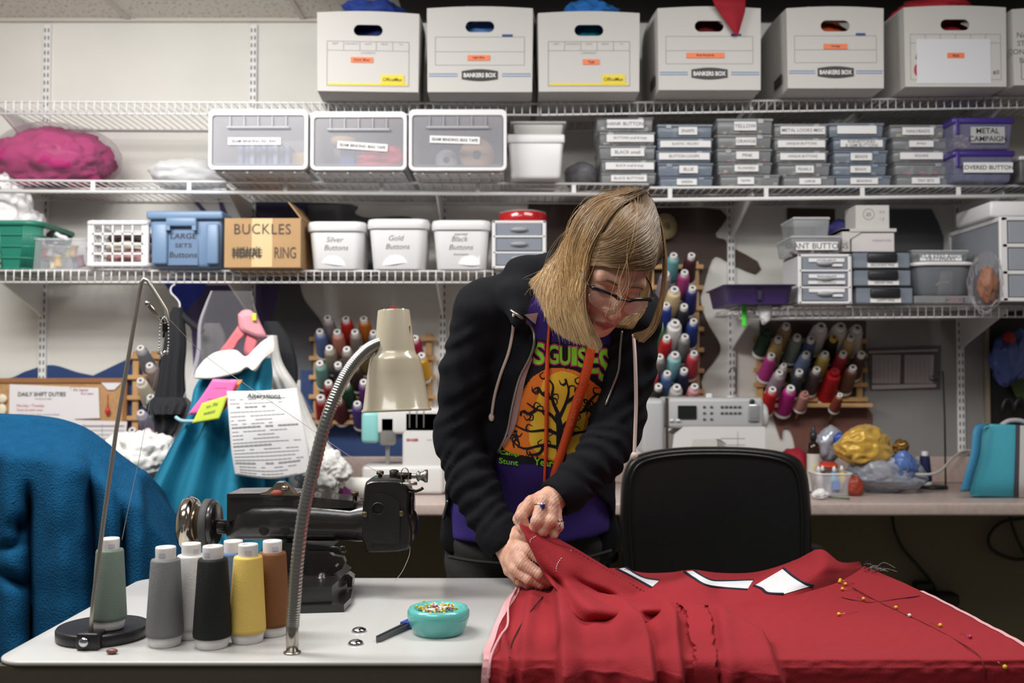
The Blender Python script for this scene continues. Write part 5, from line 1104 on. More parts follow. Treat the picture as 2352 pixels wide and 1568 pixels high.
for i in range(3, 25):
    a, b = Vector(G[i][1]), Vector(G[i][18]); w_ = q.uniform(.6, 1)
    for j in range(1, int(18 * w_)): 
        if q.random() < .85:
            p, r = Vector(G[i][j]), Vector(G[i][j + 1]); e = Vector((0, -.0022, 0)); z_ = Vector((0, 0, .0016 if i % 5 else .004))
            mb.add([p + e, p.lerp(r, .9) + e, p.lerp(r, .9) + e + z_, p + e + z_], [(0, 1, 2, 3)])
put('printed_lines', mb, LINE, t)
put('heading', text_mb(MB(), 'Alterations', Vector(G[2][10]) + Vector((0, -.004, 0)), UX, UZ, h=.013, w=.09, bold=.02), BLACKINK, t)
# pink padded hanger cover
PK = mat('cloth_pink', (222, 148, 158), .7); t = thing('padded_hanger', 'pink padded hanger holding the teal dress', 'hanger')
def pad(name, pl, dy, m):
    o_ = [Vector((p.x, p.y, 0)) for p in catmull([Vector((x, y, 0)) for x, y in pl + [pl[0]]], 40)[:-1]]; c_ = sum(o_, Vector()) / len(o_)
    ring_ = lambda k, d: [W(c_.x + (p.x - c_.x) * k, c_.y + (p.y - c_.y) * k, 2.85 + dy + d) for p in o_]
    put(name, MB().grid([ring_(.6, -.014), ring_(.86, -.011), ring_(1, 0), ring_(.86, .011), ring_(.6, .014)], closed=True).prism(ring_(.6, -.014), (0, .001, 0)).prism(ring_(.6, .014), (0, -.001, 0)), m, t, True)
pad('neck_cover', [(546, 722), (558, 712), (576, 712), (590, 728), (606, 756), (613, 776), (596, 778), (570, 768), (550, 756)], 0, PK)
pad('arm_cover', [(546, 748), (566, 764), (550, 784), (532, 812), (502, 812), (522, 782)], .012, mat('cloth_pink_deep', (210, 112, 120), .7))
pad('arm_cover', [(566, 764), (592, 778), (588, 800), (572, 822), (560, 806)], .014, mat('cloth_pink_deep', (0, 0, 0)))
put('yellow_clip', MB().box(tuple(W(584, 728, 2.83)), (.012, .006, .022), bev=.002), mat('clip_yellow', (232, 224, 60), .5), t)
# black garments
BG = mat('cloth_black', (27, 28, 33), .85, bump=.1, bscale=150)
t = thing('black_garment', 'black gathered garment hanging on a clear hook beside the rack', 'garment')
put('body_cloth', tubecloth([(398, 420, 706, 3.0), (386, 424, 735, 3.0), (376, 428, 790, 3.0), (366, 424, 850, 3.0), (356, 426, 905, 3.0), (346, 432, 930, 3.0), (352, 436, 950, 3.0), (356, 424, 985, 3.0), (366, 400, 1005, 3.0)], .04, 60, 8, .01, 3, 50), BG, t)
put('gathered_cuff', tubecloth([(352, 428, 912, 2.985), (340, 440, 926, 2.985), (338, 438, 938, 2.985), (350, 432, 950, 2.985)], .055, 60, 14, .012, 5, 12), BG, t)
put('shoulder_strap', MB().tube(catmull([W(412, 716, 3.0), W(430, 735, 3.0), W(452, 752, 3.0), W(466, 762, 3.0)], 10), .010, 8), BG, t)
o = put('hanger_hook', MB().tube(catmull([W(402, 652, 3.06), W(393, 660, 3.05), W(393, 672, 3.03), W(406, 686, 3.02), W(413, 700, 3.0), W(408, 722, 3.0), W(398, 732, 3.0)], 24), .0028, 8), clear('hook_clear', (226, 224, 230), .6, .15)); tag(o, 'clear plastic hanger hook on the shelf lip above the black garment', 'hanger')
o = put('black_garment', tubecloth([(606, 640, 738, 3.02), (610, 668, 780, 3.02), (618, 682, 830, 3.02), (630, 684, 868, 3.02), (650, 680, 885, 3.02)], .03, 40, 5, .01, 4), BG); tag(o, 'black sleeve hanging behind the right shoulder of the teal dress', 'garment')
o = put('grey_garment', tubecloth([(470, 505, 742, 3.05), (462, 518, 770, 3.05), (460, 520, 810, 3.05), (468, 512, 840, 3.05)], .02, 40, 5, .008, 4), mat('cloth_grey', (86, 82, 86), .8)); tag(o, 'dark grey cloth inside the clear garment bag', 'garment')
# white gathered garments
WG = mat('cloth_tulle', (222, 220, 216), .85, bump=.2, bscale=60)
o = put('white_garment', tubecloth([(606, 636, 770, 2.93), (612, 648, 830, 2.93), (628, 690, 900, 2.93), (640, 726, 980, 2.93), (650, 770, 1040, 2.93), (655, 800, 1080, 2.93), (655, 760, 1125, 2.92), (660, 735, 1150, 2.92)], .04, 80, 8, .014, 6, 50), WG); tag(o, 'white gathered skirt hanging behind the order form', 'garment')
o = put('white_garment', lump((W(745, 1085, 2.88).x, 2.87, W(745, 1085, 2.88).z), (.07, .05, .055), .3, 4.5, 7, 5), WG); tag(o, 'white ruffled hem bunched at the counter edge', 'garment')
o = put('white_garment', lump((W(320, 1060, 2.9).x, 2.9, W(320, 1050, 2.9).z), (.11, .07, .075), .25, 4.2, 11, 5), WG); tag(o, 'white ruffled garment between the blue fleece and the teal dress', 'garment')
# ================================================================ black office chair
t = thing('office_chair', 'black leather office chair with its back to the work table', 'chair'); LE = mat('black_leather', (13, 13, 14), .36, bump=.06, bscale=180); Y = 2.62
def outline(k, dy=0):
    pts = [(1432, 1320), (1424, 1200), (1426, 1120), (1432, 1082), (1450, 1052), (1490, 1036), (1560, 1027), (1640, 1025), (1720, 1027), (1790, 1036), (1832, 1052), (1852, 1082), (1860, 1130), (1864, 1200), (1862, 1330), (1845, 1420), (1640, 1440), (1450, 1420)]
    c = Vector((1642, 1210)); return [W(c.x + (x - c.x) * k, c.y + (y - c.y) * k, Y + dy) for x, y in pts]
ring = lambda k, dy: [p for p in catmull(outline(k, dy) + [outline(k, dy)[0]], 91)[:-1]]
put('backrest', MB().grid([ring(.90, -.002), ring(.94, -.010), ring(.975, -.004), ring(1.0, .03), ring(1.0, .07), ring(.97, .10), ring(.9, .115)], closed=True).prism(ring(.90, -.002), (0, .001, 0)).prism(ring(.9, .115), (0, -.001, 0)), LE, t, True)
put('seam_piping', MB().tube(ring(.905, -.004), .005, 8, True), LE, t)
a = W(1642, 1400, Y)
put('seat', MB().box((a.x, Y + .34, .50), (.5, .52, .11), bev=.045, seg=4), LE, t)
for px in (1400, 1885):
    p = W(px, 1262, Y + .06)
    ar = put('armrest', MB().box((p.x, Y + .22, p.z - .02), (.055, .30, .045), bev=.02, seg=4), LE, t); put('support', MB().tube([(p.x, Y + .2, p.z - .04), (p.x, Y + .22, .55), (a.x + (p.x - a.x) * .6, Y + .26, .44)], .014, 8), BLK, ar)
put('column', MB().cyl((a.x, Y + .34, .1), (a.x, Y + .34, .45), .03, 16), BLK, t)
for k in range(5):
    an = 2 * PI * k / 5 + .3; e = Vector((a.x + .3 * math.cos(an), Y + .34 + .3 * math.sin(an), .075)); lg = put('leg', MB().tube([(a.x, Y + .34, .11), e], [.028, .018], 8), BLK, t); put('caster', MB().ball((e.x, e.y, .03), .03, 8), BLK, lg)
# ================================================================ on the work table
TT = TZ + .0005
METAL = mat('nickel', (176, 170, 160), .22, .95); CHROME = mat('chrome', (205, 205, 210), .08, 1)
big = thing('thread_cone', 'x', 'thread cone', (0, 0, 0))
put('thread', MB().lathe([(.026, .015), (.0285, .016), (.0292, .022), (.0228, .132), (.0215, .135), (.016, .1355)], 32), thread((150, 150, 150)), big)
put('spool_tip', MB().lathe([(.0155, .134), (.0158, .152), (.0152, .1545), (.0085, .1545), (.0085, .14)], 24, caps=False), SPW, big)
put('spool_hole', MB().lathe([(.0086, .151), (.0001, .151)], 16, caps=False), HOLE, big)
put('spool_base', MB().lathe([(.0235, 0), (.0245, .002), (.0265, .014), (.026, .016)], 32), SPW, big)
put('tip_print', MB().grid([[(.01595 * math.cos(a), .01595 * math.sin(a), z) for a in [(-1.75 + i * .06) for i in range(12)]] for z in (.139, .146)]), mat('print_violet', (206, 200, 216), .5), big)
CONES = [(487, 1484, 232, (30, 31, 32), 'black thread cone standing in front on the work table'), (378, 1480, 226, (122, 122, 122), 'mid grey thread cone beside the black stand base'), (568, 1472, 224, (230, 196, 104), 'yellow thread cone between the black and brown cones'),
         (624, 1456, 216, (122, 78, 46), 'brown thread cone beside the gooseneck lamp'), (437, 1462, 216, (214, 212, 210), 'white thread cone between the grey and black cones'), (534, 1452, 212, (92, 112, 148), 'steel blue thread cone behind the yellow cone')]
firstb = [True]
def bigcone(loc, s, col, lab, rz):
    if firstb[0]:
        firstb[0] = False; c = big; c.location = loc; c.rotation_euler = (0, 0, rz); c['label'] = lab; c.scale = (s, s, s); recolor(c, {'thread': thread(col)})
    else: c = dup(big, loc, (0, 0, rz), lab, {'thread': thread(col)}, (s, s, s))
    c['group'] = 'thread cones on the work table'; return c
for k, (px, py, hp, col, lab) in enumerate(CONES):
    p = T(px, py, TT); bigcone((p.x, p.y, TT), hp * p.y / FPX / .1575, col, lab, .3 * k - .5)
# thread stand
STP = T(205, 1490, TT); BC = T(236, 1462, TT)
t = thing('thread_stand', 'black round thread stand with a tall bent wire rod', 'thread stand'); BI = mat('cast_black', (32, 31, 33), .35, bump=.05)
rb = 100 * BC.y / FPX
M = Matrix.Translation((BC.x, BC.y, TT))
put('base', MB().lathe([(rb * .97, 0), (rb, .004), (rb, .016), (rb * .97, .019), (rb * .9, .0185)], 48, M), BI, t)
put('clamp', MB().box((STP.x, STP.y + .006, TT + .013), (.034, .032, .026), bev=.003, seg=2), BI, t)
put('clamp_screw', MB().lathe([(.0075, 0), (.0075, .003), (.005, .005)], 16, Matrix.Translation((STP.x - .004, STP.y - .010, TT + .013)) @ Matrix.Rotation(PI / 2, 4, 'X')), CHROME, t)
y = STP.y + .002
rod = [(STP.x, y, TT + .012)] + [W(px, py, y + .0) for px, py in [(214, 1380), (240, 1180), (268, 980), (300, 790), (320, 670), (324, 650), (331, 641), (340, 645), (352, 665), (372, 697), (381, 712), (385, 730), (385, 748)]]
put('rod', MB().tube(rod, .0033, 12), mat('rod_steel', (176, 170, 162), .42, .85), t)
put('cross_pin', MB().tube([W(338, 697, y - .03), W(360, 722, y - .01), W(386, 752, y + .01)], .0034, 10).ball(W(338, 697, y - .03), .0042, 8), METAL, t)
put('guide_tip', MB().box(tuple(W(381, 752, y)), (.009, .012, .016), bev=.002).tube([W(378, 755, y), W(376, 775, y)], .002, 6), mat('guide_dark', (60, 56, 52), .3, .8), t)
o = put('thread', MB().tube(catmull([W(386, 730, y), W(470, 815, 1.75), W(560, 880, 1.75), (W(700, 975, 1.75)), W(800, 1045, 1.75), W(880, 1090, 1.75)], 40), .00045, 5), mat('thread_pale', (170, 166, 160), .6)); tag(o, 'fine pale thread running from the wire rod to the machine', 'thread')
o = put('thread', MB().tube(catmull([W(378, 770, y), W(345, 920, y + .03), W(318, 1060, y + .06), W(292, 1180, y + .07), W(280, 1240, y + .075)], 30), .00045, 5), mat('thread_pale', (0, 0, 0))); tag(o, 'fine pale thread rising from the sage green cone to the rod', 'thread')
ch = [W(px, py, y - .004) for px, py in [(378, 728), (385, 740), (387, 770), (386, 800), (384, 812)]] ; ch2 = [W(px, py, y - .008) for px, py in [(378, 728), (369, 740), (367, 770), (366, 800), (371, 814)]]
mb = MB()
for C in (ch, ch2):
    for p in catmull(C, 17): mb.ball(p, .0016, 6)
put('ball_chain', mb, CHROME, t); put('chain_connector', MB().cyl(W(370, 816, y - .006), W(382, 806, y - .006), .0022, 8), CHROME, t)
c = bigcone((T(250, 1441, TT + .02).x, T(250, 1441, TT + .02).y, TT + .0195), 206 * 1.62 / FPX / .1575, (112, 126, 116), 'sage green thread cone on the black thread stand', .4)
bs = T(257, 1501, TT); o = put('brown_bead', MB().ball((bs.x, bs.y, TT + .004), (.009, .006, .0042), 10), mat('bead_brown', (120, 78, 66), .3)); tag(o, 'small brown bead on the table near the thread stand', 'bead')
# gooseneck lamp
t = thing('gooseneck_lamp', 'cream gooseneck lamp clamped to the front of the work table', 'lamp'); LB = T(671, 1499, TT); CREAM = mat('cream_enamel', (188, 178, 156), .22, coat=.4)
put('base_flange', MB().lathe([(.0135, 0), (.0135, .002), (.010, .003)], 24, Matrix.Translation((LB.x, LB.y, TT))), METAL, t)
put('base_tube', MB().lathe([(.0095, .002), (.0095, .040), (.0085, .042)], 24, Matrix.Translation((LB.x, LB.y, TT))), METAL, t)
yl = LB.y
pa = catmull([Vector((LB.x, yl, TT + .040))] + [W(px, py, yy) for px, py, yy in [(676, 1380, yl), (683, 1290, yl), (697, 1180, yl), (718, 1085, yl + .005), (748, 970, yl + .01), (777, 895, yl + .02), (806, 843, yl + .03), (840, 806, yl + .04), (868, 790, yl + .048), (893, 784, yl + .055)]], 330)
rr = [.0098 + .0009 * math.sin(i * PI) + (.0009 if i % 3 == 0 else 0) for i in range(330)]
put('gooseneck', MB().tube(pa, rr, 16), mat('gooseneck_steel', (178, 176, 172), .24, .95), t)
TOP, BOT = W(906, 714, yl + .075), W(911, 945, yl + .06); Z = (TOP - BOT); Lh = Z.length; sc = (yl + .065) / FPX
M = Matrix.Translation(BOT) @ Vector((0, 0, 1)).rotation_difference((Z + Vector((0, -.010, 0))).normalized()).to_matrix().to_4x4()
h = Lh
prof = [(78.5 * sc, 0), (80 * sc, .002), (78.5 * sc, .004), (76 * sc, .006), (64 * sc, h * .38), (58.5 * sc, h * .50), (56 * sc, h * .535), (49 * sc, h * .565), (46.5 * sc, h * .60), (37 * sc, h * .985), (35.5 * sc, h)]
put('lamp_shade', MB().lathe(prof, 56, M, caps=False).lathe([(35.5 * sc, h), (.0002, h)], 56, M, caps=False).lathe([(74 * sc, .002), (62 * sc, h * .38), (45 * sc, h * .58)], 56, M, caps=False), CREAM, t)
put('switch', MB().prism([(-.008, -.004, h), (.010, -.004, h), (.008, -.004, h + .002), (-.003, -.004, h + .008)], (0, .008, 0)).xf(M), mat('switch_red', (176, 60, 50), .4), t, True)
for dx in (-.014, .016): put('screw', MB().ball((dx, -.006, h + .0005), .0018, 6).xf(M), METAL, t)
nk = W(893, 784, yl + .055); put('neck_joint', MB().ball(nk + Vector((.004, -.004, 0)), .0125, 12).tube([pa[-12], nk], .0118, 14), METAL, t)
put('shade_label', MB().box((37.5 * sc, -16 * sc, h * .72), (.0012, .005, .036)).xf(M), mat('label_dark', (60, 58, 56), .5), t)
# snaps, cutter, pincushion
for k, (px, py) in enumerate([(825, 1449), (817, 1478)]):
    p = T(px, py, TT); o = put('snap_dome', MB().lathe([(.0125, 0), (.0128, .0006), (.0105, .004), (.006, .0062), (.0003, .007)], 28, Matrix.Translation((p.x, p.y, TT))), CHROME); tag(o, ['rear', 'front'][k] + ' of two shiny domed caps on the table', 'metal cap')
a, b = T(868, 1474, TT), T(938, 1440, TT); d = (b - a).normalized(); n = Vector((-d.y, d.x, 0))
t = thing('utility_knife', 'grey snap knife with a blue end beside the pincushion', 'knife')
put('handle', MB().prism([a + n * .006 + d * .004, a - n * .004, b - n * .007, b + n * .007], (0, 0, .008)), mat('knife_grey', (84, 84, 88), .4, .3), t, True); put('rail', MB().prism([a + n * .0025 + Vector((0, 0, .0081)), a - n * .001 + Vector((0, 0, .0081)), b - n * .002 + Vector((0, 0, .0081)), b + n * .002 + Vector((0, 0, .0081))], (0, 0, .0015)), mat('rail_dark', (46, 46, 48), .4), t, True)
put('end_cap', MB().prism([b + n * .009 - d * .012, b - n * .009 - d * .012, b - n * .009 + d * .02, b + n * .009 + d * .02], (0, 0, .0105)), mat('cap_blue', (44, 70, 160), .35), t, True); put('blade', MB().prism([a + n * .003, a - n * .003, a - d * .008 - n * .002], (0, 0, .0008)), METAL, t, True)
pc = T(1007, 1452, TT); t = thing('pincushion', 'round turquoise magnetic pincushion heaped with pins', 'pincushion', (pc.x, pc.y, TT)); R_ = 71.5 * pc.y / FPX
TQ = mat('turquoise', (96, 184, 178), .22, coat=.3)
put('cushion_body', MB().lathe([(R_ * .76, 0), (R_ * .80, .003), (R_ * .86, .009), (R_ * .875, .0105), (R_ * .95, .020), (R_, .029), (R_ * .985, .036), (R_ * .93, .041), (R_ * .85, .0425), (R_ * .74, .040), (R_ * .66, .035), (R_ * .4, .031), (.0004, .030)], 56), TQ, t)
q = random.Random(12); HEADS = [('yellow', (228, 190, 50)), ('yellow', (228, 190, 50)), ('yellow', (228, 190, 50)), ('lemon', (224, 214, 80)), ('white', (230, 226, 220)), ('white', (230, 226, 220)), ('berry', (180, 50, 100)), ('orange', (220, 110, 40)), ('purple', (110, 60, 120)), ('red', (200, 56, 46)), ('teal', (40, 130, 120)), ('cream', (224, 200, 170))]
def pin(head, tip, nm, c, lab, group, r=.0021):
    o = thing('dressmaker_pin', lab, 'pin', None, group); put('pin_head', MB().ball(head, r, 8), mat('pin_' + nm, c, .25), o); put('pin_shaft', MB().tube([head, tip], .00032, 5), METAL, o); return o
WHR = mat('pin_white_head', (230, 226, 216), .3)
for k in range(74):
    a = q.uniform(0, 2 * PI); rr_ = R_ * .64 * math.sqrt(q.random()); nm, c = HEADS[q.randrange(len(HEADS))]
    if rr_ > R_ * .5 and q.random() < .6: nm, c = 'yellow', (228, 190, 50)
    hd = Vector((pc.x + rr_ * math.cos(a), pc.y + rr_ * math.sin(a), TT + .036 + q.uniform(0, .008) * (1.3 - rr_ / R_))); b_ = a + PI + q.uniform(-.8, .8)
    tp = Vector((hd.x + .02 * math.cos(b_), hd.y + .02 * math.sin(b_), TT + .034 + q.uniform(-.002, .006)))
    pin(hd, tp, nm, c, nm + ' headed pin lying in the heap on the turquoise pincushion', nm + ' pins on the pincushion')
for px, py, tx, ty, nm in [(973, 1380, 990, 1392, 'lemon'), (1031, 1387, 1024, 1402, 'yellow'), (957, 1392, 985, 1399, 'yellow'), (947, 1398, 970, 1404, 'yellow'), (1003, 1391, 1000, 1405, 'berry'), (1052, 1419, 1030, 1404, 'lemon')]:
    c = dict(HEADS)[nm]; pin(W(px, py, pc.y), W(tx, ty, pc.y), nm, c, nm + ' headed pin sticking up out of the pincushion heap', nm + ' pins sticking up from the pincushion')
for k in range(9):
    a = q.uniform(0, 2 * PI); hd = Vector((pc.x + q.uniform(-.018, .012), pc.y + q.uniform(-.022, .01), TT + .041)); tp = hd + Vector((.022 * math.cos(a), .012 * math.sin(a), -.002))
    o = put('dressmaker_pin', MB().tube([hd, tp], .0011, 6), WHR); tag(o, 'white flat headed pin lying in the heap on the pincushion', 'pin', 'white flat pins on the pincushion')
# ================================================================ blindstitch machine
t = thing('blindstitch_machine', 'old black cast iron blindstitch machine on the work table', 'sewing machine'); IR = mat('machine_black', (30, 28, 27), .3, bump=.06, bscale=70, var=.2, vscale=30, coat=.3); OLD = mat('old_nickel', (150, 136, 120), .24, .9, var=.25, vscale=30)
Ym = 1.90
def P(px, py, dy=0): return W(px, py, Ym + dy)
s_ = Ym / FPX
# arm: a long barrel lofted along x
def loft_x(rows, n=28, e=2.6):
    R = []
    for px, ya, yb, dp, cy in rows:
        zc, hz = (P(px, ya).z + P(px, yb).z) / 2, (P(px, ya).z - P(px, yb).z) / 2; r = []
        for k in range(n):
            a = 2 * PI * k / n; ca, sa = math.cos(a), math.sin(a); f = lambda v: math.copysign(abs(v) ** (2 / e), v)
            r.append(Vector((P(px, (ya + yb) / 2).x, Ym + cy + dp * f(ca), zc + hz * f(sa))))
        R.append(r)
    return MB().grid(R, closed=True).prism(R[0], (.0005, 0, 0)).prism(R[-1], (-.0005, 0, 0))
put('arm', loft_x([(505, 1200, 1245, .02, .06), (518, 1190, 1252, .03, .06), (540, 1165, 1250, .045, .06), (575, 1152, 1250, .05, .06), (640, 1150, 1250, .05, .06), (720, 1156, 1252, .05, .06), (800, 1164, 1252, .048, .06), (812, 1160, 1254, .05, .06), (830, 1156, 1254, .05, .06)]), IR, t, True)
put('top_plate', MB().prism([P(521, 1136, .02), P(625, 1134, .02), P(700, 1140, .02), P(812, 1150, .02), P(812, 1166, .02), P(760, 1168, .02), P(600, 1170, .02), P(521, 1200, .02)], (0, .085, 0)).prism([P(521, 1134, .012), P(625, 1132, .012), P(690, 1137, .012), P(690, 1142, .012), P(521, 1142, .012)], (0, .10, 0)), IR, t, True)
# head block
HO = [(835, 1250), (830, 1235), (831, 1180), (836, 1118), (845, 1104), (868, 1101), (915, 1102), (930, 1112), (937, 1140), (936, 1180), (944, 1220), (940, 1258), (925, 1266), (900, 1269), (845, 1270), (838, 1262)]
ho = catmull([P(x, y, -.005) for x, y in HO] + [P(*HO[0], -.005)], 72)[:-1]; hc = sum(ho, Vector()) / len(ho)
sh = lambda k, dy: [hc + (p - hc) * k + Vector((0, dy, 0)) for p in ho]
put('head_block', MB().grid([sh(.93, 0), sh(.985, .004), sh(1, .012), sh(1, .09), sh(.95, .10)], closed=True).prism(sh(.93, 0), (0, .0005, 0)).prism(sh(.95, .1), (0, -.0005, 0)), IR, t, True)
fp = [(846, 1150), (850, 1138), (862, 1133), (890, 1136), (915, 1150), (918, 1165), (918, 1225), (912, 1246), (860, 1246), (848, 1238)]
fpp = catmull([P(x, y, -.006) for x, y in fp] + [P(*fp[0], -.006)], 50)[:-1]; fc = sum(fpp, Vector()) / 50
hole = [P(868 + 14.5 * math.cos(a * PI / 10), 1168 + 15 * math.sin(a * PI / 10), -.0065) for a in range(20)]
put('face_plate', MB().holed(fpp, [hole], (0, -.004, 0)), IR, t); put('sight_hole', MB().lathe([(.012, 0), (.011, .0012), (.0105, .0012), (.0102, .0002)], 24, Matrix.Translation(P(868, 1168, -.0108)) @ Matrix.Rotation(PI / 2, 4, 'X'), caps=False), mat('bore_dark', (14, 12, 12), .5), t)
for px, py in ((838, 1181), (921, 1179)): put('screw', MB().lathe([(.0055, 0), (.0055, .003), (.004, .004)], 16, Matrix.Translation(P(px, py, -.006)) @ Matrix.Rotation(PI / 2, 4, 'X')), mat('brass_old', (110, 96, 72), .35, .7), t)
put('side_dome', MB().ball(P(936, 1205, .05), (.022, .04, .036), 14), IR, t); put('ring_flange', MB().lathe([(.026, 0), (.028, .003), (.026, .006)], 28, Matrix.Translation(P(944, 1160, .05)) @ Matrix.Rotation(PI / 2, 4, 'Y')), IR, t)
# needle side fittings
put('tension_post', MB().cyl(P(912, 1092, .03), P(945, 1093, .03), .0065, 12), mat('post_dark', (48, 42, 38), .35, .7), t)
spr = [P(942 + 14 * i / 60, 1093, .03) + Vector((0, math.cos(i * 2 * PI / 6) * .0042, math.sin(i * 2 * PI / 6) * .0042)) for i in range(61)]
put('tension_spring', MB().tube(spr, .0011, 6), METAL, t); put('tension_knob', MB().lathe([(.007, 0), (.011, .003), (.0075, .007), (.0095, .012), (.0125, .016), (.0125, .021)], 20, Matrix.Translation(P(957, 1093, .03)) @ Matrix.Rotation(PI / 2, 4, 'Y')), mat('zinc', (140, 138, 134), .35, .8), t)
put('wire_loop', MB().tube([P(930 + 9 * math.cos(a * PI / 10), 1090 + 16 * math.sin(a * PI / 10), .02) for a in range(20)], .001, 6, True), METAL, t)
for px, ya, yb in ((873, 1083, 1102), (815, 1130, 1150)): put('oil_stud', MB().lathe([(.0045, 0), (.004, .010), (.0072, .011), (.0072, .017), (.005, .018)], 14, Matrix.Translation(P(px, yb, .05))), mat('stud_bronze', (92, 76, 58), .35, .7), t)
put('oil_stud', MB().lathe([(.009, 0), (.009, .02), (.005, .022)], 14, Matrix.Translation(P(905, 1104, .05))), mat('stud_dark', (46, 42, 38), .4, .6), t)
put('guide_rod', MB().cyl(P(918, 1112, .0), P(958, 1110, .0), .0033, 8), METAL, t); put('guide_arm', MB().tube([P(936, 1122, .01), P(955, 1128, .01), P(966, 1124, .01), P(972, 1120, .01)], .003, 8), mat('post_dark', (0, 0, 0)), t)
put('thread_plate', MB().prism([P(690, 1130, .01), P(676, 1134, .01)] + [P(x, y, .01) for x, y in [(655, 1112), (648, 1108), (634, 1108), (626, 1118), (612, 1128), (597, 1132), (597, 1136), (690, 1138)]], (0, .03, 0)), OLD, t, True); put('red_felt', MB().lathe([(.018, 0), (.02, .004), (.016, .010)], 20, Matrix.Translation(P(640, 1135, .025))), mat('felt_red', (150, 74, 62), .9), t); put('plate_knob', MB().lathe([(.0045, 0), (.009, .003), (.009, .007), (.005, .010)], 16, Matrix.Translation(P(655, 1126, .005))), OLD, t)
# handwheel, collar and belt pulley
def wheel(px, prof, py=1202, dy=.06): return MB().lathe(prof, 40, Matrix.Translation(P(px, py, dy)) @ Matrix.Rotation(PI / 2, 4, 'Y'))
put('handwheel', wheel(420, [(.022, 0), (.040, -.002), (.048, .002), (.0525, .010), (.0525, .018), (.047, .026), (.038, .030), (.030, .030)]), mat('nickel_wheel', (190, 180, 168), .12, 1), t)
put('collar', wheel(452, [(.034, -.004), (.034, .014), (.036, .015), (.036, .019), (.03, .021)]), OLD, t); put('drive_belt', wheel(470, [(.0465, 0), (.048, .001), (.048, .013), (.0465, .014)]), mat('rubber_belt', (66, 64, 64), .7), t); put('pulley', wheel(476, [(.042, 0), (.044, .004), (.044, .016), (.040, .020), (.012, .022)]), IR, t); put('shaft', MB().cyl(P(440, 1202, .06), P(530, 1212, .06), .014, 14), IR, t)
for px, py in ((606, 1218), (655, 1218)): put('oil_hole', MB().lathe([(.0095, 0), (.0095, .0015), (.008, .002)], 18, Matrix.Translation(P(px, py, .0125)) @ Matrix.Rotation(PI / 2, 4, 'X')), mat('bore_dark', (0, 0, 0)), t)
# pedestal, cloth plate and base
put('pedestal', MB().prism([P(655, 1245, .03), P(765, 1255, .03), P(768, 1285, .03), P(752, 1318, .03), P(760, 1340, .03), P(700, 1400, .03), P(655, 1400, .03), P(640, 1330, .03)], (0, .07, 0)), IR, t, True)
put('cam_plate', MB().holed([P(x, y, .005) for x, y in [(700, 1268), (755, 1268), (765, 1276), (788, 1280), (793, 1292), (786, 1306), (765, 1318), (740, 1330), (700, 1330)]], [[P(774 + 5 * math.cos(a * PI / 6), 1297 + 5 * math.sin(a * PI / 6), .005) for a in range(12)]], (0, .02, 0)), IR, t)
put('eyelet', MB().tube([P(787 + 7 * math.cos(a * PI / 8), 1262 + 6.5 * math.sin(a * PI / 8), .0) for a in range(16)], .0022, 8, True).cyl(P(757, 1256, 0), P(782, 1258, 0), .0026, 8), IR, t)
bb = [T(690, 1408, TT), T(790, 1405, TT), T(806, 1388, TT), T(812, 1355, TT), T(800, 1342, TT), T(640, 1342, TT), T(560, 1400, TT)]
put('base', MB().prism(bb, (0, 0, .013)), IR, t, True)
b2 = [p + Vector((-.004, .006, .013)) for p in bb]
put('base_plate', MB().prism([b2[0] + Vector((0, .006, 0)), b2[1] + Vector((-.02, .006, 0)), b2[3], b2[4] + Vector((0, -.01, 0)), b2[5], b2[6]], (0, 0, .03)), IR, t, True); put('base_knob', MB().lathe([(.014, 0), (.011, .006), (.0088, .007), (.0075, .012), (.003, .0145)], 20, Matrix.Translation(P(740, 1332, -.01))), mat('knob_dark', (50, 44, 40), .3, .3), t)
put('feed_bracket', MB().prism([P(775, 1322, .02), P(800, 1318, .02), P(810, 1326, .02), P(808, 1348, .02), P(798, 1348, .02), P(796, 1332, .02), P(772, 1334, .02)], (0, .03, 0)), IR, t, True)
o = put('thread', MB().tube(catmull([P(942, 1255, .0), P(940, 1275, -.01), P(930, 1300, -.03), P(922, 1315, -.04), P(912, 1328, -.05), P(906, 1335, -.06)], 24), .0005, 5), mat('thread_pale', (0, 0, 0))); tag(o, 'loose thread tail hanging from the blindstitch machine head', 'thread')
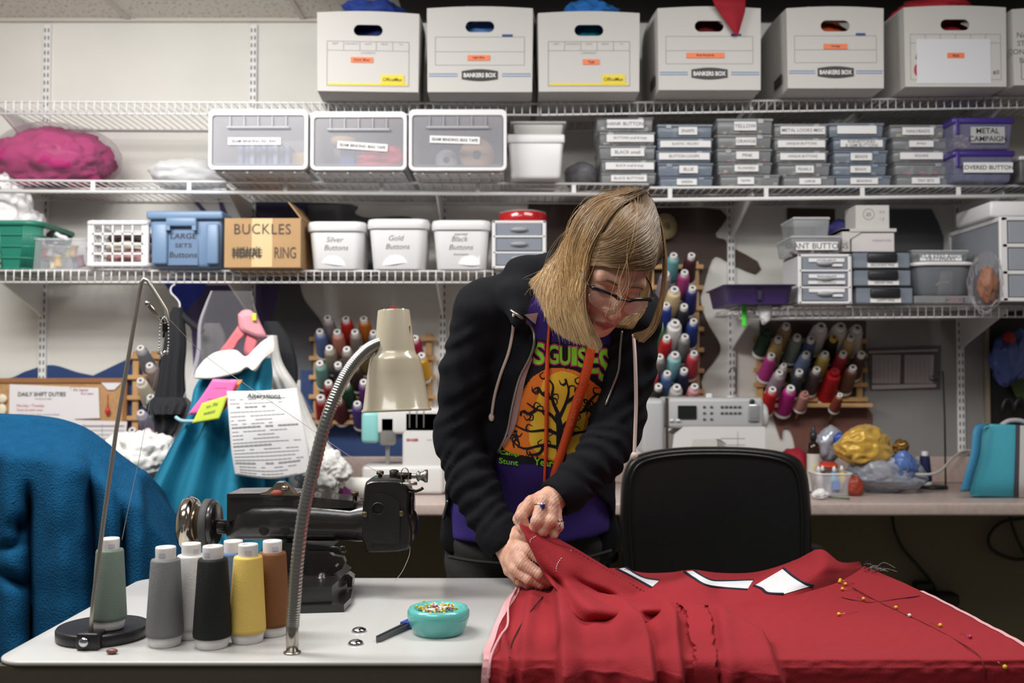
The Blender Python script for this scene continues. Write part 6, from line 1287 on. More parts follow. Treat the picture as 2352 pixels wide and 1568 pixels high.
# ================================================================ blue fleece over a chair back
t = thing('fleece_jacket', 'blue fleece jacket draped over a chair beside the work table', 'jacket'); FL = mat('fleece_blue', (17, 72, 108), .95, bump=.5, bscale=230, spec=.1, var=.12, vscale=40)
Y = 2.34
def fz(px, py, dy): return W(px, py, Y + dy)
cols = [(-120, 955), (-40, 960), (40, 964), (110, 972), (170, 992), (215, 1022), (258, 1058), (300, 1088), (318, 1100), (335, 1138), (372, 1190), (405, 1245), (425, 1300)]
rows = []
for v in range(9):
    r = []
    for j, (px, py) in enumerate(cols):
        f = v / 8; yy = py + (1600 - py) * f; xx = px + (f * 26 if j < 9 else f * 20)
        r.append((xx, yy))
    rows.append(r)
R = []
NF, NC = 70, 120
base = net([[Vector((x, y, 0)) for x, y in r] for r in rows], NF, NC)
for i in range(NF):
    f = i / (NF - 1); row = []
    for j in range(NC):
        p = base[i][j]; x = p.x
        g = lambda c, w_: math.exp(-((x - c) / w_) ** 2)
        c0 = 20 * f
        y_ = p.y; up = smoothstep(.03, .3, f)
        dy = -.11 * smoothstep(0, .15, f) - .02 * f
        # long folds falling from the shoulder, valleys away from the camera
        dy += up * (.075 * g(66 + 8 * f, 12) * smoothstep(1090, 1180, y_) + .085 * g(205 + 30 * f, 17) * smoothstep(985, 1080, y_) + .05 * g(282 + 10 * f, 12) * smoothstep(1140, 1250, y_) + .04 * g(-15, 22))
        dy -= up * (.035 * g(135 + 16 * f, 34) + .03 * g(245 + 30 * f, 14) + .02 * g(20, 24) + .02 * g(318, 18))
        dy += .06 * smoothstep(310, 425, x) + .006 * noise.noise(Vector((x / 50, y_ / 70, 0)))
        dy += .06 * math.exp(-(((x - 44) / 14) ** 2 + ((y_ - 1212) / 22) ** 2)) + .045 * math.exp(-(((x - 25) / 34) ** 2 + ((y_ - 1330 - .5 * (x - 25)) / 16) ** 2)) + .03 * math.exp(-(((x - 20) / 40) ** 2 + ((y_ - 1262 + .3 * x) / 14) ** 2))
        row.append(fz(x, p.y, dy))
    R.append(row)
back = [[p + Vector((0, .10 + .06 * k, -.02 * k - .03 * k * k)) for p in R[0]] for k in (3, 2, 1)]
ridge = [[p + Vector((0, .05, .004)) for p in R[0]]]
o = put('jacket_body', MB().grid(back + ridge + R), FL, t); so = o.modifiers.new('thick', 'SOLIDIFY'); so.thickness = .006
def onfl(px, py):
    best = min(((p, i, j) for i, r in enumerate(base) for j, p in enumerate(r)), key=lambda q: (q[0].x - px) ** 2 + (q[0].y - py) ** 2); return R[best[1]][best[2]] + Vector((0, -.003, 0))
for pts in ([(-20, 1190), (5, 1174), (28, 1156), (52, 1140)], [(70, 1088), (85, 1068), (112, 1052), (150, 1037), (186, 1034)], [(192, 1048), (222, 1072), (255, 1105), (292, 1130)], [(292, 1130), (312, 1105)]):
    put('seam', MB().tube(catmull([onfl(*p) for p in pts], 16), .0028, 6), FL, t)
t = thing('chair', 'chair hidden under the blue fleece jacket', 'chair'); cx = W(80, 1200, Y).x
put('backrest', MB().box((cx - .02, Y + .03, .78), (.40, .035, .34), bev=.015, seg=3), BLK, t); put('seat', MB().box((cx - .02, Y + .27, .46), (.44, .42, .05), bev=.02, seg=3), BLK, t)
for sx in (-1, 1):
    for sy in (.1, .44): put('leg', MB().cyl((cx - .02 + sx * .19, Y + sy, 0), (cx - .02 + sx * .19, Y + sy, .44), .014, 10), BLK, t)
    put('back_post', MB().cyl((cx - .02 + sx * .17, Y + .06, .4), (cx - .02 + sx * .17, Y + .04, .7), .012, 10), BLK, t)
# ================================================================ the woman
def wp(px, py, Y, r): p = W(px, py, Y); return (p.x, p.y, p.z, r)
person = thing('person', 'woman in a black hoodie bending over the red garment on the work table', 'person')
SKIN = mat('skin', (230, 186, 162), .5, bump=.12, bscale=190, var=.10, vscale=55, vcol=(208, 152, 128), sss=.05)
def skin_tints():
    nt = SKIN.node_tree; b = nt.nodes['Principled BSDF']; src = b.inputs['Base Color'].links[0].from_socket
    for nm, c in (('flush', (218, 156, 134)), ('lip', (190, 112, 102))):
        at = nt.nodes.new('ShaderNodeAttribute'); at.attribute_name = nm; mx = nt.nodes.new('ShaderNodeMix'); mx.data_type = 'RGBA'; mx.inputs['B'].default_value = srgb(c)
        nt.links.new(at.outputs['Fac'], mx.inputs['Factor']); nt.links.new(src, mx.inputs['A']); src = mx.outputs['Result']
    nt.links.new(src, b.inputs['Base Color'])
skin_tints()
# ---- head frame: right, forward, up
Fh = Vector((.16, -.742, -.645)).normalized(); Rh = Vector((.93, .32, -.17)); Rh = (Rh - Fh * Rh.dot(Fh)).normalized(); Uh = Fh.cross(Rh).normalized()
HS = .93
HB = W(1424, 668, 1.78); HC = HB - (Fh * .090 + Uh * .006) * HS
HM = Matrix.Translation(HC) @ Matrix(((Rh.x, Fh.x, Uh.x), (Rh.y, Fh.y, Uh.y), (Rh.z, Fh.z, Uh.z))).to_4x4() @ Matrix.Scale(HS, 4)
HMi = HM.inverted()
NB = HMi @ W(1300, 720, 2.10)
def head_mesh():
    lo = [min(-.10, NB.x - .09), min(-.13, NB.y - .09), min(-.15, NB.z - .06)]
    s = SDF(lo, [.10, .145, .145], .0021)
    e = s.ell
    s.add(e((0, -.015, .042), (.075, .096, .084))); s.add(e((0, .022, -.028), (.061, .070, .092)), .03)
    for k in (-1, 1):
        s.add(s.cone((k * .052, -.01, -.055), (k * .016, .062, -.100), .016, .014), .03)
        s.add(e((k * .036, .064, -.034), (.026, .022, .026)), .02)
        s.add(e((k * .068, -.008, -.012), (.005, .018, .026)), .008)
    s.add(e((0, .062, -.100), (.024, .022, .020)), .022)
    s.add(s.cone((-.040, .076, .020), (.040, .076, .020), .012, .012), .022)
    s.add(e((0, .074, -.070), (.032, .024, .028)), .02)
    for k in (-1, 1): s.sub(e((k * .031, .098, -.002), (.019, .015, .012)), .014)
    for k in (-1, 1): s.add(e((k * .031, .0765, -.001), (.0150, .0135, .0120)), .003)
    s.chain([(0, .084, .014, .0075), (0, .099, -.012, .0085), (0, .1125, -.036, .0115)], .010)
    s.add(e((0, .1115, -.0375), (.0125, .0115, .0105)), .006)
    for k in (-1, 1): s.add(e((k * .0115, .1015, -.0415), (.0085, .010, .0075)), .006)
    for k in (-1, 1): s.sub(e((k * .0065, .108, -.0485), (.0032, .005, .0035)), .003)
    s.chain([(-.022, .0905, -.0705, .0035), (-.007, .0975, -.0665, .005), (.007, .0975, -.0665, .005), (.022, .0905, -.0705, .0035)], .005)
    s.chain([(-.019, .0900, -.0745, .0035), (0, .0965, -.0785, .0058), (.019, .0900, -.0745, .0035)], .005)
    for a, b in (((-.024, .0955, -.0722), (0, .1025, -.0718)), ((0, .1025, -.0718), (.024, .0955, -.0722))): s.sub(s.cone(a, b, .0012, .0018), .003)
    for k in (-1, 1): s.sub(s.cone((k * .019, .1005, -.046), (k * .031, .088, -.074), .002, .002), .008)
    s.add(s.cone((0, -.035, -.045), tuple(NB), .050, .058), .03)
    me = s.mesh('head', 1)
    return me
hm = head_mesh()
la = hm.attributes.new('lip', 'FLOAT', 'POINT'); fa = hm.attributes.new('flush', 'FLOAT', 'POINT'); lv, fv = [], []
for v_ in hm.vertices:
    c = v_.co; e_ = (c.x / .0235) ** 2 + ((c.z + .0725) / (.0108 - .0040 * min(1, abs(c.x) / .0235))) ** 2
    lv.append((1 - smoothstep(.6, 1.15, e_)) if c.y > .084 else 0); fv.append(math.exp(-(((abs(c.x) - .038) / .018) ** 2 + ((c.z + .035) / .02) ** 2)) + .8 * math.exp(-((c.x / .014) ** 2 + ((c.z + .038) / .016) ** 2)) if c.y > .05 else 0)
la.data.foreach_set('value', lv); fa.data.foreach_set('value', fv)
hm.transform(HM); hm.flip_normals()
headtree = BVHTree.FromPolygons([v.co[:] for v in hm.vertices], [tuple(p.vertices) for p in hm.polygons])
# ---- hands
RH = {'fore': [(1134, 1196, 2.058, .024), (1166, 1243, 2.035, .0265)], 'palm': [[(1160, 1250, 2.035, .021), (1180, 1232, 2.03, .019)], [(1185, 1230, 2.03, .019), (1216, 1264, 1.968, .0125)], [(1172, 1244, 2.03, .020), (1200, 1292, 1.957, .0125)], [(1162, 1252, 2.03, .019), (1182, 1308, 1.967, .0118)], [(1156, 1258, 2.035, .017), (1169, 1310, 1.99, .0108)], [(1190, 1262, 1.99, .016), (1178, 1285, 1.99, .015)]],
      'fing': [[(1216, 1264, 1.968, .0125), (1254, 1293, 1.952, .0108), (1277, 1314, 1.962, .0094), (1292, 1326, 1.975, .0082)], [(1200, 1292, 1.957, .0128), (1240, 1319, 1.940, .0108), (1264, 1333, 1.948, .0094), (1282, 1338, 1.96, .008)], [(1182, 1308, 1.967, .0118), (1215, 1332, 1.948, .0100), (1240, 1342, 1.95, .0088), (1258, 1344, 1.96, .0075)], [(1169, 1310, 1.99, .0108), (1192, 1333, 1.972, .0090), (1212, 1344, 1.968, .0080), (1226, 1346, 1.968, .007)],
               [(1190, 1235, 2.01, .016), (1210, 1226, 1.98, .0125), (1222, 1222, 1.955, .0108), (1234, 1226, 1.94, .009)]]}
LH = {'fore': [(1306, 1121, 1.995, .024), (1266, 1146, 1.975, .0265)], 'palm': [[(1262, 1148, 1.975, .02), (1220, 1152, 1.95, .0125)], [(1264, 1148, 1.972, .02), (1247, 1150, 1.938, .0128)], [(1268, 1150, 1.972, .019), (1265, 1160, 1.938, .0122)], [(1272, 1152, 1.975, .017), (1277, 1176, 1.955, .011)], [(1236, 1160, 1.955, .014), (1262, 1168, 1.955, .014)], [(1240, 1152, 1.965, .017), (1205, 1170, 1.955, .0145)]],
      'fing': [[(1247, 1150, 1.938, .0128), (1233, 1196, 1.920, .0115), (1226, 1218, 1.932, .0098), (1222, 1234, 1.945, .008)], [(1265, 1160, 1.938, .0122), (1265, 1195, 1.922, .0118), (1248, 1219, 1.925, .0100), (1238, 1234, 1.938, .008)], [(1277, 1176, 1.955, .011), (1282, 1208, 1.94, .0100), (1270, 1228, 1.936, .0088), (1258, 1240, 1.94, .0075)], [(1220, 1152, 1.95, .012), (1197, 1184, 1.938, .0118), (1206, 1208, 1.938, .0098), (1212, 1226, 1.945, .0082)], [(1205, 1172, 1.957, .0145), (1192, 1192, 1.952, .0115), (1200, 1212, 1.945, .0102), (1208, 1228, 1.945, .0088)]]}
def hand_mesh(H, name):
    pts = [wp(*p) for k in ('palm', 'fing') for c in H[k] for p in c] + [wp(*p) for p in H['fore']]
    lo = [min(p[i] for p in pts) - .02 for i in range(3)]; hi = [max(p[i] for p in pts) + .02 for i in range(3)]
    for i in range(3):
        f0 = wp(*H['fore'][0])[i]; lo[i] = min(lo[i], f0 - .04); hi[i] = max(hi[i], f0 + .04)
    s = SDF(lo, hi, .0015)
    s.chain([wp(*p) for p in H['fore']], .01)
    for c in H['palm']: s.chain([wp(*p) for p in c], .010)
    for c in H['fing']:
        q = [wp(*p) for p in c]; g = SDF.__new__(SDF); g.X, g.Y, g.Z, g.lo, g.h = s.X, s.Y, s.Z, s.lo, s.h; g.d = np.full(s.d.shape, 10., np.float32); g.chain(q, .0015)
        for j in q[1:3]: g.add(g.ell(j[:3], (j[3] * 1.06,) * 3), .003)
        s.add(g.d, .0035)
    # knuckle creases and tendons
    n = .0006 * np.sin(s.X * 900 + s.Z * 500) * np.sin(s.Z * 1100 + s.Y * 300)
    s.d = s.d + n
    return s.mesh(name, 1)
def body_core():
    s = SDF((-.32, 1.85, .0), (.42, 2.62, 1.50), .011)
    s.chain([wp(1290, 730, 2.13, .10), wp(1240, 980, 2.25, .11), wp(1215, 1215, 2.36, .12)], .05)
    for c in ARM_R, ARM_L: s.chain([(p[0], p[1], p[2], p[3] - .020) for p in (wp(*q) for q in c[:5])], .02)
    for x0, x1 in ((-.055, -.07), (.115, .12)): s.chain([(x0, 2.36, .80, .082), (x1, 2.36, .45, .055), (x1, 2.38, .10, .038)], .03)
    return s.mesh('core', 0)
ARM_R = [(1104, 712, 2.06, .056), (1070, 860, 2.10, .053), (1052, 1005, 2.13, .051), (1085, 1110, 2.10, .051), (1148, 1232, 2.047, .041), (1164, 1256, 2.037, .037)]
ARM_L = [(1460, 735, 2.05, .052), (1446, 860, 2.07, .050), (1416, 985, 2.07, .051), (1376, 1052, 2.035, .048), (1304, 1126, 1.997, .041), (1276, 1146, 1.982, .037)]
bm = bmesh.new(); bm.from_mesh(hm)
for me_ in (hand_mesh(RH, 'hand_r'), hand_mesh(LH, 'hand_l'), body_core()): bm.from_mesh(me_)
bme = bpy.data.meshes.new('body'); bm.to_mesh(bme); bm.free(); bme.polygons.foreach_set('use_smooth', [True] * len(bme.polygons))
body = link('body', bme, SKIN, person)
# ---- face details
HAIRD = mat('brow_brown', (112, 84, 62), .7)
def HL(*p): return HM @ Vector(p)
def onface(x, z, off=.001):
    o = HL(x, .25, z); d = (HL(x, 0, z) - o).normalized(); h = headtree.ray_cast(o, d); return (h[0] - d * off) if h[0] else HL(x, .09, z)
for k in (-1, 1):
    put('eyebrow', MB().tube([onface(k * x, z, .0006) for x, z in ((.013, .019), (.022, .0225), (.034, .0235), (.046, .018))], [.0015, .0024, .0021, .0008], 6), HAIRD, person)
    put('eyelash', MB().tube([onface(k * x, z, .0004) for x, z in ((.017, -.004), (.024, -.0078), (.032, -.0088), (.040, -.0065), (.046, -.002))], [.0006, .0010, .0012, .0010, .0005], 6), mat('lash_dark', (52, 38, 32), .6), person)
# ---- glasses
gl = bpy.data.objects.new('glasses', None); COL.objects.link(gl); gl.parent = person
GB = mat('glasses_black', (24, 21, 22), .2); GMt = mat('glasses_wire', (200, 186, 160), .2, .9)
for k in (-1, 1):
    lens = [HL(k * (.0355 + .0265 * math.cos(a)), .112 - .010 * math.cos(a) * (1), -.008 + .0195 * math.sin(a)) for a in [2 * PI * i / 36 for i in range(36)]]
    put('lens', MB().prism(lens, Fh * .0012), clear('lens_clear', (236, 226, 222), .07, .05), gl, True)
    put('rim_wire', MB().tube([p for i, p in enumerate(lens) if 17 <= i <= 36] + [lens[0]], .0008, 6), GMt, gl)
    top = [HL(k * x, y, z) for x, y, z in ((.009, .119, .004), (.020, .1185, .0105), (.036, .115, .0125), (.052, .108, .011), (.064, .101, .0075))]
    put('brow_bar', MB().tube(catmull(top, 14), [.0018] + [.0034] * 9 + [.0038, .0044, .005, .0034], 8), GB, gl)
    tip = HL(k * .0705, .0935, .0075)
    put('temple', MB().tube([top[-1], tip, HL(k * .077, .05, .010), HL(k * .079, .0, .004), HL(k * .078, -.02, -.012)], [.0022, .0016, .0014, .0014, .0016], 8), mat('temple_metal', (70, 62, 60), .25, .7), gl)
put('bridge', MB().tube(catmull([HL(-.010, .119, .004), HL(-.004, .121, .007), HL(.004, .121, .007), HL(.010, .119, .004)], 8), .0019, 8), GB, gl)
# ---- clothing
def hood_sdf(s):
    s.chain([wp(*p) for p in [(1190, 735, 1.985, .018), (1182, 680, 2.02, .028), (1205, 632, 2.07, .038), (1290, 622, 2.14, .044), (1390, 650, 2.15, .042), (1475, 700, 2.10, .034), (1492, 745, 2.03, .022)]], .02)
def torso(s, off=0, k=.05):
    e = s.ell; c = lambda px, py, Y: tuple(W(px, py, Y))
    s.add(e(c(1285, 800, 2.135), (.165 + off, .105 + off, .17))); s.add(e(c(1245, 960, 2.20), (.160 + off, .108 + off, .19)), k); s.add(e(c(1218, 1130, 2.29), (.180 + off, .115 + off, .16)), k); s.add(e(c(1216, 1225, 2.34), (.194 + off, .125 + off, .12)), k)
    s.add(s.cone(wp(1120, 712, 2.075, 0)[:3], wp(1270, 680, 2.12, 0)[:3], .052 + off, .062 + off), .04); s.add(s.cone(wp(1450, 735, 2.07, 0)[:3], wp(1310, 690, 2.12, 0)[:3], .048 + off, .062 + off), .04)
def pixels(s):
    dx, dy, dz = s.X - EYE.x, s.Y - EYE.y, s.Z - EYE.z; f = dy * cp + dz * sp; u = -dy * sp + dz * cp
    return CX + FPX * dx / f, CY - FPX * u / f
def poly_mask(px, py, poly):
    ins = np.zeros(px.shape, bool); n = len(poly)
    for i in range(n):
        (x0, y0), (x1, y1) = poly[i], poly[(i + 1) % n]
        if y0 == y1: continue
        c = ((y0 > py) != (y1 > py)) & (px < (x1 - x0) * (py - y0) / (y1 - y0) + x0); ins ^= c
    return ins
ZIPL = [(1178, 712), (1200, 728), (1226, 752), (1232, 786), (1222, 822), (1198, 870), (1182, 930), (1170, 990), (1148, 1040), (1114, 1072)]
ZIPL2 = [(1040, 1128), (1030, 1160), (1022, 1190), (1002, 1218), (1002, 1242)]
ZIPR = [(1424, 760), (1420, 800), (1416, 850), (1402, 890), (1386, 930), (1362, 1000), (1346, 1060), (1352, 1120), (1396, 1160), (1412, 1200), (1424, 1248)]
OPEN = ZIPL + ZIPL2 + [(1002, 1330), (1432, 1330)] + ZIPR[::-1] + [(1400, 640), (1230, 640)]
def hoodie_mesh():
    s = SDF((-.26, 1.86, .72), (.37, 2.56, 1.47), .0058)
    torso(s, .016)
    px, py = pixels(s)
    ins = poly_mask(px, py, OPEN) & (s.Y < 2.28)
    # soft notch: distance by erosion is not needed, the cut is hidden by the zip tape
    zb = W(1215, 1252, 2.34).z
    s.d = np.maximum(s.d, zb - .012 - s.Z)
    s.d = np.where(ins, np.maximum(s.d, .004), s.d)
    for A in (ARM_R, ARM_L):
        q = [wp(*p) for p in A]; g = SDF.__new__(SDF); g.X, g.Y, g.Z, g.lo, g.h = s.X, s.Y, s.Z, s.lo, s.h; g.d = np.full(s.d.shape, 10., np.float32); g.chain(q, .02)
        # gathered folds on the sleeve
        for (a, b, amp, fr, sk) in ((q[2], q[4], .0042, 215, 60), (q[0], q[2], .003, 120, 95)):
            av = np.array(a[:3]); d = np.array(b[:3]) - av; L = np.linalg.norm(d); d /= L; pr = np.cross(d, [0, 1, 0]); pr /= np.linalg.norm(pr)
            al = (s.X - av[0]) * d[0] + (s.Y - av[1]) * d[1] + (s.Z - av[2]) * d[2]; sd = (s.X - av[0]) * pr[0] + (s.Y - av[1]) * pr[1] + (s.Z - av[2]) * pr[2]
            m = np.clip(np.minimum(al / .05, (L - al) / .03), 0, 1)
            g.d = g.d + amp * m * (np.sin(al * fr + sd * sk + 1.6 * np.sin(sd * 45 + al * 30)) + .5 * np.sin(al * fr * .47 - sd * sk * 1.5 + 1))
        ce, cd = q[-1], (Vector(q[-1][:3]) - Vector(q[-2][:3])).normalized()
        g.add(g.cone(tuple(Vector(ce[:3]) - cd * .030), tuple(Vector(ce[:3]) - cd * .004), ce[3] + .004, ce[3] + .003), .004)
        cut = (s.X - ce[0]) * cd.x + (s.Y - ce[1]) * cd.y + (s.Z - ce[2]) * cd.z - .004
        g.d = np.maximum(g.d, np.where((s.X - ce[0]) ** 2 + (s.Y - ce[1]) ** 2 + (s.Z - ce[2]) ** 2 < .08 ** 2, cut, -1))
        g.d = np.maximum(g.d, -g.cone(tuple(Vector(ce[:3]) - cd * .012), tuple(Vector(ce[:3]) + cd * .03), ce[3] - .008, ce[3] - .006))
        s.add(g.d, .012)
    g = SDF.__new__(SDF); g.X, g.Y, g.Z, g.lo, g.h = s.X, s.Y, s.Z, s.lo, s.h; g.d = np.full(s.d.shape, 10., np.float32); hood_sdf(g); s.add(g.d, .015)
    s.d = s.d + .0022 * np.sin(s.X * 55 + s.Z * 70) * np.sin(s.Z * 38 - s.X * 45 + s.Y * 20)
    return s.mesh('hoodie', 2)
HOOD = mat('hoodie_black', (17, 18, 23), .9, bump=.12, bscale=300, spec=.2)
hoodie = link('hoodie', hoodie_mesh(), HOOD, person)
def shirt_mesh():
    s = SDF((-.24, 1.92, .72), (.36, 2.54, 1.46), .006)
    torso(s, .002); zl = W(1100, 1252, 2.2).z
    hem = zl + .10 * np.clip((s.X - .07), 0, 1)
    s.d = s.d + .0025 * np.sin(s.X * 60 - s.Z * 40) * np.sin(s.Z * 30 + s.X * 30)
    s.d = np.maximum(s.d, hem - s.Z); return s.mesh('shirt', 2)
SHIRT = mat('shirt_purple', (52, 32, 116), .85, bump=.06, bscale=300)
shirt = link('t_shirt', shirt_mesh(), SHIRT, person)
def trousers_mesh():
    s = SDF((-.26, 2.12, .03), (.38, 2.58, .93), .008); c = lambda px, py, Y: tuple(W(px, py, Y))
    s.add(s.ell(c(1216, 1232, 2.345), (.188, .118, .13)))
    for x0, x1 in ((-.055, -.07), (.115, .12)): s.chain([(x0, 2.35, .78, .102), (x1, 2.35, .45, .075), (x1, 2.37, .06, .058)], .03)
    s.d = s.d + .003 * np.sin(s.Z * 90 + s.X * 40)
    s.d = np.maximum(s.d, s.Z - .90); return s.mesh('trousers', 1)
trousers = link('trousers', trousers_mesh(), mat('trousers_black', (40, 39, 40), .9, bump=.08, bscale=250), person)
put('waist_seam', MB().tube(catmull([W(1030, 1278, 2.235), W(1100, 1290, 2.215), W(1215, 1296, 2.21), W(1330, 1284, 2.215), W(1405, 1264, 2.235)], 20), .004, 6), mat('trousers_black', (0, 0, 0)), trousers)
for sx in (-.07, .12): put('shoe', MB().ball((sx, 2.30, .045), (.045, .12, .045), 12), mat('shoe_black', (28, 28, 30), .5), person)
strees = {'shirt': bvh_of(shirt), 'hoodie': bvh_of(hoodie)}
def hit(px, py, trees, off=.002, default=2.05):
    d = ray(px, py).normalized(); best = None
    for t in trees:
        h = t.ray_cast(EYE, d)
        if h[0] is not None and (best is None or h[3] < best[3]): best = h
    if best is None: return W(px, py, default)
    return best[0] - d * off
SH_, HO_ = strees['shirt'], strees['hoodie']
# zip, drawstrings, lanyard
ZM = mat('zip_silver', (150, 146, 140), .3, .8); STR = mat('cord_pale', (206, 190, 182), .8); TAPE = mat('zip_tape', (196, 180, 178), .8)
zl = catmull([hit(x - 5, y, [HO_], .003, 2.0) for x, y in ZIPL[:9]], 40)
put('zip', MB().tube(zl, .0030, 6), ZM, hoodie)
zz_ = [hit(x - 6, y, [HO_], .003, 9) for x, y in ((1034, 1150), (1030, 1165), (1024, 1190), (1012, 1208), (1004, 1222), (1002, 1240))]; zz_ = [p for p in zz_ if p.y < 5]
if len(zz_) > 2: put('zip', MB().tube(catmull(zz_, 16), .0030, 6), ZM, hoodie)
put('zip', MB().tube(catmull([hit(x + 5, y, [HO_], .003, 2.0) for x, y in ZIPR[:5]], 20), .0026, 6), ZM, hoodie)
tp = [hit(x - 2, y, [HO_, SH_], .004, 2.0) for x, y in ZIPL[4:9]]; tw = [3, 10, 13, 11, 3]
put('zip_lining', MB().grid([[p, p + Vector((w_ * .0009, .004, 0))] for p, w_ in zip(catmull(tp, 16), [3 + 11 * math.sin(PI * i / 15) for i in range(16)])]), TAPE, hoodie)
put('collar_lining', MB().prism([hit(1204, 722, [HO_, SH_], .006), hit(1230, 744, [HO_, SH_], .004), hit(1236, 718, [HO_, SH_], .008), hit(1222, 734, [HO_, SH_], .006)], (0, .002, 0)), TAPE, hoodie, True)
ds = catmull([hit(x, y, [HO_], .004, 2.0) for x, y in [(1180, 722), (1178, 760), (1168, 810), (1150, 860), (1136, 910), (1129, 958)]], 30)
d1 = put('drawstring', MB().tube(ds, .0032, 8), STR, hoodie); put('knot', MB().ball(ds[-1], (.0062, .006, .009), 8), STR, d1)
dy_ = hit(1458, 800, [HO_], .01, 1.98).y
ds = catmull([hit(1455, 768, [HO_], .004, 2.0)] + [W(x, y, dy_ - .012) for x, y in [(1459, 830), (1461, 920), (1459, 990), (1457, 1046)]], 30)
d2 = put('drawstring', MB().tube(ds, .0036, 8), STR, hoodie); put('knot', MB().ball(ds[-1], (.007, .006, .008), 8), STR, d2)
LY = mat('lanyard_orange', (228, 84, 34), .5)
def strap(pts, widths, n=30):
    c = catmull([hit(x, y, [SH_], .006, 2.02) for x, y in pts], n); w = catmull([Vector((a, 0, 0)) for a in widths], n)
    return MB().grid([[p - UX * (q.x / 2), p + Vector((0, -.0015, 0)), p + UX * (q.x / 2)] for p, q in zip(c, w)])
ln = put('lanyard', strap([(1262, 742), (1258, 800), (1256, 880), (1255, 980), (1253, 1050), (1250, 1108)], [.004, .006, .008, .0075, .006, .004]), LY, person)
so = ln.modifiers.new('thick', 'SOLIDIFY'); so.thickness = .001
o = put('lanyard_strap', strap([(1363, 765), (1350, 840), (1330, 910), (1306, 990), (1282, 1060), (1268, 1104)], [.016, .020, .022, .021, .018, .014]), LY, ln); so = o.modifiers.new('thick', 'SOLIDIFY'); so.thickness = .001
put('lettering', text_mb(MB(), 'STAFF  CREW  STAFF', hit(1331, 908, [SH_], .0095), (hit(1345, 860, [SH_]) - hit(1317, 955, [SH_])), Vector((-1, 0, -.3)), h=.009, w=.14), mat('lanyard_print', (240, 140, 90), .6), ln)
# ---- shirt print: lettering, orange moon and black tree
def decal(poly, off, cell=3.0):
    xs = [p[0] for p in poly]; ys = [p[1] for p in poly]; nx = int((max(xs) - min(xs)) / cell) + 2; ny = int((max(ys) - min(ys)) / cell) + 2
    gx = min(xs) + np.arange(nx) * cell; gy = min(ys) + np.arange(ny) * cell; PX, PY = np.meshgrid(gx + cell / 2, gy + cell / 2, indexing='ij'); m = poly_mask(PX, PY, poly)
    vid = {}; vs = []; fs = []
    def v(i, j):
        if (i, j) not in vid: vid[(i, j)] = len(vs); vs.append(hit(gx[i], gy[j], [SH_], off))
        return vid[(i, j)]
    for i in range(nx - 1):
        for j in range(ny - 1):
            if m[i, j]: fs.append((v(i, j), v(i + 1, j), v(i + 1, j + 1), v(i, j + 1)))
    return MB().add(vs, fs, True)
def ribbon(pts, w0, w1, off, n=14):
    c = catmull([Vector((x, y, 0)) for x, y in pts], n); rows = []
    for i, p in enumerate(c):
        t_ = (c[min(i + 1, n - 1)] - c[max(i - 1, 0)]); t_ = t_.normalized() if t_.length else Vector((1, 0, 0)); nn = Vector((-t_.y, t_.x, 0)) * ((w0 + (w1 - w0) * i / (n - 1)) / 2)
        rows.append([hit(p.x - nn.x, p.y - nn.y, [SH_], off), hit(p.x + nn.x, p.y + nn.y, [SH_], off)])
    return MB().grid(rows)
smooth2 = lambda pl, n=60: [(p.x, p.y) for p in catmull([Vector((x, y, 0)) for x, y in pl + [pl[0]]], n)[:-1]]
PB = mat('print_black', (22, 17, 30), .8); PO = mat('print_orange', (250, 134, 40), .75); PYL = mat('print_gold', (250, 206, 56), .75); PG = mat('print_green', (140, 228, 44), .7); PM = mat('print_magenta', (206, 52, 130), .7)
pr = put('print_ground', decal(smooth2([(1236, 780), (1330, 792), (1420, 800), (1418, 880), (1392, 930), (1352, 1030), (1316, 1076), (1230, 1066), (1140, 1052), (1160, 1000), (1176, 930), (1200, 860), (1226, 815)]), .0008, 5), PB, shirt)
put('print_moon', decal(smooth2([(1222, 866), (1262, 846), (1318, 850), (1360, 876), (1392, 912), (1372, 975), (1340, 1030), (1312, 1062), (1240, 1052), (1156, 1030), (1174, 970), (1190, 915)]), .0016, 2), PO, shirt)
put('print_moon', decal(smooth2([(1248, 872), (1290, 852), (1336, 872), (1348, 920), (1340, 985), (1316, 1050), (1262, 1052), (1218, 1020), (1222, 950), (1238, 905)]), .0022, 2), PYL, shirt)
q = random.Random(21); mb = MB()
def addrib(pts, w0, w1):
    r = ribbon(pts, w0, w1, .0030); mb.add(r.v, r.f)
addrib([(1292, 1066), (1288, 1020), (1286, 985), (1280, 950)], 26, 11)
BR = [[(1284, 975), (1262, 950), (1232, 940), (1210, 925)], [(1284, 960), (1300, 925), (1306, 895), (1298, 870)], [(1282, 950), (1268, 915), (1270, 885), (1255, 866)], [(1288, 985), (1318, 955), (1340, 945), (1366, 935)], [(1288, 1000), (1256, 988), (1215, 990), (1180, 975)], [(1290, 1010), (1322, 995), (1345, 990), (1352, 975)], [(1292, 1030), (1250, 1022), (1205, 1030), (1178, 1015)], [(1300, 925), (1325, 905), (1334, 880), (1352, 884)], [(1232, 940), (1216, 950), (1200, 945), (1196, 955)], [(1340, 945), (1356, 920), (1372, 905), (1380, 912)], [(1268, 915), (1246, 905), (1236, 890), (1224, 896)], [(1250, 1022), (1240, 1040), (1222, 1044), (1215, 1036)], [(1318, 955), (1322, 930), (1338, 918), (1344, 926)]]
for b in BR: addrib(b, 9, 2.5)
for b in BR:
    for _ in range(3):
        i = q.randrange(1, 4); x, y = b[i]; a = q.uniform(0, 2 * PI); addrib([(x, y), (x + 9 * math.cos(a), y + 9 * math.sin(a)), (x + 16 * math.cos(a + .7), y + 16 * math.sin(a + .7)), (x + 14 * math.cos(a + 1.5), y + 14 * math.sin(a + 1.5))], 4.5, 1.5)
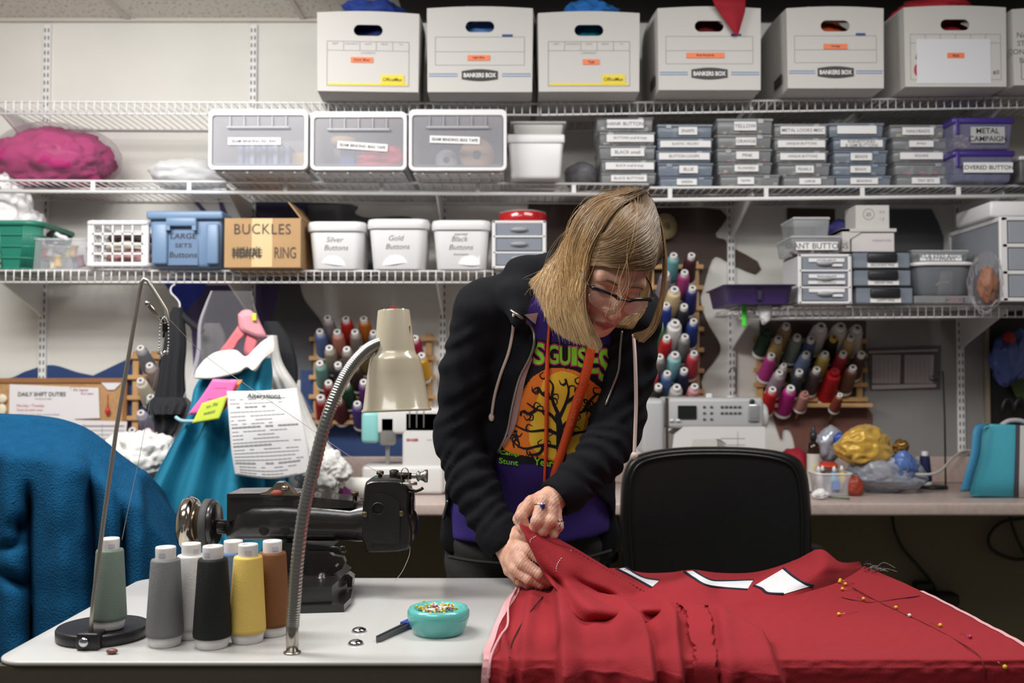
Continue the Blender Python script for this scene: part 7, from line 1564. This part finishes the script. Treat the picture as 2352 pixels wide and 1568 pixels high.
for (fx, fy) in ((1184, 1010), (1358, 955)):     # small dancing figures
    addrib([(fx, fy - 22), (fx, fy - 16)], 8, 8); addrib([(fx, fy - 14), (fx + 2, fy - 2)], 8, 6); addrib([(fx + 1, fy - 2), (fx - 5, fy + 8), (fx - 3, fy + 18)], 5, 3); addrib([(fx + 2, fy - 2), (fx + 8, fy + 7), (fx + 6, fy + 18)], 5, 3); addrib([(fx, fy - 12), (fx + 9, fy - 8), (fx + 15, fy - 16)], 4, 2); addrib([(fx, fy - 12), (fx - 9, fy - 10), (fx - 12, fy - 2)], 4, 2)
put('print_tree', mb, PB, shirt)
mb = MB(); mo = MB()
for ch, x, y, hp, wpx in [('S', 1238, 812, 50, 26), ('G', 1270, 814, 44, 27), ('U', 1298, 817, 42, 25), ('I', 1319, 818, 42, 12), ('S', 1338, 821, 44, 22), ('E', 1363, 828, 58, 24), ('S', 1388, 838, 74, 24)]:
    for m_, off, bold in ((mo, .0026, .055), (mb, .0034, .022)):
        vs, fs, tw_, th_ = text_geo(ch, 0, bold)
        m_.add([hit(x + v_.x / tw_ * (wpx + (6 if m_ is mo else 0)), y - v_.y / th_ * (hp + (6 if m_ is mo else 0)), [SH_], off) for v_ in vs], fs)
put('lettering_outline', mo, PM, shirt); put('lettering', mb, PG, shirt)
for s_, x, y, hp, wpx in [('Camp', 1170, 1042, 12, 44), ('Stunt', 1168, 1060, 13, 44), ('Years', 1252, 1062, 17, 52)]:
    vs, fs, tw_, th_ = text_geo(s_, 0, .02); put('lettering', MB().add([hit(x + v_.x / tw_ * wpx, y - v_.y / th_ * hp + (v_.x / tw_) * 6, [SH_], .0034) for v_ in vs], fs), PG, shirt)
# ---- rings
def ring(a, b, f, r, m, nm='ring'):
    a, b = Vector(wp(*a)[:3]), Vector(wp(*b)[:3]); c = a.lerp(b, f); d = (b - a).normalized(); u = d.orthogonal().normalized(); v_ = d.cross(u)
    return put(nm, MB().tube([c + (u * math.cos(k * PI / 12) + v_ * math.sin(k * PI / 12)) * r for k in range(24)], .0013, 8, True), m, person), c
SILV = mat('ring_silver', (200, 198, 196), .15, 1)
rg, c = ring(LH['fing'][0][0], LH['fing'][0][1], .30, .0130, SILV); p = W(1247, 1163, c.y - .014); put('blue_stone', MB().ball(p, (.0045, .003, .006), 10), mat('sapphire', (28, 30, 120), .05, coat=1), rg); put('stone_setting', MB().ball(p + Vector((0, .002, 0)), (.006, .003, .0075), 10), SILV, rg)
rg, c = ring(LH['fing'][2][0], LH['fing'][2][1], .78, .0115, SILV); put('setting', lump(W(1285, 1210, c.y - .010), (.005, .004, .008), .3, 2, 3, 3), SILV, rg)
rg, c = ring(RH['fing'][3][0], RH['fing'][3][1], .9, .0108, mat('ring_gold', (206, 160, 90), .2, 1)); put('setting', MB().ball(W(1192, 1331, c.y - .011), (.004, .004, .004), 8), mat('ring_gold', (0, 0, 0)), rg)
# ---- hair
def hair_material():
    m = bpy.data.materials.new('hair_blonde'); m.use_nodes = True; nt = m.node_tree; b = nt.nodes['Principled BSDF']; b.inputs['Roughness'].default_value = .38; b.inputs['Specular IOR Level'].default_value = .6
    at = nt.nodes.new('ShaderNodeAttribute'); at.attribute_name = 'root_to_tip'; an = nt.nodes.new('ShaderNodeAttribute'); an.attribute_name = 'tone'
    r = nt.nodes.new('ShaderNodeValToRGB'); e = r.color_ramp.elements; e[0].position = .0; e[0].color = srgb((126, 107, 84)); e[1].position = 1; e[1].color = srgb((240, 210, 162)); k = e.new(.4); k.color = srgb((172, 140, 100)); k = e.new(.62); k.color = srgb((220, 184, 132))
    nt.links.new(at.outputs['Fac'], r.inputs['Fac'])
    mx = nt.nodes.new('ShaderNodeMix'); mx.data_type = 'RGBA'; mx.blend_type = 'MULTIPLY'; mx.inputs['Factor'].default_value = 1
    r2 = nt.nodes.new('ShaderNodeValToRGB'); r2.color_ramp.elements[0].color = (.42, .36, .30, 1); r2.color_ramp.elements[1].color = (1.0, 1.0, .98, 1); nt.links.new(an.outputs['Fac'], r2.inputs['Fac'])
    nt.links.new(r.outputs['Color'], mx.inputs['A']); nt.links.new(r2.outputs['Color'], mx.inputs['B']); nt.links.new(mx.outputs['Result'], b.inputs['Base Color']); return m
def hp(p, off):
    if len(p) == 3: return W(*p)
    d = ray(*p).normalized(); h = headtree.ray_cast(EYE, d)
    return (h[0] - d * off) if h[0] is not None else W(p[0], p[1], 1.80)
LEFT = [[(1440, 443, 1.90), (1372, 470, 1.925), (1318, 535, 1.95), (1280, 590, 1.965), (1242, 628, 1.965), (1218, 648, 1.955)], [(1446, 438, 1.87), (1376, 462, 1.90), (1318, 525, 1.92), (1278, 595, 1.935), (1254, 655, 1.93), (1250, 712, 1.92)], [(1453, 434, 1.845), (1386, 457, 1.865), (1328, 522, 1.88), (1288, 605, 1.895), (1265, 685, 1.89), (1272, 752, 1.88)],
        [(1460, 432, 1.82), (1397, 454, 1.835), (1342, 522, 1.845), (1304, 612, 1.855), (1286, 705, 1.85), (1304, 776, 1.845)], [(1466, 433), (1411, 457, 1.80), (1358, 522, 1.81), (1324, 612, 1.82), (1311, 702, 1.82), (1338, 789, 1.815)], [(1472, 436), (1426, 463), (1377, 526, 1.775), (1345, 602, 1.785), (1330, 700, 1.795), (1378, 799, 1.785)], [(1478, 441), (1437, 472), (1388, 531, 1.762), (1352, 596, 1.768), (1339, 690, 1.775), (1353, 762, 1.775)]]
FRONT = [[(1480, 440), (1446, 474), (1396, 530), (1360, 558, 1.775)], [(1484, 440), (1455, 478), (1405, 530), (1364, 556, 1.782)], [(1500, 462), (1473, 508), (1412, 552), (1356, 574, 1.782)], [(1512, 500), (1487, 545), (1422, 582), (1352, 590, 1.778)], [(1520, 550), (1496, 588), (1428, 606), (1348, 600, 1.775)], [(1524, 585), (1500, 612), (1434, 618), (1346, 607, 1.775)]]
RIGHT = [[(1490, 446), (1518, 520, 1.81), (1528, 600, 1.81), (1522, 680, 1.815), (1504, 748, 1.825), (1472, 782, 1.825)], [(1492, 450, 1.80), (1521, 530, 1.83), (1526, 610, 1.84), (1518, 690, 1.85), (1494, 755, 1.855), (1456, 770, 1.85)]]
BACKC = [[(1500, 600, 1.90), (1492, 660, 1.905), (1476, 715, 1.905), (1448, 752, 1.90)], [(1490, 610, 1.915), (1476, 670, 1.92), (1452, 720, 1.92), (1414, 748, 1.91)]]
HAIRM = hair_material(); hv, hf, ht_, hn = [], [], [], []
hr = random.Random(77)
def strands(G, n, nr, off, r0, jit, base=True, t0=0.0, t1=1.0, spread=1.0):
    A = [[hp(p, off) for p in g] for g in G]; N = [catmull(g, nr) for g in A]
    def at(u):
        k = min(int(u * (len(N) - 1)), len(N) - 2); f = u * (len(N) - 1) - k; i0, i3 = max(k - 1, 0), min(k + 2, len(N) - 1); out = []
        for j in range(nr):
            p0, p1, p2, p3 = N[i0][j], N[k][j], N[k + 1][j], N[i3][j]; p = .5 * ((2 * p1) + (p2 - p0) * f + (2 * p0 - 5 * p1 + 4 * p2 - p3) * f * f + (3 * p1 - p0 - 3 * p2 + p3) * f ** 3)
            q, nrm, _i, dist = headtree.find_nearest(p)
            if (p - q).dot(nrm) < 0 or dist < off: p = q + nrm * off
            out.append(p)
        return out
    if base:
        P = [at(i / 40) for i in range(41)]; o = len(hv)
        for i, row in enumerate(P):
            for j, p in enumerate(row): hv.append(p + (HC - p).normalized() * .004); ht_.append(t0 + (t1 - t0) * j / (nr - 1)); hn.append(.30)
        for i in range(40):
            for j in range(nr - 1): hf.append((o + i * nr + j, o + (i + 1) * nr + j, o + (i + 1) * nr + j + 1, o + i * nr + j + 1))
    for s in range(n):
        u = hr.random(); row = at(u); tone = .35 + .65 * hr.random() if hr.random() > .18 else .12 + .2 * hr.random()
        tone = max(.05, min(1, tone * (.8 + .45 * noise.noise(Vector((u * 26, off * 100, len(G))))))); sd = Vector((hr.random() * 99, hr.random() * 99, 0))
        ph = hr.uniform(-1, 1); end = hr.uniform(.72, 1.06); rr = r0 * hr.uniform(.6, 1.3); o = len(hv); prev = None
        for j, p in enumerate(row):
            f = j / (nr - 1); w = Vector((noise.noise(sd + Vector((f * 2.2, 0, 0))), noise.noise(sd + Vector((0, f * 2.2, 3))), noise.noise(sd + Vector((0, 2, f * 2.2))))) * jit * (.35 + spread * f) + Vector((0, -1, 0)) * hr.uniform(0, .0012)
            if j == nr - 1: p = row[-2].lerp(p, end)
            d = (row[min(j + 1, nr - 1)] - row[max(j - 1, 0)]).normalized(); u1 = d.cross(Vector((0, 1, 0))); u1 = u1.normalized() if u1.length > .01 else Vector((1, 0, 0)); u2 = d.cross(u1); rad = rr * (1 if f < .75 else 1 - (f - .75) * 3.2)
            for k in range(3): hv.append(p + w + (u1 * math.cos(2.094 * k + ph) + u2 * math.sin(2.094 * k + ph)) * max(rad, .00012)); ht_.append(t0 + (t1 - t0) * f); hn.append(tone)
            if j:
                for k in range(3): k2 = (k + 1) % 3; hf.append((o + (j - 1) * 3 + k, o + (j - 1) * 3 + k2, o + j * 3 + k2, o + j * 3 + k))
strands(LEFT, 4600, 22, .012, .00062, .0072); strands(FRONT, 2600, 18, .009, .0006, .004, True, 0, .55, .5); strands(RIGHT, 1300, 20, .010, .00062, .006); strands(BACKC, 800, 16, .01, .0007, .006, True, .5, 1)
# the close scalp layer beneath the strands
cap = {}; o = len(hv)
for p in hm.polygons:
    c = HMi @ p.center
    if (c.z > .066 + .02 * max(0, c.y) and c.z > .03) or (c.y < .018 and c.z > -.075 and abs(c.x) > .03) or (c.y < -.02 and c.z > -.09):
        for vi in p.vertices:
            if vi not in cap: cap[vi] = len(hv); v_ = hm.vertices[vi]; hv.append(v_.co + v_.normal * .006); ht_.append(.12 + .3 * smoothstep(.06, -.08, (HMi @ v_.co).z)); hn.append(.35)
        hf.append(tuple(cap[vi] for vi in p.vertices))
# loose fine hairs
strands([[(1470, 440), (1455, 560), (1440, 640, 1.745), (1425, 700, 1.74)], [(1440, 470), (1425, 600, 1.745), (1410, 690, 1.745), (1395, 720, 1.745)]], 9, 16, .012, .00035, .03, False, .5, 1); strands([LEFT[0], LEFT[2], LEFT[4], LEFT[6]], 130, 20, .014, .00035, .03, False, .2, 1)
me = bpy.data.meshes.new('hair'); me.from_pydata([v[:] for v in hv], [], hf); me.polygons.foreach_set('use_smooth', [True] * len(me.polygons))
for nm, dt in (('root_to_tip', ht_), ('tone', hn)): me.attributes.new(nm, 'FLOAT', 'POINT').data.foreach_set('value', dt)
hair = link('hair', me, HAIRM, person)
# the scalp under it
# ================================================================ the red garment on the table
RC = mat('cloth_red', (226, 10, 13), .9, bump=.04, bscale=400, spec=.02); SEL = mat('selvage_pink', (226, 168, 172), .8, bump=.2, bscale=250); SW = mat('stripe_white_cloth', (226, 226, 230), .75); SN = mat('stripe_navy', (28, 30, 48), .75)
def cpt(q):
    if len(q) == 4: return W(q[0], q[1], q[3])
    return T(q[0], q[1], TT + (q[2] if len(q) > 2 else .004))
gar = thing('garment', 'red garment with white stripes spread over the work table and held by the woman', 'garment')
XL = [[(1345, 1275), (1400, 1284), (1470, 1290), (1700, 1290)], [(1370, 1365), (1420, 1430), (1460, 1470), (1500, 1486), (1700, 1494)], [(1360, 1440), (1400, 1520), (1440, 1552), (1700, 1562)], [(1395, 1580), (1440, 1690), (1480, 1752), (1560, 1786), (1700, 1800)], [(1345, 1178), (1450, 1148), (1512, 1166), (1700, 1160)], [(1345, 1225), (1450, 1206), (1512, 1200), (1700, 1196)], [(1400, 1650), (1512, 1668), (1700, 1672)], [(1345, 1330), (1420, 1358), (1512, 1384), (1700, 1388)]]
AW = [(.022, 9, 46), (.028, 66, 12), (.020, 42, 10), (.017, 90, 12), (.009, 14, 12), (.008, 10, 20), (.009, 14, 26), (.008, 26, 26)]
def foldh(x, y):
    d = 0
    for L, (A, wl, wr) in zip(XL, AW):
        if y < L[0][0] - 25: continue
        xx = L[-1][1]
        for (y0_, x0_), (y1_, x1_) in zip(L[:-1], L[1:]):
            if y <= y1_: f = max(0, (y - y0_) / (y1_ - y0_)); xx = x0_ + (x1_ - x0_) * f; break
        dx = x - xx; d += A * smoothstep(L[0][0] - 25, L[0][0] + 60, y) * math.exp(-(dx / (wl if dx < 0 else wr)) ** 2)
    return d * 1.35
rows = [[(1188, 1347, .003), (1245, 1342, .003), (1310, 1350, .004), (1400, 1372, .005), (1500, 1388, .006), (1560, 1396, .009), (1640, 1391, .016), (1720, 1381, .018), (1800, 1371, .018), (1880, 1352, .020), (1935, 1332, .022), (1985, 1300, .016)],
        [(1176, 1372), (1240, 1370), (1310, 1378), (1400, 1395), (1500, 1406), (1565, 1412), (1650, 1406, .010), (1740, 1398, .010), (1830, 1390, .010), (1930, 1372, .010), (2010, 1352, .010), (2066, 1334, .008)],
        [(1158, 1405), (1230, 1405), (1310, 1412), (1400, 1424), (1500, 1434), (1575, 1440), (1670, 1438), (1770, 1432), (1870, 1424), (1990, 1408), (2090, 1390), (2150, 1374)],
        [(1135, 1450), (1215, 1450), (1300, 1456), (1400, 1464), (1500, 1470), (1590, 1474), (1690, 1474), (1800, 1470), (1920, 1464), (2060, 1454), (2180, 1440), (2262, 1432)],
        [(1114, 1492), (1200, 1493), (1290, 1494), (1395, 1495), (1500, 1495), (1600, 1495), (1710, 1495), (1830, 1495), (1960, 1494), (2110, 1492), (2250, 1489), (2360, 1486)]]
edge = [p[0] for p in rows[-1]]
ex = lambda y, Y, k: [(x + k * (x - 1700) * .02, y, 0, Y) for x in edge]
NR, NCc = 150, 190
def flatnet(R): return net([[Vector((q[0], q[1], 0)) for q in r] for r in R], NR, NCc)
full = rows + [ex(1508, 1.482, 0), ex(1526, 1.470, .2), ex(1570, 1.466, .5), ex(1800, 1.466, 1)]
G3 = net([[cpt(q) for q in r] for r in full], NR, NCc); G2 = flatnet(full)
for i in range(NR):
    for j in range(NCc):
        p2 = G2[i][j]; d = foldh(p2.x, p2.y) + .0012 * noise.noise(Vector((p2.x / 26, p2.y / 14, 0))); k = smoothstep(1488, 1530, p2.y)
        p = G3[i][j]
        if p.z < TT + .0022 and p.y > 1.488: p.z = TT + .0022
        G3[i][j] = p + Vector((0, -d * k * 1.5, d * (1 - k)))
o = put('front_cloth', MB().grid(G3), RC, gar)
def red_at(px, py, off=.002):
    b = None
    for i in range(NR):
        for j in range(NCc):
            q = G2[i][j]; e = (q.x - px) ** 2 + (q.y - py) ** 2
            if b is None or e < b[0]: b = (e, i, j)
    return G3[b[1]][b[2]] + Vector((0, -off * .5, off))
put('selvage', MB().grid([[r[0] + Vector((-.002, -.001, .001)), r[2] + Vector((0, -.0012, .0012)), r[4] + Vector((0, -.0012, .0012))] for r in G3]), SEL, gar); put('selvage', MB().grid([[r[-3] + Vector((0, -.0012, .0012)), r[-2] + Vector((0, -.0012, .0012)), r[-1] + Vector((.004, -.001, .001))] for r in G3[30:]]), SEL, gar)
put('white_stitch_line', MB().tube(catmull([red_at(*p) for p in [(1186, 1354), (1168, 1400), (1164, 1440), (1150, 1478), (1128, 1510), (1124, 1560)]], 40), .0022, 5), SEL, gar)
# raised waistband held in the hands
R = [[(1193, 1203, 0, 1.934), (1250, 1225, 0, 1.936), (1310, 1255, 0, 1.94), (1370, 1291, 0, 1.95), (1430, 1327, 0, 1.955), (1500, 1362, 0, 1.93), (1565, 1388, .012)], [(1195, 1211, 0, 1.915), (1242, 1242, 0, 1.912), (1302, 1273, 0, 1.912), (1362, 1306, 0, 1.918), (1426, 1341, 0, 1.922), (1500, 1372, 0, 1.915), (1566, 1392, .014)],
     [(1206, 1228, 0, 1.904), (1241, 1264, 0, 1.894), (1296, 1300, 0, 1.888), (1352, 1330, 0, 1.888), (1416, 1358, 0, 1.892), (1494, 1382, 0, 1.89), (1566, 1398, .012)], [(1222, 1258, 0, 1.902), (1244, 1290, 0, 1.888), (1290, 1326, 0, 1.872), (1344, 1354, 0, 1.868), (1408, 1378, 0, 1.868), (1488, 1396, .026), (1564, 1406, .010)],
     [(1238, 1292, 0, 1.906), (1262, 1322, 0, 1.890), (1296, 1352, 0, 1.862), (1342, 1386, .044), (1404, 1402, .034), (1486, 1412, .016), (1564, 1416, .006)], [(1252, 1318, 0, 1.912), (1272, 1345, .034), (1300, 1388, .026), (1344, 1424, .020), (1408, 1428, .014), (1490, 1430, .006), (1566, 1430, .003)]]
RG = net([[cpt(q) for q in r] for r in R], 40, 70)
for i in range(40):
    for j in range(70):
        RG[i][j] = RG[i][j] + Vector((0, -1, .6)) * (.004 * noise.noise(Vector((i * .12, j * .11, 3))) * math.sin(PI * i / 39))
wbnd = put('waistband', MB().grid(RG), RC, gar); so = wbnd.modifiers.new('thick', 'SOLIDIFY'); so.thickness = .003; so.offset = -1
RG2 = net([[Vector((q[0], q[1], 0)) for q in r] for r in R], 40, 70)
def on_band(px, py):
    b = min(((RG2[i][j].x - px) ** 2 + (RG2[i][j].y - py) ** 2, i, j) for i in range(40) for j in range(70)); return RG[b[1]][b[2]] + Vector((0, -.0035, .002))
def dashes(fn, pts, n, r, m, parent, nm):
    c = catmull([fn(*p) for p in pts], n * 2); mb = MB()
    for k in range(0, n * 2 - 1, 2): mb.tube([c[k], c[k + 1]], r, 4)
    return put(nm, mb, m, parent)
dashes(on_band, [(1232, 1232), (1218, 1243), (1214, 1258), (1218, 1272)], 10, .0009, PAPER, wbnd, 'stitching'); dashes(on_band, [(1312, 1266), (1290, 1284), (1280, 1305), (1284, 1328)], 14, .0009, PAPER, wbnd, 'stitching')
dashes(on_band, [(1245, 1232), (1280, 1252), (1312, 1264), (1380, 1302), (1440, 1338), (1500, 1370)], 40, .0011, mat('thread_maroon', (104, 12, 20), .7), wbnd, 'seam')
dashes(red_at, [(1192, 1356), (1220, 1360), (1262, 1362)], 9, .0012, mat('thread_black', (40, 16, 22), .7), gar, 'seam'); put('seam', MB().tube(catmull([red_at(*p, .0006) for p in [(1246, 1372), (1222, 1410), (1196, 1440), (1176, 1480), (1168, 1512)]], 30), .0012, 4), mat('thread_black', (0, 0, 0)), gar)
put('seam', MB().tube(catmull([red_at(*p, .0006) for p in [(1932, 1372), (2000, 1384), (2060, 1376), (2110, 1370)]], 26), .0011, 4), mat('thread_maroon', (0, 0, 0)), gar); put('seam', MB().tube(catmull([red_at(*p, .0006) for p in [(1960, 1350), (2030, 1390), (2120, 1430), (2200, 1475), (2252, 1510), (2262, 1560)]], 40), .0011, 4), mat('thread_maroon', (0, 0, 0)), gar)
# torn placket strip
pts = [[(1552, 1388), (1584, 1384), (1612, 1386)], [(1560, 1404), (1590, 1400), (1624, 1402)], [(1572, 1424), (1598, 1420), (1618, 1420)], [(1580, 1450), (1606, 1450), (1632, 1450)], [(1590, 1490), (1614, 1490), (1640, 1490)], [(1594, 1520), (1620, 1520), (1646, 1520)], [(1596, 1580), (1624, 1580), (1652, 1580)]]
PG_ = net([[red_at(*q, .005 if i < 3 else .004) for q in r] for i, r in enumerate(pts)], 44, 10)
q = random.Random(2)
for r in PG_:
    for j in (0, 9): r[j] = r[j] + Vector((q.uniform(-.003, .003), 0, q.uniform(0, .003)))
o = put('placket', MB().grid(PG_), RC, gar); so = o.modifiers.new('thick', 'SOLIDIFY'); so.thickness = .002
# back layer with the white stripes
B = [[(1400, 1304, .03), (1432, 1306, .026), (1480, 1315, .012), (1540, 1314, .010), (1590, 1308, .022), (1650, 1315, .008), (1720, 1315, .008), (1775, 1304, .022), (1830, 1284, .042), (1885, 1261, .066), (1930, 1290, .040), (1975, 1289, .026)], [(1405, 1322, .02), (1442, 1322, .022), (1490, 1332, .012), (1545, 1328, .012), (1600, 1318, .026), (1655, 1336, .008), (1725, 1334, .009), (1792, 1308, .034), (1850, 1304, .042), (1897, 1296, .05), (1938, 1304, .030), (1978, 1297, .018)],
     [(1420, 1346, .012), (1452, 1350, .010), (1502, 1362, .010), (1552, 1350, .022), (1612, 1345, .022), (1660, 1358, .006), (1730, 1352, .012), (1792, 1345, .022), (1850, 1334, .030), (1902, 1322, .030), (1942, 1316, .020), (1981, 1304, .012)], [(1430, 1366, .004), (1470, 1382, .003), (1520, 1398, .003), (1560, 1404, .003), (1620, 1402, .003), (1670, 1400, .003), (1740, 1394, .003), (1800, 1384, .003), (1870, 1366, .004), (1920, 1348, .004), (1950, 1334, .004), (1984, 1310, .004)]]
BG_ = net([[cpt(q) for q in r] for r in B], 40, 120); B2 = net([[Vector((q[0], q[1], 0)) for q in r] for r in B], 40, 120)
o = put('back_cloth', MB().grid(BG_), RC, gar)
btree = BVHTree.FromPolygons([p[:] for r in BG_ for p in r], [(i * 120 + j, i * 120 + j + 1, (i + 1) * 120 + j + 1, (i + 1) * 120 + j) for i in range(39) for j in range(119)])
def on_back(px, py, off):
    d = ray(px, py).normalized(); h = btree.ray_cast(EYE, d); return (h[0] if h[0] is not None else T(px, py, TT + .012)) - d * off
def stripe(a, b, w=.0028):
    A = catmull([Vector((x, y, 0)) for x, y in a], 30); Bq = catmull([Vector((x, y, 0)) for x, y in b], 30); P = [[on_back(p.x + (q.x - p.x) * k / 5, p.y + (q.y - p.y) * k / 5, .002) for k in range(6)] for p, q in zip(A, Bq)]
    put('white_stripe', MB().grid(P), SW, gar)
    for L in ([r[0] for r in P], [r[-1] for r in P]): put('navy_edging', MB().tube(L, w, 6), SN, gar)
stripe([(1437, 1303), (1458, 1317), (1482, 1328), (1514, 1333)], [(1416, 1306), (1436, 1316), (1462, 1330), (1496, 1349)])
stripe([(1594, 1310), (1622, 1328), (1652, 1334), (1730, 1332)], [(1572, 1312), (1594, 1328), (1630, 1346), (1716, 1354)])
stripe([(1800, 1305), (1820, 1322), (1845, 1338), (1868, 1344)], [(1732, 1345), (1750, 1352), (1764, 1362), (1800, 1364)])
# frayed corner and pins
mb = MB(); mb2 = MB()
for k in range(20):
    a = T(1986 + q.uniform(-6, 30), 1302 + q.uniform(-8, 14), TT + .016); m = mb if k % 2 else mb2
    m.tube(catmull([a, a + Vector((q.uniform(0, .02), q.uniform(-.02, .01), q.uniform(0, .012))), a + Vector((q.uniform(.005, .035), q.uniform(-.03, .01), q.uniform(-.006, .006)))], 8), .0005, 4)
put('frayed_thread', mb, mat('thread_black', (0, 0, 0)), gar); put('frayed_thread', mb2, mat('thread_grey', (150, 140, 138), .7), gar)
for px, py, nm, dx, dy in [(1928, 1330, 'yellow', 26, 10), (1929, 1338, 'yellow', 24, 8), (1941, 1343, 'yellow', 24, -2), (1936, 1354, 'yellow', 30, 4), (1984, 1378, 'yellow', -14, -5), (1926, 1415, 'yellow', 46, -10), (2055, 1399, 'yellow', -20, -8), (2086, 1416, 'white', -22, -8), (2160, 1441, 'yellow', -24, -10), (2229, 1465, 'berry', -24, -10), (2306, 1537, 'yellow', -16, -16)]:
    a = red_at(px, py, .0035); b = red_at(px + dx, py + dy, .001); c = dict(HEADS)[nm]
    w_ = 'on the front drape of' if py > 1500 else ('in the row of four at the collar of' if px < 1945 and py < 1360 else 'pinning the right side seam of'); w_ = 'in the middle of' if (px, py) == (1926, 1415) else w_
    if nm == 'white': lab = 'white headed pin in the seam of the red garment'
    elif nm == 'berry': lab = 'pink headed pin near the front of the red garment'
    else: lab = 'yellow headed pin ' + w_ + ' the red garment'
    pin(a, b, nm, c, lab, 'pins in the red garment', .0033)
rebase()
